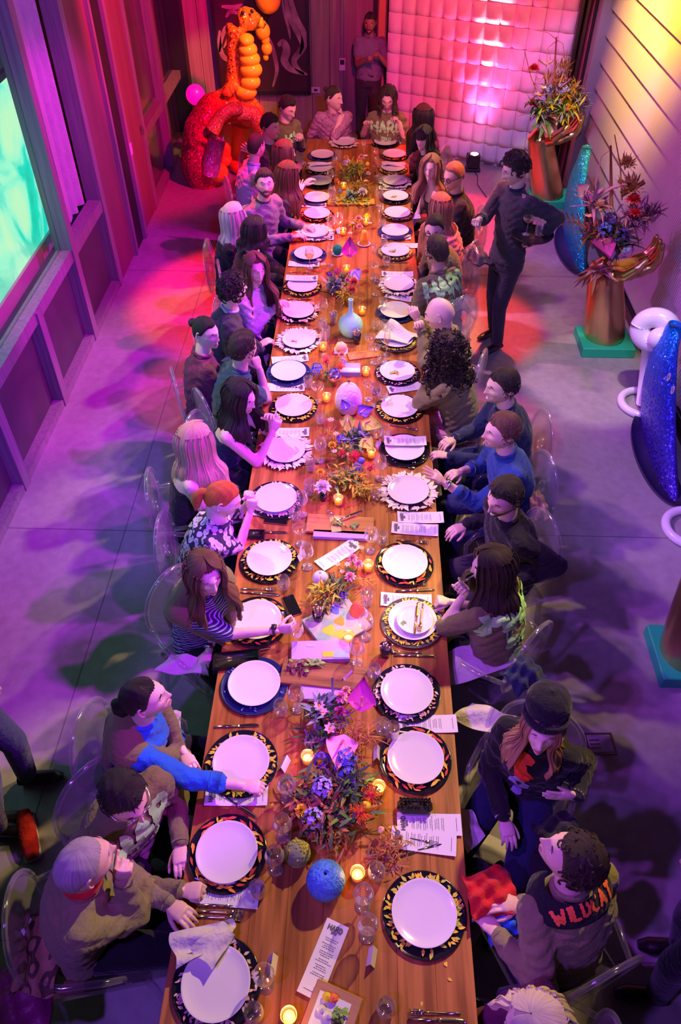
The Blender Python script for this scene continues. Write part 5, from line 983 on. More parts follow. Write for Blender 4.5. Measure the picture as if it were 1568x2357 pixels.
# vases
mint = mat('mint_glaze', (.36, .92, .60), .55, bump=((40, 40, 40), .5)); 
v = MB().lathe([(.001, 0), (.05, .0), (.075, .02), (.098, .06), (.10, .10), (.085, .145), (.05, .18), (.022, .205), (.017, .26), (.016, .31), (.022, .325), (.016, .325), (.012, .30)], seg=32, wob=lambda a: 1+.03*np.sin(a*3)+.02*np.sin(a*7))
p = P(806, 785, TZ); thing('bottle_vase', v, mint, 0, 0, 0, 'mint green round bottle vase with a thin neck', 'vase', at=p+[0, .09, .001])
eggm = mat('ribbed_white_glaze', (.80, .72, .70), .6, bump=((50, 50, 50), .7)); a = np.arange(44)*2*pi/44
v = MB().lathe([(.001, 0), (.055, .0), (.082, .03), (.096, .08), (.095, .13), (.082, .18), (.055, .222), (.02, .243), (.001, .246)], seg=44, wob=lambda a: 1+.025*np.cos(a*22)); p = P(802, 955, TZ)
e = thing('egg_vase', v, eggm, 0, 0, 0, 'large white ribbed egg-shaped vase with a small gold finial', 'vase', at=p+[0, .04, .001]); ob('finial', MB().lathe([(.001, .28), (.010, .275), (.012, .262), (.006, .25), (.008, .24)], seg=12), gold, e)
bl = mat('spiny_blue_glaze', (.04, .16, .62), .5, noise=((60, 60, 60), (.10, .32, .85), .2), bump=((80, 80, 30), 1.)); 
v = MB().lathe([(.02, 0), (.055, .01), (.078, .04), (.083, .075), (.075, .11), (.052, .14), (.022, .156), (.008, .157), (.006, .14)], seg=40, wob=lambda a: 1+.025*np.sin(a*20)); p = P(750, 2025, TZ+.08); thing('globe_vase', v, bl, 0, 0, 0, 'cobalt blue ribbed globe vase with a tiny opening', 'vase', at=(p[0], p[1], TZ+.001))
rs = np.random.RandomState(4); gm_ = mat('mossy_green', (.20, .26, .13), .8, noise=((14, 14, 14), (.38, .42, .06), .12), bump=((50, 50, 50), .8)); p = P(685, 1965, TZ+.055)
v = thing('mossy_globe', MB().ell((0, 0, .058), (.058, .058, .055), seg=28, rings=18, f=lambda V: 1+.012*np.sin(V[..., 0]*20)*np.sin(V[..., 1]*22)), gm_, 0, 0, 0, 'small moss green globe with a yellow patch left of the blue vase', 'ornament', at=(p[0], p[1], TZ+.004)); ob('foot', MB().lathe([(.001, 0), (.035, 0), (.05, .02), (.056, .045), (.052, .045), (.03, .01)], seg=24), porc, v)
m = MB(); 
for k in range(40): q = unit(rs.randn(3)*[.5, .5, .3]+[.35, .3, .9]); m.ell(q*[.058, .058, .055]+[0, 0, .058], .006, seg=6, rings=4)
ob('moss', m, petm('lime'), v, kind='stuff')
v = thing('white_pebble_vase', MB().ell((0, 0, .05), (.048, .045, .055), seg=24, rings=14), porc, 738, 1345, TZ+.001, 'small smooth white vase behind the yellow tuft', 'vase'); ob('opening', MB().lathe([(.001, .104), (.008, .1045)], seg=10), blackm, v)
cor = mat('coral_wax', (.90, .16, .07), .7, bump=((60, 60, 60), .9))
v = thing('coral_cone', MB().lathe([(.001, .012), (.042, .012), (.043, .03), (.034, .07), (.020, .10), (.001, .112)], seg=24, wob=lambda a: 1+.04*np.sin(a*5)), cor, 822, 1415, TZ, 'rough coral orange cone on a pale dish', 'ornament'); ob('dish', MB().lathe([(.001, .002), (.045, .002), (.062, .014), (.058, .014), (.04, .008), (.001, .008)], seg=24), mat('lilac_dish', (.55, .5, .7), .3), v)
yel = mat('yellow_wax', (.95, .62, .02), .6); v = thing('yellow_bell', MB().lathe([(.001, .14), (.022, .138), (.026, .12), (.033, .07), (.048, .012), (.001, .012)], seg=24), yel, 838, 563, TZ, 'bright yellow bell-shaped ornament on a white dish', 'ornament'); ob('dish', MB().lathe([(.001, .002), (.055, .004), (.066, .012), (.05, .010), (.001, .008)], seg=24), porc, v)
gr = mat('emerald_flocking', (.0, .32, .14), .95, bump=((90, 90, 90), 1.)); v = thing('green_dome', MB().ell((0, 0, .05), (.046, .046, .048), seg=24, rings=14, f=lambda V: 1+.02*np.sin(V[..., 0]*30)*np.sin(V[..., 1]*31)), gr, 777, 586, TZ, 'emerald green fuzzy dome on a white dish', 'ornament'); ob('dish', MB().lathe([(.001, .002), (.045, .004), (.055, .012), (.04, .010), (.001, .008)], seg=24), porc, v)
v = thing('cream_dome', MB().ell((0, 0, .035), (.048, .044, .045), seg=22, rings=12, f=lambda V: 1+.05*np.sin(V[..., 0]*9)), mat('cream_cheese', (.85, .62, .25), .6, bump=((40, 40, 40), .6)), 785, 808, TZ, 'lumpy cream dome below the mint vase', 'ornament'); ob('paper', MB().box((0, 0, .003), (.11, .09, .004), bev=.001), pap, v, smooth=False)
v = thing('copper_bowl', MB().lathe([(.001, .03), (.03, .03), (.045, .05), (.052, .075), (.047, .075), (.03, .045), (.001, .04)], seg=24), mat('copper_glaze', (.55, .22, .12), .3, .6), 770, 885, TZ, 'coppery footed bowl left of the egg-shaped vase', 'bowl'); ob('foot', MB().lathe([(.001, .0), (.022, .0), (.008, .02), (.01, .03)], seg=14), MATS['copper_glaze'], v)
# breadstick cups
stk = mat('pale_breadstick', (.80, .66, .52), .7)
def cup(x, y, mt, label, h=.085, glass=False):
    o = ob('breadstick_cup', MB().lathe([(.001, .002), (.026, .002), (.034, h), (.031, h), (.024, .008), (.001, .008)], seg=20), mt, loc=P(x, y, TZ)); tag(o, label, 'cup'); rs = np.random.RandomState(int(x))
    for k in range(14):
        a_, r_ = rs.uniform(0, 6.28), rs.uniform(.0, .018); q = np.array([math.cos(a_)*r_, math.sin(a_)*r_, .02]); d = np.array([math.cos(a_)*r_*1.1, math.sin(a_)*r_*1.1, .085+.02*rs.rand()]); ob('breadstick', MB().tube([q, q+d*.5, q+d], [.0048, .005, .0042], 6), stk, o)
cup(887, 1508, bglass, 'black cup of pale breadsticks on the right'); cup(733, 1430, bglass, 'black cup of pale breadsticks by the yellow tuft'); cup(822, 790, bglass, 'black cup of pale breadsticks against the mint vase'); cup(768, 745, GLASS, 'stemmed glass filled with pale breadsticks', .10)
# boards
def board(x, y, L, W, rz, label, mt, h=.022):
    o = ob('serving_board', MB().box((0, 0, h/2+.001), (L, W, h), bev=.004), mt, loc=P(x, y, TZ), rz=rz, smooth=False); return tag(o, label, 'board')
wb1 = mat('light_board', (.62, .32, .09), .4, noise=((3, 40, 40), (.42, .18, .05), .2)); wb2 = mat('dark_board', (.36, .16, .06), .4, noise=((3, 50, 50), (.17, .07, .03), .14))
herb = mat('herb_green', (.22, .42, .08), .6); dherb = mat('dark_salad', (.16, .03, .05), .6)
def greens(o, n, r, c=(0, 0, .03), mts=(herb,), L=.035, seed=1, flat=.4):
    rs = np.random.RandomState(seed); m = MB()
    for k in range(n): a_ = rs.uniform(0, 6.28); q = rs.uniform(0, r)*np.array([math.cos(a_), math.sin(a_)*flat*1.5, 0])+c; m.leaf(q, unit(rs.randn(3)*[1, 1, .4]+[0, 0, .3]), L*rs.uniform(.6, 1.3), L*.5, bend=.5, mi=rs.randint(len(mts)), n=4)
    return ob('salad', m, list(mts), o, kind='stuff')
b1 = board(783, 1212, .42, .155, -.05, 'light wooden board with leftovers and tongs', wb1); greens(b1, 26, .03, (-.02, 0, .035), (herb, petm('lime'))); greens(b1, 16, .02, (.09, -.01, .035), (herb,), seed=3)
ob('tray_paper', MB().box((-.03, 0, .025), (.06, .13, .002)), mat('green_paper', (.55, .6, .15), .6), b1, rz=.2, smooth=False)
o = link('knife', CUT['knife', 'steel'], None, P(800, 1190, TZ+.035), .5); tag(o, 'steel knife lying on the light board', 'knife', 'table cutlery'); o = link('fork', CUT['fork', 'steel'], None, P(775, 1195, TZ+.035), 2.3); tag(o, 'steel fork lying on the light board', 'fork', 'table cutlery')
b2 = board(748, 1560, .46, .15, -.09, 'dark wooden board with salad leaves', wb2, .03); greens(b2, 40, .06, (-.13, .03, .045), (dherb, herb, dherb), .045, 2); greens(b2, 20, .03, (-.06, .05, .05), (herb,), .04, 5)
b3 = board(765, 2335, .19, .17, -.35, 'wooden box lid with food at the front edge', mat('pink_wood', (.50, .24, .15), .5, noise=((3, 40, 40), (.40, .18, .1))), .04); 
ob('food_sheet', MB().box((-.005, -.01, .043), (.13, .12, .004), bev=.001), pap, b3, smooth=False); greens(b3, 14, .03, (.03, .0, .055), (herb,), .035, 4)
for q, mt in (((-.035, .035, .058), petm('yellow')), ((-.012, .04, .058), cor), ((-.04, -.01, .055), porc), ((-.01, -.02, .055), porc), ((.03, -.03, .055), mat('olive_black', (.03, .03, .02), .3))): ob('morsel', MB().ell(q, (.02, .017, .013), seg=12, rings=7), mt, b3)
b4 = board(808, 468, .50, .13, .05, 'golden tray of garnish in the far bouquet', mat('amber_board', (.60, .34, .04), .3)); greens(b4, 110, .2, (0, 0, .03), (petm('yellow'), petm('lime'), herb), .05, 7)
b5 = board(830, 330, .30, .10, .15, 'reddish wooden board at the far end', mat('red_board', (.5, .15, .05), .4)); b6 = board(838, 818, .26, .10, .25, 'narrow wooden board beside the boxed book', wb1, .012)
b7 = board(800, 783, .16, .09, .05, 'small dark board under the mint vase', wb2, .015)
# books, phones, purse
def book(x, y, L, W, H, rz, label, cov, z=TZ):
    o = empty('book', P(x, y, z+.001), label, 'book', rz=rz); ob('cover', MB().box((0, 0, H-.002), (L, W, .004), bev=.001).box((0, 0, .002), (L, W, .004), bev=.001).box((0, -W/2+.001, H/2), (L, .003, H)), cov, o, smooth=False)
    ob('pages', MB().box((.002, .003, H/2), (L-.008, W-.008, H-.006)), pap, o, smooth=False); return o
lil = mat('lilac_cover', (.46, .34, .66), .5); book(785, 1235, .34, .06, .022, -.03, 'lilac book under the far side of the light board', lil); bb = book(738, 1503, .31, .12, .03, .06, 'lilac book above the dark wooden board', lil)
ob('yellow_block', MB().box((.04, -.03, .0315), (.06, .035, .002)), petm('yellow'), bb, smooth=False); ob('blue_block', MB().box((.11, -.03, .0315), (.08, .045, .002)), mat('sky_print', (.3, .45, .8), .5), bb, smooth=False)
artm = mat('painted_cover', (.20, .42, .30), .4, noise=((9, 9, 9), (.55, .50, .40), .12)); bk_ = book(775, 1440, .30, .25, .025, .62, 'large art book with a green and grey painted cover', artm)
for q, s_, mt in (((-.06, -.02), .035, 'yellow'), ((.04, .08), .03, 'blue'), ((.02, .0), .03, 'orange'), ((-.03, -.07), .03, 'lime')): ob('painted_blot', MB().lathe([(.001, .0262), (s_*.7, .0264), (s_, .0255)], (*q, 0), seg=14, wob=lambda a: 1+.2*np.sin(a*3)), petm(mt), bk_)
book(745, 1600, .24, .08, .02, -.03, 'open purple book below the dark board', lil); bx = book(806, 855, .16, .13, .035, .02, 'boxed book with a blue and white cover', mat('slate_cover', (.30, .36, .48), .5)); ob('white_band', MB().box((0, -.03, .036), (.155, .05, .002)), pap, bx, smooth=False)
st, tw_ = strokes('PARK', .014, .003)
def flat_text(parent, text, h, wd, org, m, z):
    st, tw_ = strokes(text, h, wd); mb = MB()
    for pl, w_ in st:
        d = np.gradient(pl, axis=0); d /= np.linalg.norm(d, axis=1)[:, None]+1e-9; pe = np.stack([-d[:, 1], d[:, 0]], -1)
        mb.grid(np.array([[(org[0]+(q+e*w_/2*s_)[0], org[1]+(q+e*w_/2*s_)[1], z) for s_ in (1, -1)] for q, e in zip(pl, pe)]))
    ob('lettering', mb, m, parent, kind='stuff', smooth=False)
flat_text(bb, 'PARK', .014, .003, (-.07, .02), pap, .0325)
phs = mat('phone_screen', (.01, .01, .012), .06)
def phone(x, y, z, rz, label, case=steel, rx=0):
    o = empty('phone', P(x, y, z), label, 'phone', rz=rz); ob('case', MB().box((0, 0, .004), (.15, .072, .008), bev=.003), case, o); ob('screen', MB().box((0, 0, .0085), (.143, .066, .0012)), phs, o, smooth=False); return o
phone(636, 1198, TZ+.001, -.12, 'phone lying below the plate of the copper-haired guest'); phone(672, 1395, TZ+.001, -1.15, 'phone lying beside the left orange-ringed plate'); ph = phone(684, 320, .93, .2, 'lit phone held by the guest at the far left corner'); ph.rotation_euler = (-.7, .0, .1); ob('lit_area', MB().box((0, 0, .0096), (.13, .06, .0006)), mat('lit_screen', (.1, .1, .1), .3, emit=(.85, .9, 1), es=2.5), ph, smooth=False)
wl_ = ob('wallet', MB().box((0, 0, .01), (.11, .075, .018), bev=.006), mat('black_leather', (.02, .018, .02), .35, bump=((60, 60, 60), .4)), loc=P(590, 1232, TZ)); tag(wl_, 'black leather wallet beside the left plate', 'wallet'); ob('clasp', MB().box((.045, 0, .02), (.012, .02, .003)), steel, wl_, smooth=False)
bg = ob('handbag', MB().box((0, 0, .014), (.25, .11, .026), bev=.008), MATS['black_leather'], loc=P(545, 1522, TZ), rz=.15); tag(bg, 'flat black bag at the left table edge above the navy plate', 'bag'); ob('zip', MB().box((0, 0, .028), (.22, .005, .002)), steel, bg, smooth=False)
cl = empty('clutch', P(954, 1862, TZ), 'black quilted clutch purse below the right orange-ringed plate', 'bag')
ob('body', MB().box((0, 0, .03), (.16, .07, .058), bev=.022), MATS['black_leather'], cl); m = MB()
for i in range(9):
    for j in range(5):
        if rs.rand() < .95: m.ell((-.066+.0165*i, -.027+.0135*j, .057-(.006 if j in (0, 4) else 0)), (.0075, .006, .005), seg=6, rings=4)
ob('quilting', m, MATS['black_leather'], cl, kind='stuff')
# food scraps on plates
for i, ds in ((8, 'salad scraps on the pink-ringed right plate'), (12, 'herb garnish on the far right plate'), (30, 'bite of food on the left white leaf plate'), (15, 'crumbs on the far dark plate')):
    p = PLP[i]; o = empty('food', (p[0]-.02, p[1]-.02, TZ+.027), ds, 'food'); greens(o, 18 if i != 30 else 8, .035, (0, 0, .004), (herb, petm('lime'), cor) if i != 30 else (cor, stk), .03, i)
p = PLP[3]; o = empty('food', (p[0]-.03, p[1]-.0, TZ+.05), 'herb sprig on the small side plate', 'food'); greens(o, 8, .02, (-.02, -.03, .004), (herb,), .025, 3)
# ---- flowers
leafm = {k: mat('leaf_'+k, c, .5) for k, c in dict(green=(.10, .22, .04), lime=(.42, .50, .03), dark=(.03, .08, .035), silver=(.26, .34, .28), amber=(.50, .22, .04), rust=(.36, .10, .04), yellow=(.70, .48, .02), pink=(.65, .25, .32), purple=(.16, .05, .14), olive=(.20, .22, .05)).items()}
flm = {k: mat('bloom_'+k, c, .55) for k, c in dict(pink=(.88, .42, .45), magenta=(.55, .06, .28), blue=(.14, .18, .62), lilac=(.40, .36, .72), orange=(.90, .22, .04), coral=(.88, .25, .13), red=(.75, .03, .05), yellow=(.90, .66, .03), white=(.85, .80, .68), lime=(.48, .58, .05), violet=(.12, .05, .36), peach=(.85, .5, .3)).items()}
def tuft(m, c, r, n, cols, L, seed, up=.5, w=.22, base=None):
    rs = np.random.RandomState(seed); c = np.array(c)
    for k in range(n):
        d = unit(rs.randn(3)*[1, 1, .7]+[0, 0, up]); q = c+rs.randn(3)*[r, r, r*.5]*.45; m.leaf(q, d, L*rs.uniform(.5, 1.2), L*w, bend=rs.uniform(-.1, .5), mi=cols[rs.randint(len(cols))], n=4)
def pom(r, kind, col, seed=0):
    rs = np.random.RandomState(seed); m = MB()
    if kind == 'pin':       # pincushion
        m.ell((0, 0, 0), r*.5, seg=10, rings=6, mi=1)
        for k in range(70): d = unit(rs.randn(3)+[0, 0, .5]); m.tube([d*r*.35, d*r*.8+[0, 0, r*.1], d*r*1.05], [r*.05, r*.035, r*.07], 4)
    elif kind == 'hyd':
        for k in range(46):
            d = unit(rs.randn(3)+[0, 0, .3]); q = d*r*rs.uniform(.75, 1); e1 = unit(np.cross(d, rs.randn(3))); e2 = np.cross(d, e1)
            for a_ in range(4): f_ = e1*math.cos(a_*pi/2)+e2*math.sin(a_*pi/2); m.leaf(q, f_+d*.3, r*.3, r*.26, up=d, bend=0, n=3)
    elif kind == 'rose':
        for lv in range(6):
            for k in range(4+lv): a_ = k*2*pi/(4+lv)+lv; el_ = 1.3-lv*.22; d = np.array([math.cos(a_)*math.cos(el_), math.sin(a_)*math.cos(el_), math.sin(el_)]); m.leaf(d*r*.1, d, r*(.75+.07*lv), r*.75, up=(0, 0, 1), bend=-.25+.1*lv, n=4, fold=.3)
    elif kind == 'ball': m.ell((0, 0, 0), r, seg=12, rings=8, f=lambda V: 1+.1*np.sin(V[..., 0]*12)*np.sin(V[..., 1]*12))
    else:
        for k in range(7): a_ = k*2*pi/7; m.leaf((0, 0, 0), (math.cos(a_), math.sin(a_), .5), r, r*.6, bend=.1, n=4)
        m.ell((0, 0, r*.12), r*.2, seg=8, rings=5, mi=1)
    return m
def anth(c, d, up, s, col, sp='yellow', parent=None, r0=None):
    s = s*1.35; m = MB(); d = unit(d); up = unit(up-d*np.dot(up, d)); sd = np.cross(d, up); t = np.linspace(0, 1, 11); s = s*1.2; wd = np.array([.40, .56, .62, .62, .57, .50, .41, .31, .20, .10, .005])*s; V = []
    for k in np.linspace(-1, 1, 9): V.append([np.array(c)+d*(x-.18+.14*abs(k)*(x < .2))*s*1.5+sd*k*w_+up*s*(.16*k*k+.10*x*x-.05*math.cos(k*9)*.3) for x, w_ in zip(t, wd)])
    V = np.array(V); m.grid(V-r0, mi=0); m.grid((V-up*.003)[::-1]-r0, mi=0); o = ob('anthurium', m, flm[col], parent); sp_ = MB().tube([np.array(c)+up*.005-r0, np.array(c)+d*s*.2+up*s*.3-r0, np.array(c)+d*s*.35+up*s*.55-r0], [.006, .006, .003], 6); ob('spadix', sp_, flm[sp], o)
def arrangement(label, base, fol, blooms=(), anths=(), stems=(), cat='flowers', nm='flower_arrangement', mats=('green', 'dark', 'lime', 'amber', 'silver', 'yellow', 'rust', 'pink', 'purple', 'olive'), bz=TZ, P_=None):
    P_ = P_ or P; r0 = np.array([base[0], base[1], bz]) if len(base) == 3 else P_(base[0], base[1], bz)
    o = empty(nm, r0, label, cat); ml = [leafm[k] for k in mats]; ix = {k: i for i, k in enumerate(mats)}; m = MB(); 
    for i, (x, y, z, r, n, cols, L, w_, up) in enumerate(fol): tuft(m, P_(x, y, z)-r0, r*1.15, int(n*1.5), [ix[c] for c in cols.split()], L*1.15, int(x+y)+i, up, w_*1.2); continue; tuft(m, P_(x, y, z)-r0, r, n, [ix[c] for c in cols.split()], L, int(x+y)+i, up, w_)
    ob('foliage', m, ml, o, kind='stuff')
    for i, (x, y, z, r, kind, col) in enumerate(blooms):
        r *= 1.3; b = ob('blossom', pom(r, kind, col, i), [flm[col], flm['yellow'] if kind != 'pin' else flm['red']], o, loc=P_(x, y, z)-r0); st_ = MB().tube([(0, 0, 0), (r0[0]-P_(x, y, z)[0])*np.array([.4, 0, 0])+[0, 0, -.05], [0, 0, -(z-bz)*.9]], .002, 4); ob('stem', st_, leafm['green'], b)
    for (x, y, z, d, up, s, col, sp) in anths: anth(P_(x, y, z), np.array(d, float), np.array(up, float), s, col, sp, o, r0)
    for pts, r, c in stems: ob('branch', MB().tube([P_(*q)-r0 for q in pts], np.linspace(r, r*.5, len(pts)), 6), leafm[c], o)
    return o
T = TZ
arrangement('large near bouquet with two pink anthuriums, blue scabious and rust foliage', (775, 1860), [(775, 1835, T+.08, .13, 260, 'dark green rust olive', .085, .16, .4), (830, 1700, T+.08, .06, 90, 'amber amber rust', .08, .05, .8), (740, 1880, T+.07, .09, 110, 'rust amber dark', .06, .2, .3), (770, 1920, T+.05, .07, 70, 'amber olive rust', .06, .12, .1), (800, 1790, T+.12, .07, 90, 'green dark olive', .06, .14, .5), (740, 1640, T+.09, .05, 60, 'dark silver', .09, .16, .6), (780, 1655, T+.12, .04, 50, 'purple dark rust', .06, .1, .5), (730, 1700, T+.05, .05, 40, 'dark purple', .07, .14, .4), (690, 1820, T+.05, .04, 30, 'dark amber', .06, .2, .3)],
    [(742, 1815, T+.13, .040, 'hyd', 'lilac'), (722, 1885, T+.12, .038, 'hyd', 'lilac'), (800, 1745, T+.17, .036, 'hyd', 'blue'), (792, 1770, T+.15, .034, 'hyd', 'blue'), (742, 1750, T+.12, .034, 'hyd', 'violet'), (812, 1800, T+.12, .022, 'hyd', 'violet'), (855, 1832, T+.10, .036, 'pin', 'orange'), (830, 1873, T+.12, .038, 'pin', 'orange'), (842, 1856, T+.13, .018, 'ball', 'yellow'), (694, 1866, T+.09, .022, 'rose', 'yellow'), (878, 1910, T+.05, .012, 'ball', 'peach'), (735, 1625, T+.13, .026, 'flat', 'pink'), (745, 1640, T+.13, .022, 'flat', 'pink'), (785, 1605, T+.14, .024, 'rose', 'pink'), (797, 1590, T+.14, .018, 'rose', 'peach'), (760, 1678, T+.12, .028, 'flat', 'pink'), (782, 1640, T+.13, .024, 'rose', 'magenta')],
    [(832, 1625, T+.15, (.08, .85, .45), (-.05, -.5, .85), .070, 'magenta', 'peach'), (790, 1705, T+.17, (-.12, -.95, -.15), (-.1, -.2, .95), .075, 'pink', 'magenta')], [([(765, 1560, T+.16), (768, 1640, T+.08), (775, 1700, T+.02)], .006, 'silver')])
arrangement('trailing rust sea foliage at the foot of the near bouquet', (900, 1965), [(905, 1950, T+.02, .06, 70, 'rust amber', .05, .10, .1), (870, 1975, T+.015, .05, 40, 'rust purple', .05, .1, .1)], cat='foliage', nm='foliage_sprig')
arrangement('loose spray of small pink blossoms beside the candle', (815, 1330), [(840, 1340, T+.02, .05, 40, 'amber rust', .06, .06, .1), (808, 1320, T+.04, .03, 20, 'dark green', .04, .2, .4)], [(812, 1285, T+.08, .022, 'rose', 'pink'), (800, 1300, T+.08, .018, 'flat', 'pink'), (826, 1298, T+.08, .020, 'rose', 'pink'), (806, 1328, T+.07, .024, 'rose', 'pink'), (778, 1300, T+.05, .016, 'flat', 'peach'), (788, 1316, T+.05, .015, 'flat', 'peach'), (820, 1252, T+.05, .017, 'flat', 'white'), (833, 1262, T+.04, .016, 'flat', 'peach')])
arrangement('yellow-green tuft of leaves above the art book', (752, 1385), [(748, 1362, T+.09, .05, 110, 'yellow lime olive', .06, .16, .6), (770, 1355, T+.08, .04, 50, 'dark green olive', .07, .16, .5), (745, 1395, T+.04, .03, 30, 'lime olive', .05, .2, .3)], [(790, 1372, T+.06, .022, 'hyd', 'violet')])
o = arrangement('single cream white bloom in a small dark cup', (744, 1150), [(744, 1140, T+.05, .01, 6, 'dark green', .04, .3, .5)], [(743, 1122, T+.085, .040, 'rose', 'white')]); ob('cup', MB().lathe([(.001, 0), (.02, 0), (.024, .05), (.02, .05)], seg=14), bglass, o)
arrangement('centre bouquet with green anthuriums, yellow orchids and orange pincushions', (805, 1075), [(800, 1100, T+.08, .07, 170, 'yellow lime green', .06, .18, .4), (820, 1010, T+.10, .05, 60, 'silver green', .10, .22, .9), (760, 1010, T+.05, .06, 70, 'amber rust', .07, .05, .2), (770, 1100, T+.05, .05, 70, 'amber rust', .06, .08, .2), (830, 1125, T+.05, .05, 90, 'yellow lime', .055, .18, .2), (800, 1040, T+.10, .04, 60, 'lime green', .05, .2, .5), (850, 1010, T+.05, .05, 30, 'purple rust', .09, .12, .2)],
    [(815, 1050, T+.13, .032, 'pin', 'red'), (852, 1078, T+.10, .030, 'pin', 'coral'), (788, 1043, T+.12, .022, 'pin', 'red'), (785, 1010, T+.12, .025, 'hyd', 'blue'), (822, 1075, T+.12, .022, 'hyd', 'blue'), (832, 1060, T+.12, .018, 'ball', 'blue'), (812, 1088, T+.1, .016, 'ball', 'violet'), (774, 1000, T+.11, .022, 'flat', 'peach'), (762, 968, T+.08, .024, 'flat', 'pink'), (765, 1025, T+.10, .022, 'rose', 'yellow'), (738, 1087, T+.05, .02, 'rose', 'yellow'), (770, 1040, T+.08, .02, 'flat', 'peach')],
    [(800, 962, T+.22, (.05, -.6, -.7), (0, -.75, .6), .055, 'lime', 'peach'), (842, 975, T+.17, (.85, -.3, -.1), (-.1, -.3, .9), .062, 'lime', 'magenta'), (838, 1015, T+.15, (.6, -.7, -.2), (0, -.4, .9), .055, 'lime', 'magenta'), (797, 940, T+.20, (-.3, .5, .3), (0, -.6, .7), .035, 'violet', 'white'), (830, 950, T+.18, (.5, .3, .0), (0, -.5, .8), .050, 'violet', 'peach')])
arrangement('blue hydrangea heads and orange blooms in a dark cup', (755, 868), [(758, 860, T+.05, .04, 30, 'green dark olive', .05, .15, .4)], [(729, 852, T+.08, .040, 'hyd', 'blue'), (770, 860, T+.08, .034, 'hyd', 'blue'), (752, 829, T+.10, .036, 'pin', 'coral'), (784, 845, T+.08, .030, 'pin', 'orange'), (790, 832, T+.07, .020, 'hyd', 'lilac'), (787, 817, T+.08, .022, 'rose', 'peach')], [], [([(800, 830, T+.05), (820, 800, T+.09), (845, 830, T+.06)], .002, 'rust')])
arrangement('mauve anthurium bouquet with coral blooms behind the mint vase', (790, 665), [(770, 655, T+.07, .06, 100, 'silver silver green', .08, .16, .5), (795, 680, T+.06, .06, 100, 'yellow lime amber', .06, .12, .3), (790, 640, T+.09, .04, 50, 'olive green', .07, .12, .5)], [(815, 650, T+.10, .034, 'rose', 'coral'), (810, 668, T+.09, .036, 'rose', 'coral'), (800, 645, T+.11, .02, 'rose', 'pink'), (758, 632, T+.12, .022, 'hyd', 'violet'), (776, 628, T+.12, .03, 'pin', 'magenta'), (745, 610, T+.07, .026, 'flat', 'pink'), (735, 600, T+.07, .024, 'flat', 'pink')],
    [(805, 585, T+.16, (.0, .6, .7), (0, -.8, .5), .075, 'magenta', 'peach'), (815, 625, T+.08, (.3, -.5, -.3), (0, -.5, .8), .06, 'lilac', 'peach')])
arrangement('far bouquet of yellow, green and peach flowers with a dark fern', (812, 400), [(815, 390, T+.10, .10, 260, 'lime green olive yellow', .07, .16, .5), (830, 430, T+.07, .09, 120, 'rust amber olive', .07, .14, .4), (808, 450, T+.05, .03, 24, 'dark silver', .11, .2, .2), (790, 400, T+.08, .05, 70, 'amber olive', .06, .14, .4)],
    [(797, 375, T+.15, .030, 'hyd', 'lilac'), (785, 381, T+.12, .018, 'rose', 'yellow'), (797, 363, T+.13, .022, 'rose', 'yellow'), (846, 378, T+.12, .020, 'ball', 'yellow'), (832, 362, T+.12, .028, 'rose', 'peach'), (842, 360, T+.10, .026, 'flat', 'white'), (835, 443, T+.09, .040, 'rose', 'white'), (776, 418, T+.09, .026, 'pin', 'orange'), (825, 420, T+.09, .024, 'flat', 'pink'), (843, 418, T+.09, .026, 'flat', 'pink'), (848, 400, T+.08, .020, 'rose', 'white'), (846, 390, T+.09, .022, 'pin', 'orange'), (783, 440, T+.06, .02, 'hyd', 'lilac'), (826, 369, T+.10, .02, 'rose', 'coral')])
arrangement('peach blooms scattered behind the yellow bell', (815, 520), [(815, 512, T+.04, .05, 50, 'yellow amber lime', .05, .16, .3)], [(826, 503, T+.07, .028, 'rose', 'peach'), (845, 498, T+.07, .026, 'rose', 'yellow'), (828, 522, T+.06, .026, 'rose', 'peach'), (852, 515, T+.05, .022, 'flat', 'peach'), (812, 515, T+.06, .02, 'flat', 'pink'), (806, 538, T+.05, .024, 'flat', 'peach')])
# stray petals
m = MB()
for x, y in ((1022, 2221), (1031, 2252), (972, 2305), (1030, 2225), (610, 1845), (630, 1848), (900, 1902)): m.leaf(P(x, y, TZ+.003)-P(960, 2100, TZ), (rs.randn(), rs.randn(), .1), .02, .012, n=4)
o = ob('fallen_petals', m, petm('yellow'), loc=P(960, 2100, TZ), kind='stuff'); tag(o, 'a few fallen yellow petals scattered on the bare table', 'petals')
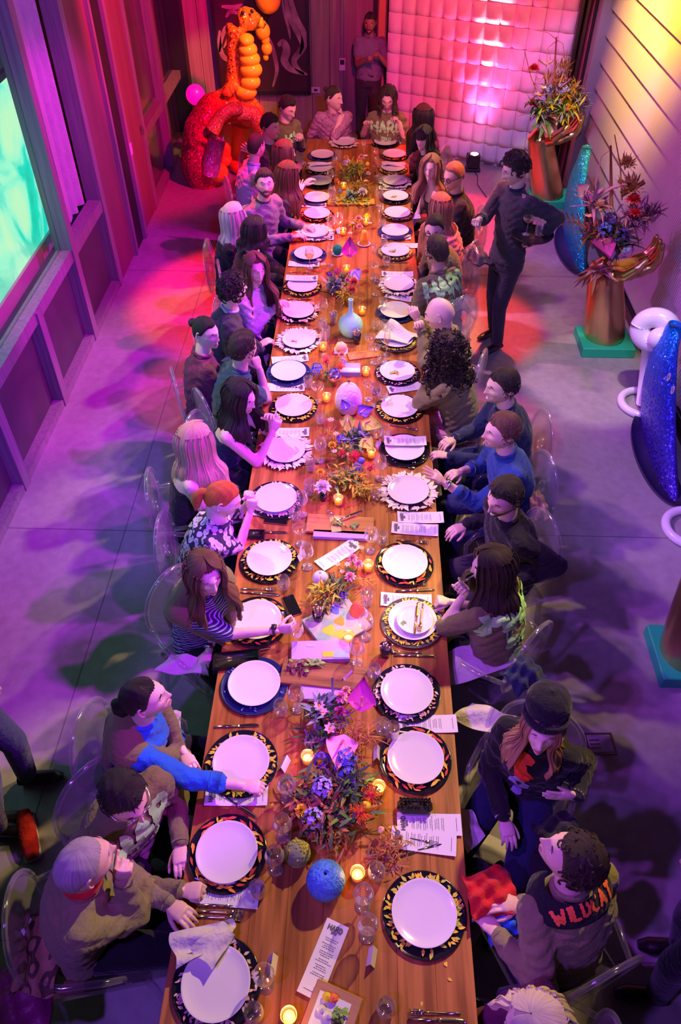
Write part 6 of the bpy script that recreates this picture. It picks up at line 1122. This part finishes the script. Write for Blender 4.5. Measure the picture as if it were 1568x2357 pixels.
# ================================================================ sculptures and plants along the walls
def glitter(name, stops, axis=2, lo=0., hi=1., sc=85., rough=.3, metal=.5):
    m = bpy.data.materials.new(name); m.use_nodes = True; nt = m.node_tree; b = nt.nodes['Principled BSDF']; L = nt.links.new
    tc = nt.nodes.new('ShaderNodeTexCoord'); sp = nt.nodes.new('ShaderNodeSeparateXYZ'); mr = nt.nodes.new('ShaderNodeMapRange'); mr.inputs['From Min'].default_value = lo; mr.inputs['From Max'].default_value = hi
    r = nt.nodes.new('ShaderNodeValToRGB'); e = r.color_ramp.elements; e[0].color = (*stops[0], 1); e[1].color = (*stops[-1], 1)
    for i, c in enumerate(stops[1:-1]): x = e.new((i+1)/(len(stops)-1)); x.color = (*c, 1)
    L(tc.outputs['Object'], sp.inputs[0]); L(sp.outputs[axis], mr.inputs[0]); L(mr.outputs[0], r.inputs[0]); L(r.outputs[0], b.inputs['Base Color'])
    v = nt.nodes.new('ShaderNodeTexVoronoi'); v.inputs['Scale'].default_value = sc; L(tc.outputs['Object'], v.inputs['Vector'])
    g_ = nt.nodes.new('ShaderNodeNewGeometry'); s1 = nt.nodes.new('ShaderNodeVectorMath'); s1.operation = 'SUBTRACT'; s1.inputs[1].default_value = (.5, .5, .5); s2 = nt.nodes.new('ShaderNodeVectorMath'); s2.operation = 'SCALE'; s2.inputs['Scale'].default_value = 1.1; s3 = nt.nodes.new('ShaderNodeVectorMath'); s3.operation = 'ADD'; s4 = nt.nodes.new('ShaderNodeVectorMath'); s4.operation = 'NORMALIZE'
    L(v.outputs['Color'], s1.inputs[0]); L(s1.outputs[0], s2.inputs[0]); L(s2.outputs[0], s3.inputs[0]); L(g_.outputs['Normal'], s3.inputs[1]); L(s3.outputs[0], s4.inputs[0]); L(s4.outputs[0], b.inputs['Normal'])
    b.inputs['Roughness'].default_value = rough; b.inputs['Metallic'].default_value = metal; return m
goldp = mat('gold_paint', (.72, .50, .20), .28, .95, noise=((3, 3, 3), (.62, .40, .16)))
greenp = mat('green_plinth_paint', (.01, .50, .24), .5)
def gold_hand(base, wrist, fing, label, sc=1.):
    B, Wp, Fp = (np.array(v, float) for v in (base, wrist, fing)); root = empty('hand_sculpture', (B[0], B[1], 0), label, 'sculpture'); r0 = np.array([B[0], B[1], 0]); m = MB()
    pd = unit(Fp-Wp); pl = np.linalg.norm(Fp-Wp); X = unit(pd*[1, 1, 0]); Yd = np.array([X[1], -X[0], 0]); Z = np.array([0, 0, 1.]); s = sc
    m.tube([B-[0, 0, .02], B+(Wp-B)*.35, B+(Wp-B)*.75, Wp+Z*.02, Wp+Z*.06+X*.03], [.195*s, .185*s, .165*s, .15*s, .10*s], 24)
    m.tube([Wp-Z*.03, Wp+X*pl*.22+Z*.0, Wp+X*pl*.42+Z*.01, Wp+X*pl*.60+Z*.04], [.13*s, .15*s, .165*s, .14*s], 18, flat=.42)
    for k, yy in enumerate((-.115, -.04, .035, .105)):
        p = Wp+X*pl*(.60-.02*abs(k-1.5))+Yd*yy*s+Z*.04; a = .25; L = (.12, .10, .085)
        for j in range(3):
            a += (.20, .62, .50)[j]; q = p+(X*math.cos(a)+Z*math.sin(a)+Yd*yy*.5)*L[j]*s*(1-.1*(k == 3)); m.cap(p, (.050, .044, .038)[j]*s, q, (.044, .038, .026)[j]*s, 12); p = q
    p = Wp+X*pl*.15-Yd*.09*s*-1; p = Wp+X*pl*.15+Yd*.08*s
    for d, L_, ra, rb in ((X*.35+Yd*.7+Z*.3, .13, .065, .05), (X*.6+Yd*.3+Z*.7, .12, .048, .042), (X*.6-Yd*.1+Z*.8, .10, .042, .025)): q = p+unit(d)*L_*s; m.cap(p, ra*s, q, rb*s, 12); p = q
    m = remesh(m, .011, 3, .5); m.V = [m.V[0]-r0]; ob('hand', m, goldp, root)
    return root
def plinth(x, y, label, w_=.50):
    o = ob('plinth', MB().box((0, 0, .05), (w_, .42, .10), bev=.006), greenp, loc=(x, y, 0), smooth=False); tag(o, label, 'plinth'); ob('shadow_gap', MB().box((0, 0, .004), (w_-.05, .37, .008)), blackm, o, smooth=False)
h2b = P(1392, 772, .10); h2 = gold_hand(h2b, PY(1394, 622, h2b[1]), PY(1512, 566, h2b[1]), 'giant gold hand holding a purple bouquet, nearer of the two on the right'); plinth(h2b[0], h2b[1]-.03, 'green square plinth under the nearer gold hand')
h1b = P(1262, 448, .10); h1 = gold_hand(h1b, PY(1242, 318, h1b[1]), PY(1338, 282, h1b[1]), 'giant gold hand holding a colourful bouquet beside the paper curtain'); plinth(h1b[0]+.05, h1b[1], 'green square plinth under the far gold hand', .56)
h3b = P(1592, 1500, .10); h3 = gold_hand(h3b, h3b+[-.12, .02, .78], h3b+[.33, .05, 1.0], 'giant hand sculpture cut off by the right edge'); plinth(h3b[0]+.02, h3b[1]-.0, 'green square plinth at the right edge')
# bouquets in the hands (built in the upright plane at each hand)
def PYd(x, y, Y): return PY(x, y, Y)
Yh = h2b[1]
o = arrangement('purple and magenta bouquet with tall stems in the nearer gold hand', (1425, 590), [(1410, 545, Yh-.05, .14, 130, 'purple purple rust dark', .16, .16, .6), (1370, 530, Yh-.08, .08, 60, 'purple rust', .17, .10, .3), (1470, 500, Yh, .12, 70, 'purple pink', .15, .12, .6), (1380, 620, Yh-.14, .05, 34, 'rust pink', .16, .2, -.6), (1450, 430, Yh, .09, 70, 'amber rust', .10, .12, 1.2), (1443, 380, Yh, .05, 50, 'amber', .09, .12, 1.4), (1500, 490, Yh, .06, 40, 'purple rust', .12, .1, .6), (1365, 470, Yh-.05, .07, 26, 'pink purple', .16, .14, .8)],
    [(1394, 528, Yh-.16, .05, 'hyd', 'blue'), (1385, 478, Yh-.10, .05, 'rose', 'peach'), (1458, 462, Yh-.08, .05, 'rose', 'red'), (1462, 492, Yh-.12, .04, 'rose', 'red'), (1405, 505, Yh-.12, .045, 'hyd', 'violet'), (1430, 545, Yh-.14, .06, 'hyd', 'violet'), (1355, 500, Yh-.14, .04, 'flat', 'peach'), (1442, 575, Yh-.12, .05, 'hyd', 'lilac')],
    [(1385, 555, Yh-.2, (.15, -.8, -.3), (.1, -.5, .85), .11, 'magenta', 'peach'), (1345, 442, Yh-.1, (-.6, -.1, .5), (0, -.8, .4), .06, 'pink', 'magenta')],
    [([(1408, 480, Yh), (1407, 420, Yh), (1406, 335, Yh)], .018, 'rust'), ([(1372, 520, Yh-.05), (1372, 420, Yh-.05), (1385, 360, Yh-.03), (1405, 345, Yh)], .007, 'pink'), ([(1370, 455, Yh-.05), (1410, 432, Yh-.05), (1440, 424, Yh-.05)], .018, 'pink'), ([(1430, 447, Yh), (1460, 432, Yh), (1485, 420, Yh)], .028, 'rust'), ([(1432, 460, Yh), (1428, 380, Yh), (1415, 310, Yh)], .008, 'amber'), ([(1450, 500, Yh), (1462, 440, Yh), (1465, 400, Yh)], .006, 'rust'),
     ([(1360, 530, Yh-.1), (1320, 510, Yh-.1), (1268, 506, Yh-.1)], .006, 'rust')]+[([(1275+12*k, 507+.3*k, Yh-.1), (1268+12*k+(4 if s_ > 0 else 0), 507+s_*17, Yh-.12)], .007, 'rust') for k in range(8) for s_ in (-1, 1)], cat='bouquet', nm='bouquet', bz=Yh, P_=PYd)
Yk = h1b[1]
arrangement('tall colourful bouquet of lilies, asters and dried stems in the far gold hand', (1275, 285), [(1288, 250, Yk-.1, .18, 170, 'green lime silver yellow', .15, .14, .6), (1308, 220, Yk, .14, 90, 'lime amber yellow', .15, .12, 1.), (1240, 245, Yk-.1, .10, 50, 'silver dark', .16, .12, .0), (1275, 200, Yk, .14, 60, 'amber rust pink', .16, .10, 1.4), (1330, 225, Yk, .09, 40, 'silver purple', .15, .14, .6), (1258, 268, Yk-.16, .06, 24, 'green pink', .17, .24, -.4), (1296, 160, Yk, .10, 50, 'amber rust', .12, .08, 1.6)],
    [(1243, 222, Yk-.1, .07, 'flat', 'pink'), (1250, 205, Yk-.1, .05, 'flat', 'white'), (1225, 240, Yk-.08, .05, 'rose', 'red'), (1262, 207, Yk-.05, .05, 'hyd', 'lilac'), (1298, 205, Yk-.05, .06, 'hyd', 'lilac'), (1300, 186, Yk, .05, 'flat', 'magenta'), (1272, 250, Yk-.16, .05, 'flat', 'peach'), (1307, 250, Yk-.16, .07, 'pin', 'yellow'), (1344, 238, Yk-.05, .05, 'hyd', 'lilac'), (1229, 160, Yk, .05, 'rose', 'red'), (1286, 238, Yk-.14, .04, 'hyd', 'lilac')],
    [(1265, 280, Yk-.2, (0, -.4, -.8), (0, -.9, .3), .09, 'peach', 'pink')],
    [([(1276, 215, Yk), (1278, 150, Yk), (1281, 85, Yk)], .014, 'rust'), ([(1238, 215, Yk), (1222, 175, Yk), (1208, 118, Yk)], .008, 'amber'), ([(1262, 210, Yk), (1257, 160, Yk), (1262, 110, Yk), (1280, 95, Yk)], .008, 'pink'), ([(1258, 148, Yk), (1240, 137, Yk)], .02, 'pink'), ([(1262, 145, Yk), (1276, 137, Yk)], .02, 'pink'), ([(1300, 210, Yk), (1303, 150, Yk), (1296, 100, Yk), (1282, 92, Yk)], .006, 'amber'), ([(1280, 90, Yk), (1262, 75, Yk), (1235, 70, Yk)], .004, 'rust'), ([(1320, 210, Yk), (1345, 195, Yk), (1352, 170, Yk)], .005, 'purple')], cat='bouquet', nm='bouquet', bz=Yk, P_=PYd)
# glitter sails on dark half round bases
def sail(p0, p1, T_, base_r, gm, label, labelb, rings=False, thick=.09):
    p0, p1, T_ = (np.array(v, float) for v in (p0, p1, T_)); root = empty('glitter_sculpture', (p0[0], p0[1], 0), label, 'sculpture'); r0 = root.location; r0 = np.array([r0[0], r0[1], 0]); n = 26; t = np.linspace(0, 1, n)
    A = p0+(T_-p0)*t[:, None]+np.outer(np.sin(pi*t)*.07, [0, -1, .4]); Bz = p1+(T_-p1)*t[:, None]+np.outer(np.sin(pi*t)*.10, [-.1, 1, .3]); wd = np.sqrt(np.clip(1-(t*1.0)**6, 0, 1)); C = (A+Bz)/2; A = C+(A-C)*1.0; 
    A[-1] += 0; R = []
    for i in range(n):
        a, b = A[i], Bz[i]; 
        if i > n-5: k = math.sqrt(1-((i-(n-5))/4.6)**2); mid = (A[n-5]+Bz[n-5])/2+(C[i]-C[n-5])*.9; a = mid+(A[n-5]-(A[n-5]+Bz[n-5])/2)*k; b = mid+(Bz[n-5]-(A[n-5]+Bz[n-5])/2)*k
        e = b-a; nn = unit(np.cross(e, [0, 0, 1])); nn = nn if nn[0] < 0 else -nn; ring = []
        for q in np.linspace(0, 2*pi, 20, endpoint=False): ring.append((a+b)/2+e/2*math.cos(q)+nn*(thick*math.sin(q)*(1-.4*t[i])+.05*math.sin(pi*t[i])))
        R.append(ring)
    m = MB().loft(np.array(R)-r0); ob('sail', m, gm, root)
    mid = (p0+p1)/2; e = (p1-p0)/2; L = np.linalg.norm(e); side_ = unit(np.cross(e, [0, 0, 1])); side_ = side_ if side_[0] < 0 else -side_; q = np.linspace(0, pi, 25); ring = [mid-e*math.cos(x)+side_*base_r*math.sin(x) for x in q]+[p1+[.08, 0, 0], p0+[.08, 0, 0]]; ring = np.array(ring)-r0
    ob('base', MB().loft(np.stack([ring+[0, 0, .002], ring+[0, 0, .035]])), mat('dark_violet_base', (.045, .03, .10), .45), root)
    if rings:
        for x, y in rings:
            c = PX(x, y, p0[0]+(-.06))-r0; ob('white_ring', MB().tube([c+[0, .018*math.cos(k), .032*math.sin(k)] for k in np.arange(17)*2*pi/16], .007, 6), porc, root)
sail(P(1556, 1168, 0), P(1482, 952, 0), PX(1556, 742, 2.52), .20, glitter('blue_glitter', ((.09, .03, .55), (.05, .06, .75), (.0, .22, .95)), 2, 0, .9), 'tall blue and violet glitter sail sculpture at the right edge', '', rings=((1540, 868), (1549, 898)))
sail(P(1345, 640, 0), P(1303, 522, 0), PX(1352, 335, 2.52), .22, glitter('teal_glitter', ((.0, .35, .6), (.0, .85, .50), (.12, .95, .40)), 2, 0, 1.3), 'tall teal glitter sail sculpture behind the nearer gold hand', '')
# ring-headed white lamps
whl = mat('white_lacquer', (.78, .76, .82), .22, coat=.4)
def ring_lamp(c, head, label):
    c = np.array(c, float); head = np.array(head, float); root = empty('ring_lamp', (c[0], c[1], 0), label, 'lamp'); r0 = np.array([c[0], c[1], 0.]); a = np.arange(41)*2*pi/40; h = head-r0
    ob('base_ring', MB().tube([(.19*math.cos(x), .19*math.sin(x), .032) for x in a], .034, 12), whl, root); ob('cross_bar', MB().tube([(0, -.0, .03), (.08, -.02, .03), (.19, -.03, .03)], .022, 8), whl, root)
    ob('post', MB().tube([(0, 0, .03), h*.5+[0, 0, 0], h-[0, 0, .05]], .058, 18), whl, root); ax = unit([-.45, -.75, .25]); e1 = unit(np.cross(ax, [0, 0, 1])); e2 = np.cross(e1, ax)
    hc = h+[.035, .03, .02]; ob('head_ring', MB().tube([hc+e1*.125*math.cos(x)+e2*.105*math.sin(x) for x in a], .085, 16), whl, root)
    ob('inner_disc', MB().lathe([(.001, 0), (.09, 0)], seg=20).ell((0, 0, -.01), (.09, .09, .01)), mat('dark_red_enamel', (.16, .01, .03), .2), root, loc=hc-ax*.02).rotation_euler = Vector(ax).to_track_quat('Z', 'Y').to_euler()
    ob('ball', MB().ell(hc+ax*.075-e1*.055-e2*.035, .088, seg=28, rings=18), whl, root); ob('collar', MB().tube([h*.93+[.062*math.cos(x), .062*math.sin(x), 0] for x in a], .008, 6), whl, root)
rc = P(1478, 934, 0); ring_lamp(rc, PY(1500, 770, rc[1]+.05), 'glossy white lamp with a ball in a ring head on a ring base'); rc2 = P(1590, 1222, 0); ring_lamp(rc2, rc2+[-.02, .05, .74], 'glossy white lamp with ring base cut off by the right edge')
# dinosaur
Yd = 10.55; D = lambda x, y, Y=Yd: PY(x, y, Y)
dn = empty('dinosaur_sculpture', (D(500, 420)[0], Yd, 0), 'big glossy orange and red glitter dinosaur with a ribbed yellow throat', 'sculpture'); r0 = np.array([D(500, 420)[0], Yd, 0.])
m = MB()
m.tube([D(545, 60), D(540, 95), D(541, 140), D(545, 190), D(540, 235)], [.13, .10, .10, .14, .20], 14)
m.tube([D(552, 45), D(565, 42), D(585, 48), D(600, 50)], [.11, .13, .105, .07], 14); m.ell(D(557, 30)-[0, .06, 0], .05); m.ell(D(578, 27)+[0, .02, 0], .045); m.ell(D(598, 44)-[0, .06, 0], .04)
m.cap(D(540, 235), .22, D(580, 262, 10.5), .17); m.cap(D(540, 235), .2, D(490, 255, 10.4), .20); m.cap(D(490, 252, 10.4), .20, D(462, 300, 10.35), .22); m.cap(D(462, 300, 10.35), .22, D(466, 372, 10.33), .29); m.cap(D(466, 372, 10.33), .29, D(470, 398, 10.33), .27)
m.cap(D(532, 200, 10.4), .07, D(518, 215, 10.3), .045)
for x, y in ((442, 330), (455, 318), (472, 325), (447, 370)): m.ell(D(x, y, 10.12), .055)
m = remesh(m, .022, 3, .5); m.V = [m.V[0]-r0]
dg = glitter('red_orange_glitter', ((.42, .0, .10), (.62, .0, .06), (.9, .10, .02), (.95, .40, .03)), 0, -.3, .5, 60, .22, .35); ob('body', m, dg, dn)
ym = mat('glossy_yellow', (.98, .68, .02), .18, coat=.6); om = mat('glossy_orange', (.95, .36, .02), .18, coat=.6); gg = glitter('gold_glitter', ((.8, .35, .1), (.9, .5, .15)), 2, 0, 2, 140, .2, .6)
for x, y, rx, rz_ in ((568, 92, .09, .07), (571, 114, .115, .085), (575, 136, .13, .09), (578, 160, .14, .10), (577, 188, .125, .09), (566, 212, .14, .085)): ob('throat_rib', MB().ell((0, 0, 0), (rx, .12, rz_), seg=22, rings=12), ym, dn, loc=D(x, y, 10.42)-r0)
m = MB(); m.tube([D(598, 50, 10.4), D(606, 54, 10.4), D(609, 50, 10.4)], [.06, .058, .03], 12); m.V = [v-r0 for v in m.V]; ob('snout', m, ym, dn)
for pts, rr, mt, nm in (([D(552, 258, 10.25), D(585, 262, 10.22), D(600, 300, 10.25), D(603, 330, 10.3)], [.10, .10, .09, .08], gg, 'glitter_collar'), ([D(490, 300, 10.1), D(508, 268, 10.12), D(530, 252, 10.15), D(556, 250, 10.2)], [.09, .08, .08, .08], gg, 'glitter_collar'), ([D(500, 320, 10.12), D(488, 372, 10.08), D(486, 400, 10.08)], [.11, .12, .11], glitter('violet_glitter', ((.5, .25, .6), (.7, .4, .6)), 2, 0, 1, 120, .2, .6), 'glitter_flank')):
    m = MB().tube(pts, rr, 12); m.V = [v-r0 for v in m.V]; ob(nm, m, mt, dn)
for a, b_, c, r_ in ((D(560, 280, 10.7), D(558, 330, 10.75), D(562, 372, 10.8), .17), (D(520, 285, 10.7), D(512, 330, 10.6), D(508, 360, 10.5), .13)):
    m = MB().tube([a, b_, c], [r_, r_*.95, r_*1.05], 16); m.ell(c-[0, .05, .02], (r_*1.25, r_*1.3, r_*.8)); m.V = [v-r0 for v in m.V]; ob('leg', m, om, dn)
ob('foot', MB().ell((0, 0, 0), (.14, .13, .13), seg=18, rings=10), ym, dn, loc=D(502, 396, 10.18)-r0); ob('claw', MB().ell((0, 0, 0), (.07, .07, .06)), ym, dn, loc=D(590, 380, 10.6)-r0)
for x, y in ((534, 205), (527, 213), (541, 200)): ob('claw', MB().ell((0, 0, 0), (.045, .04, .06), seg=12, rings=8), om, dn, loc=D(x, y, 10.3)-r0)
for sx in ((556, 29), (577, 26)): ob('eye', MB().ell((0, 0, 0), .022, seg=10, rings=6), blackm, dn, loc=D(sx[0]+3, sx[1], 10.42)-r0)
# yellow glass ornament before the painting, drops below model a reflection, pink globe lamp
yo = mat('yellow_bulb_reflection', (.80, .62, .02), .15, coat=.6); c0 = PY(615, 5, 11.6)
t = empty('hanging_bulb_reflection', c0, 'glossy yellow ornament hanging before the painting, with a reflection modelled as drops', 'ornament')
for x, y, r_ in ((617, -6, .17), (611, 92, .06), (605, 72, .10), (614, 112, .075), (612, 132, .04)): ob('bulb_and_reflection', MB().ell((0, 0, 0), (r_, r_, r_*1.1), seg=20, rings=12), yo, t, loc=PY(x, y, 11.6)-c0)  # first is the hanging ornament, the rest a reflection built as solids
ob('cord', MB().tube([PY(612, 132, 11.6)-c0, PY(611, 60, 11.6)-c0, (0, 0, .2), (0, 0, 2.5)], .008, 6), blackm, t)
pk = mat('pink_globe', (.95, .02, .35), .3, emit=(1, .0, .38), es=.9); bp_ = PY(450, 218, 10.95); pf = np.array([bp_[0], bp_[1], 0])
t = empty('globe_lamp', pf, 'glowing pink globe lamp on a stem behind the dinosaur', 'lamp'); ob('globe', MB().ell((0, 0, bp_[2]), .125, seg=26, rings=16), pk, t); ob('stem', MB().tube([(0, 0, .02), (0, 0, bp_[2]-.1)], .045, 12), mat('pink_stem', (.7, .02, .2), .3), t); ob('base', MB().lathe([(.001, 0), (.14, 0), (.15, .02), (.05, .035), (.001, .035)], seg=24), MATS['pink_stem'], t)
t = empty('floor_lamp_can', P(372, 352)+[-.55, .0, 0], 'black stage lamp standing behind the far left glass', 'stage light'); ob('body', MB().box((0, 0, .14), (.18, .16, .22), bev=.02), bk, t, smooth=False); ob('yoke', MB().tube([(-.1, 0, .02), (-.11, 0, .2), (0, 0, .3), (.11, 0, .2), (.1, 0, .02)], .01, 6), bk, t)
# waiter's tray
tc_ = PY(1226, 541, 6.30); tr = ob('tray', MB().lathe([(.001, 0), (.165, 0), (.178, .014), (.181, .013), (.168, -.006), (.001, -.006)], seg=44), mat('black_tray', (.03, .03, .035), .22, .3), loc=tc_); tag(tr, 'round black tray held by the waiter', 'tray')
for k, dx, dy in (('coupe', -.055, .0), ('high', .045, -.015)):
    (gm, lm_), nm, h = KG[k]; o = link('coupe_glass' if k == 'coupe' else 'water_glass', gm, None, tc_+[dx, dy, .003]); tag(o, {'coupe': 'coupe glass standing on the tray', 'high': 'tumbler of clear drink on the tray'}[k], 'glass'); link('drink', lm_, o)
# held glasses
wr_ = G['L4']['wr']['R']; x = unit(wr_-G['L4']['el']['R']); q = wr_+x*.10+[0, 0, -.03]; o = link('water_tumbler', KG['tumbler'][0][0], None, q-[0, 0, .03]); tag(o, 'small tumbler held out by the guest in stripes', 'glass')
hd = G['R13']['Hd']; q = hd+[-.155, -.035, -.10]; o = link('wine_glass', KG['white'][0][0], None, q); o.rotation_euler = (0, .9, .2); tag(o, 'wine glass raised to the lips of the drinking guest', 'glass')
# cloths on laps and chairs
def drape(nm, c, size, rz, mt, label, cat, seed, hgt=.07):
    n = 20; u = np.linspace(-1, 1, n); U, V = np.meshgrid(u, u, indexing='ij'); Zz = hgt*(np.cos(U*1.3)*np.cos(V*1.1))+.012*np.sin(U*7+V*3+seed)+.01*np.sin(V*9-U*4); W = np.stack([U*size[0], V*size[1]*(1+.1*np.sin(U*3)), Zz], -1); m = MB().grid(W); m.grid((W-[0, 0, .012])[::-1]); o = ob(nm, m, mt, loc=c, rz=rz); return tag(o, label, cat)
drape('red_jumper', P(1130, 2058, .80), (.10, .09), .2, CL['red'], 'bright red garment on the lap of the guest with the scarf', 'clothing', 1); drape('blue_cloth', P(1160, 2125, .74), (.09, .06), .4, CL['blue'], 'blue cloth under the red garment', 'clothing', 2)
plaid = stripes('tan_plaid', (.40, .22, .12), (.10, .05, .03), 9); drape('plaid_blanket', P(92, 2190, .66), (.09, .16), .1, plaid, 'tan checked blanket over the chair of the grey-haired guest', 'blanket', 3, .05); drape('purple_coat', P(55, 2305, .55), (.12, .14), .2, mat('purple_quilt', (.28, .02, .15), .5, bump=((30, 30, 30), .8)), 'quilted purple coat hanging at the lower left edge', 'coat', 4, .10)
drape('black_jacket', P(1100, 595, .86), (.09, .17), .3, CL['char'], 'dark jacket hung over a chair behind the far right guests', 'coat', 5, .08); drape('black_coat', P(1290, 1935, .74), (.10, .10), .3, CL['black'], 'black coat on the chair between the hat and the scarf guests', 'coat', 6, .08); drape('tan_coat', P(1240, 1170, .80), (.05, .12), .1, cloth('tan_cloth', (.36, .22, .16)), 'tan jacket over the chair of the guest in the blue shirt', 'coat', 7, .06); drape('navy_cap', P(1205, 1560, .95), (.09, .08), .5, CL['navy'], 'dark navy coat on the chair behind the knitted hat', 'coat', 8, .10)
sn = P(88, 1850, 0); o = ob('sneaker', MB().tube([(-.10, 0, .05), (-.05, 0, .055), (.04, 0, .045), (.12, 0, .035), (.165, 0, .03)], [.035, .045, .048, .045, .025], 14, flat=.8), CL['red'], loc=sn+[0, -.16, 0], rz=-1.1); tag(o, 'red and violet trainer of the person in jeans', 'shoe'); ob('sole', MB().box((.03, 0, .012), (.28, .09, .022), bev=.01), whl, o)
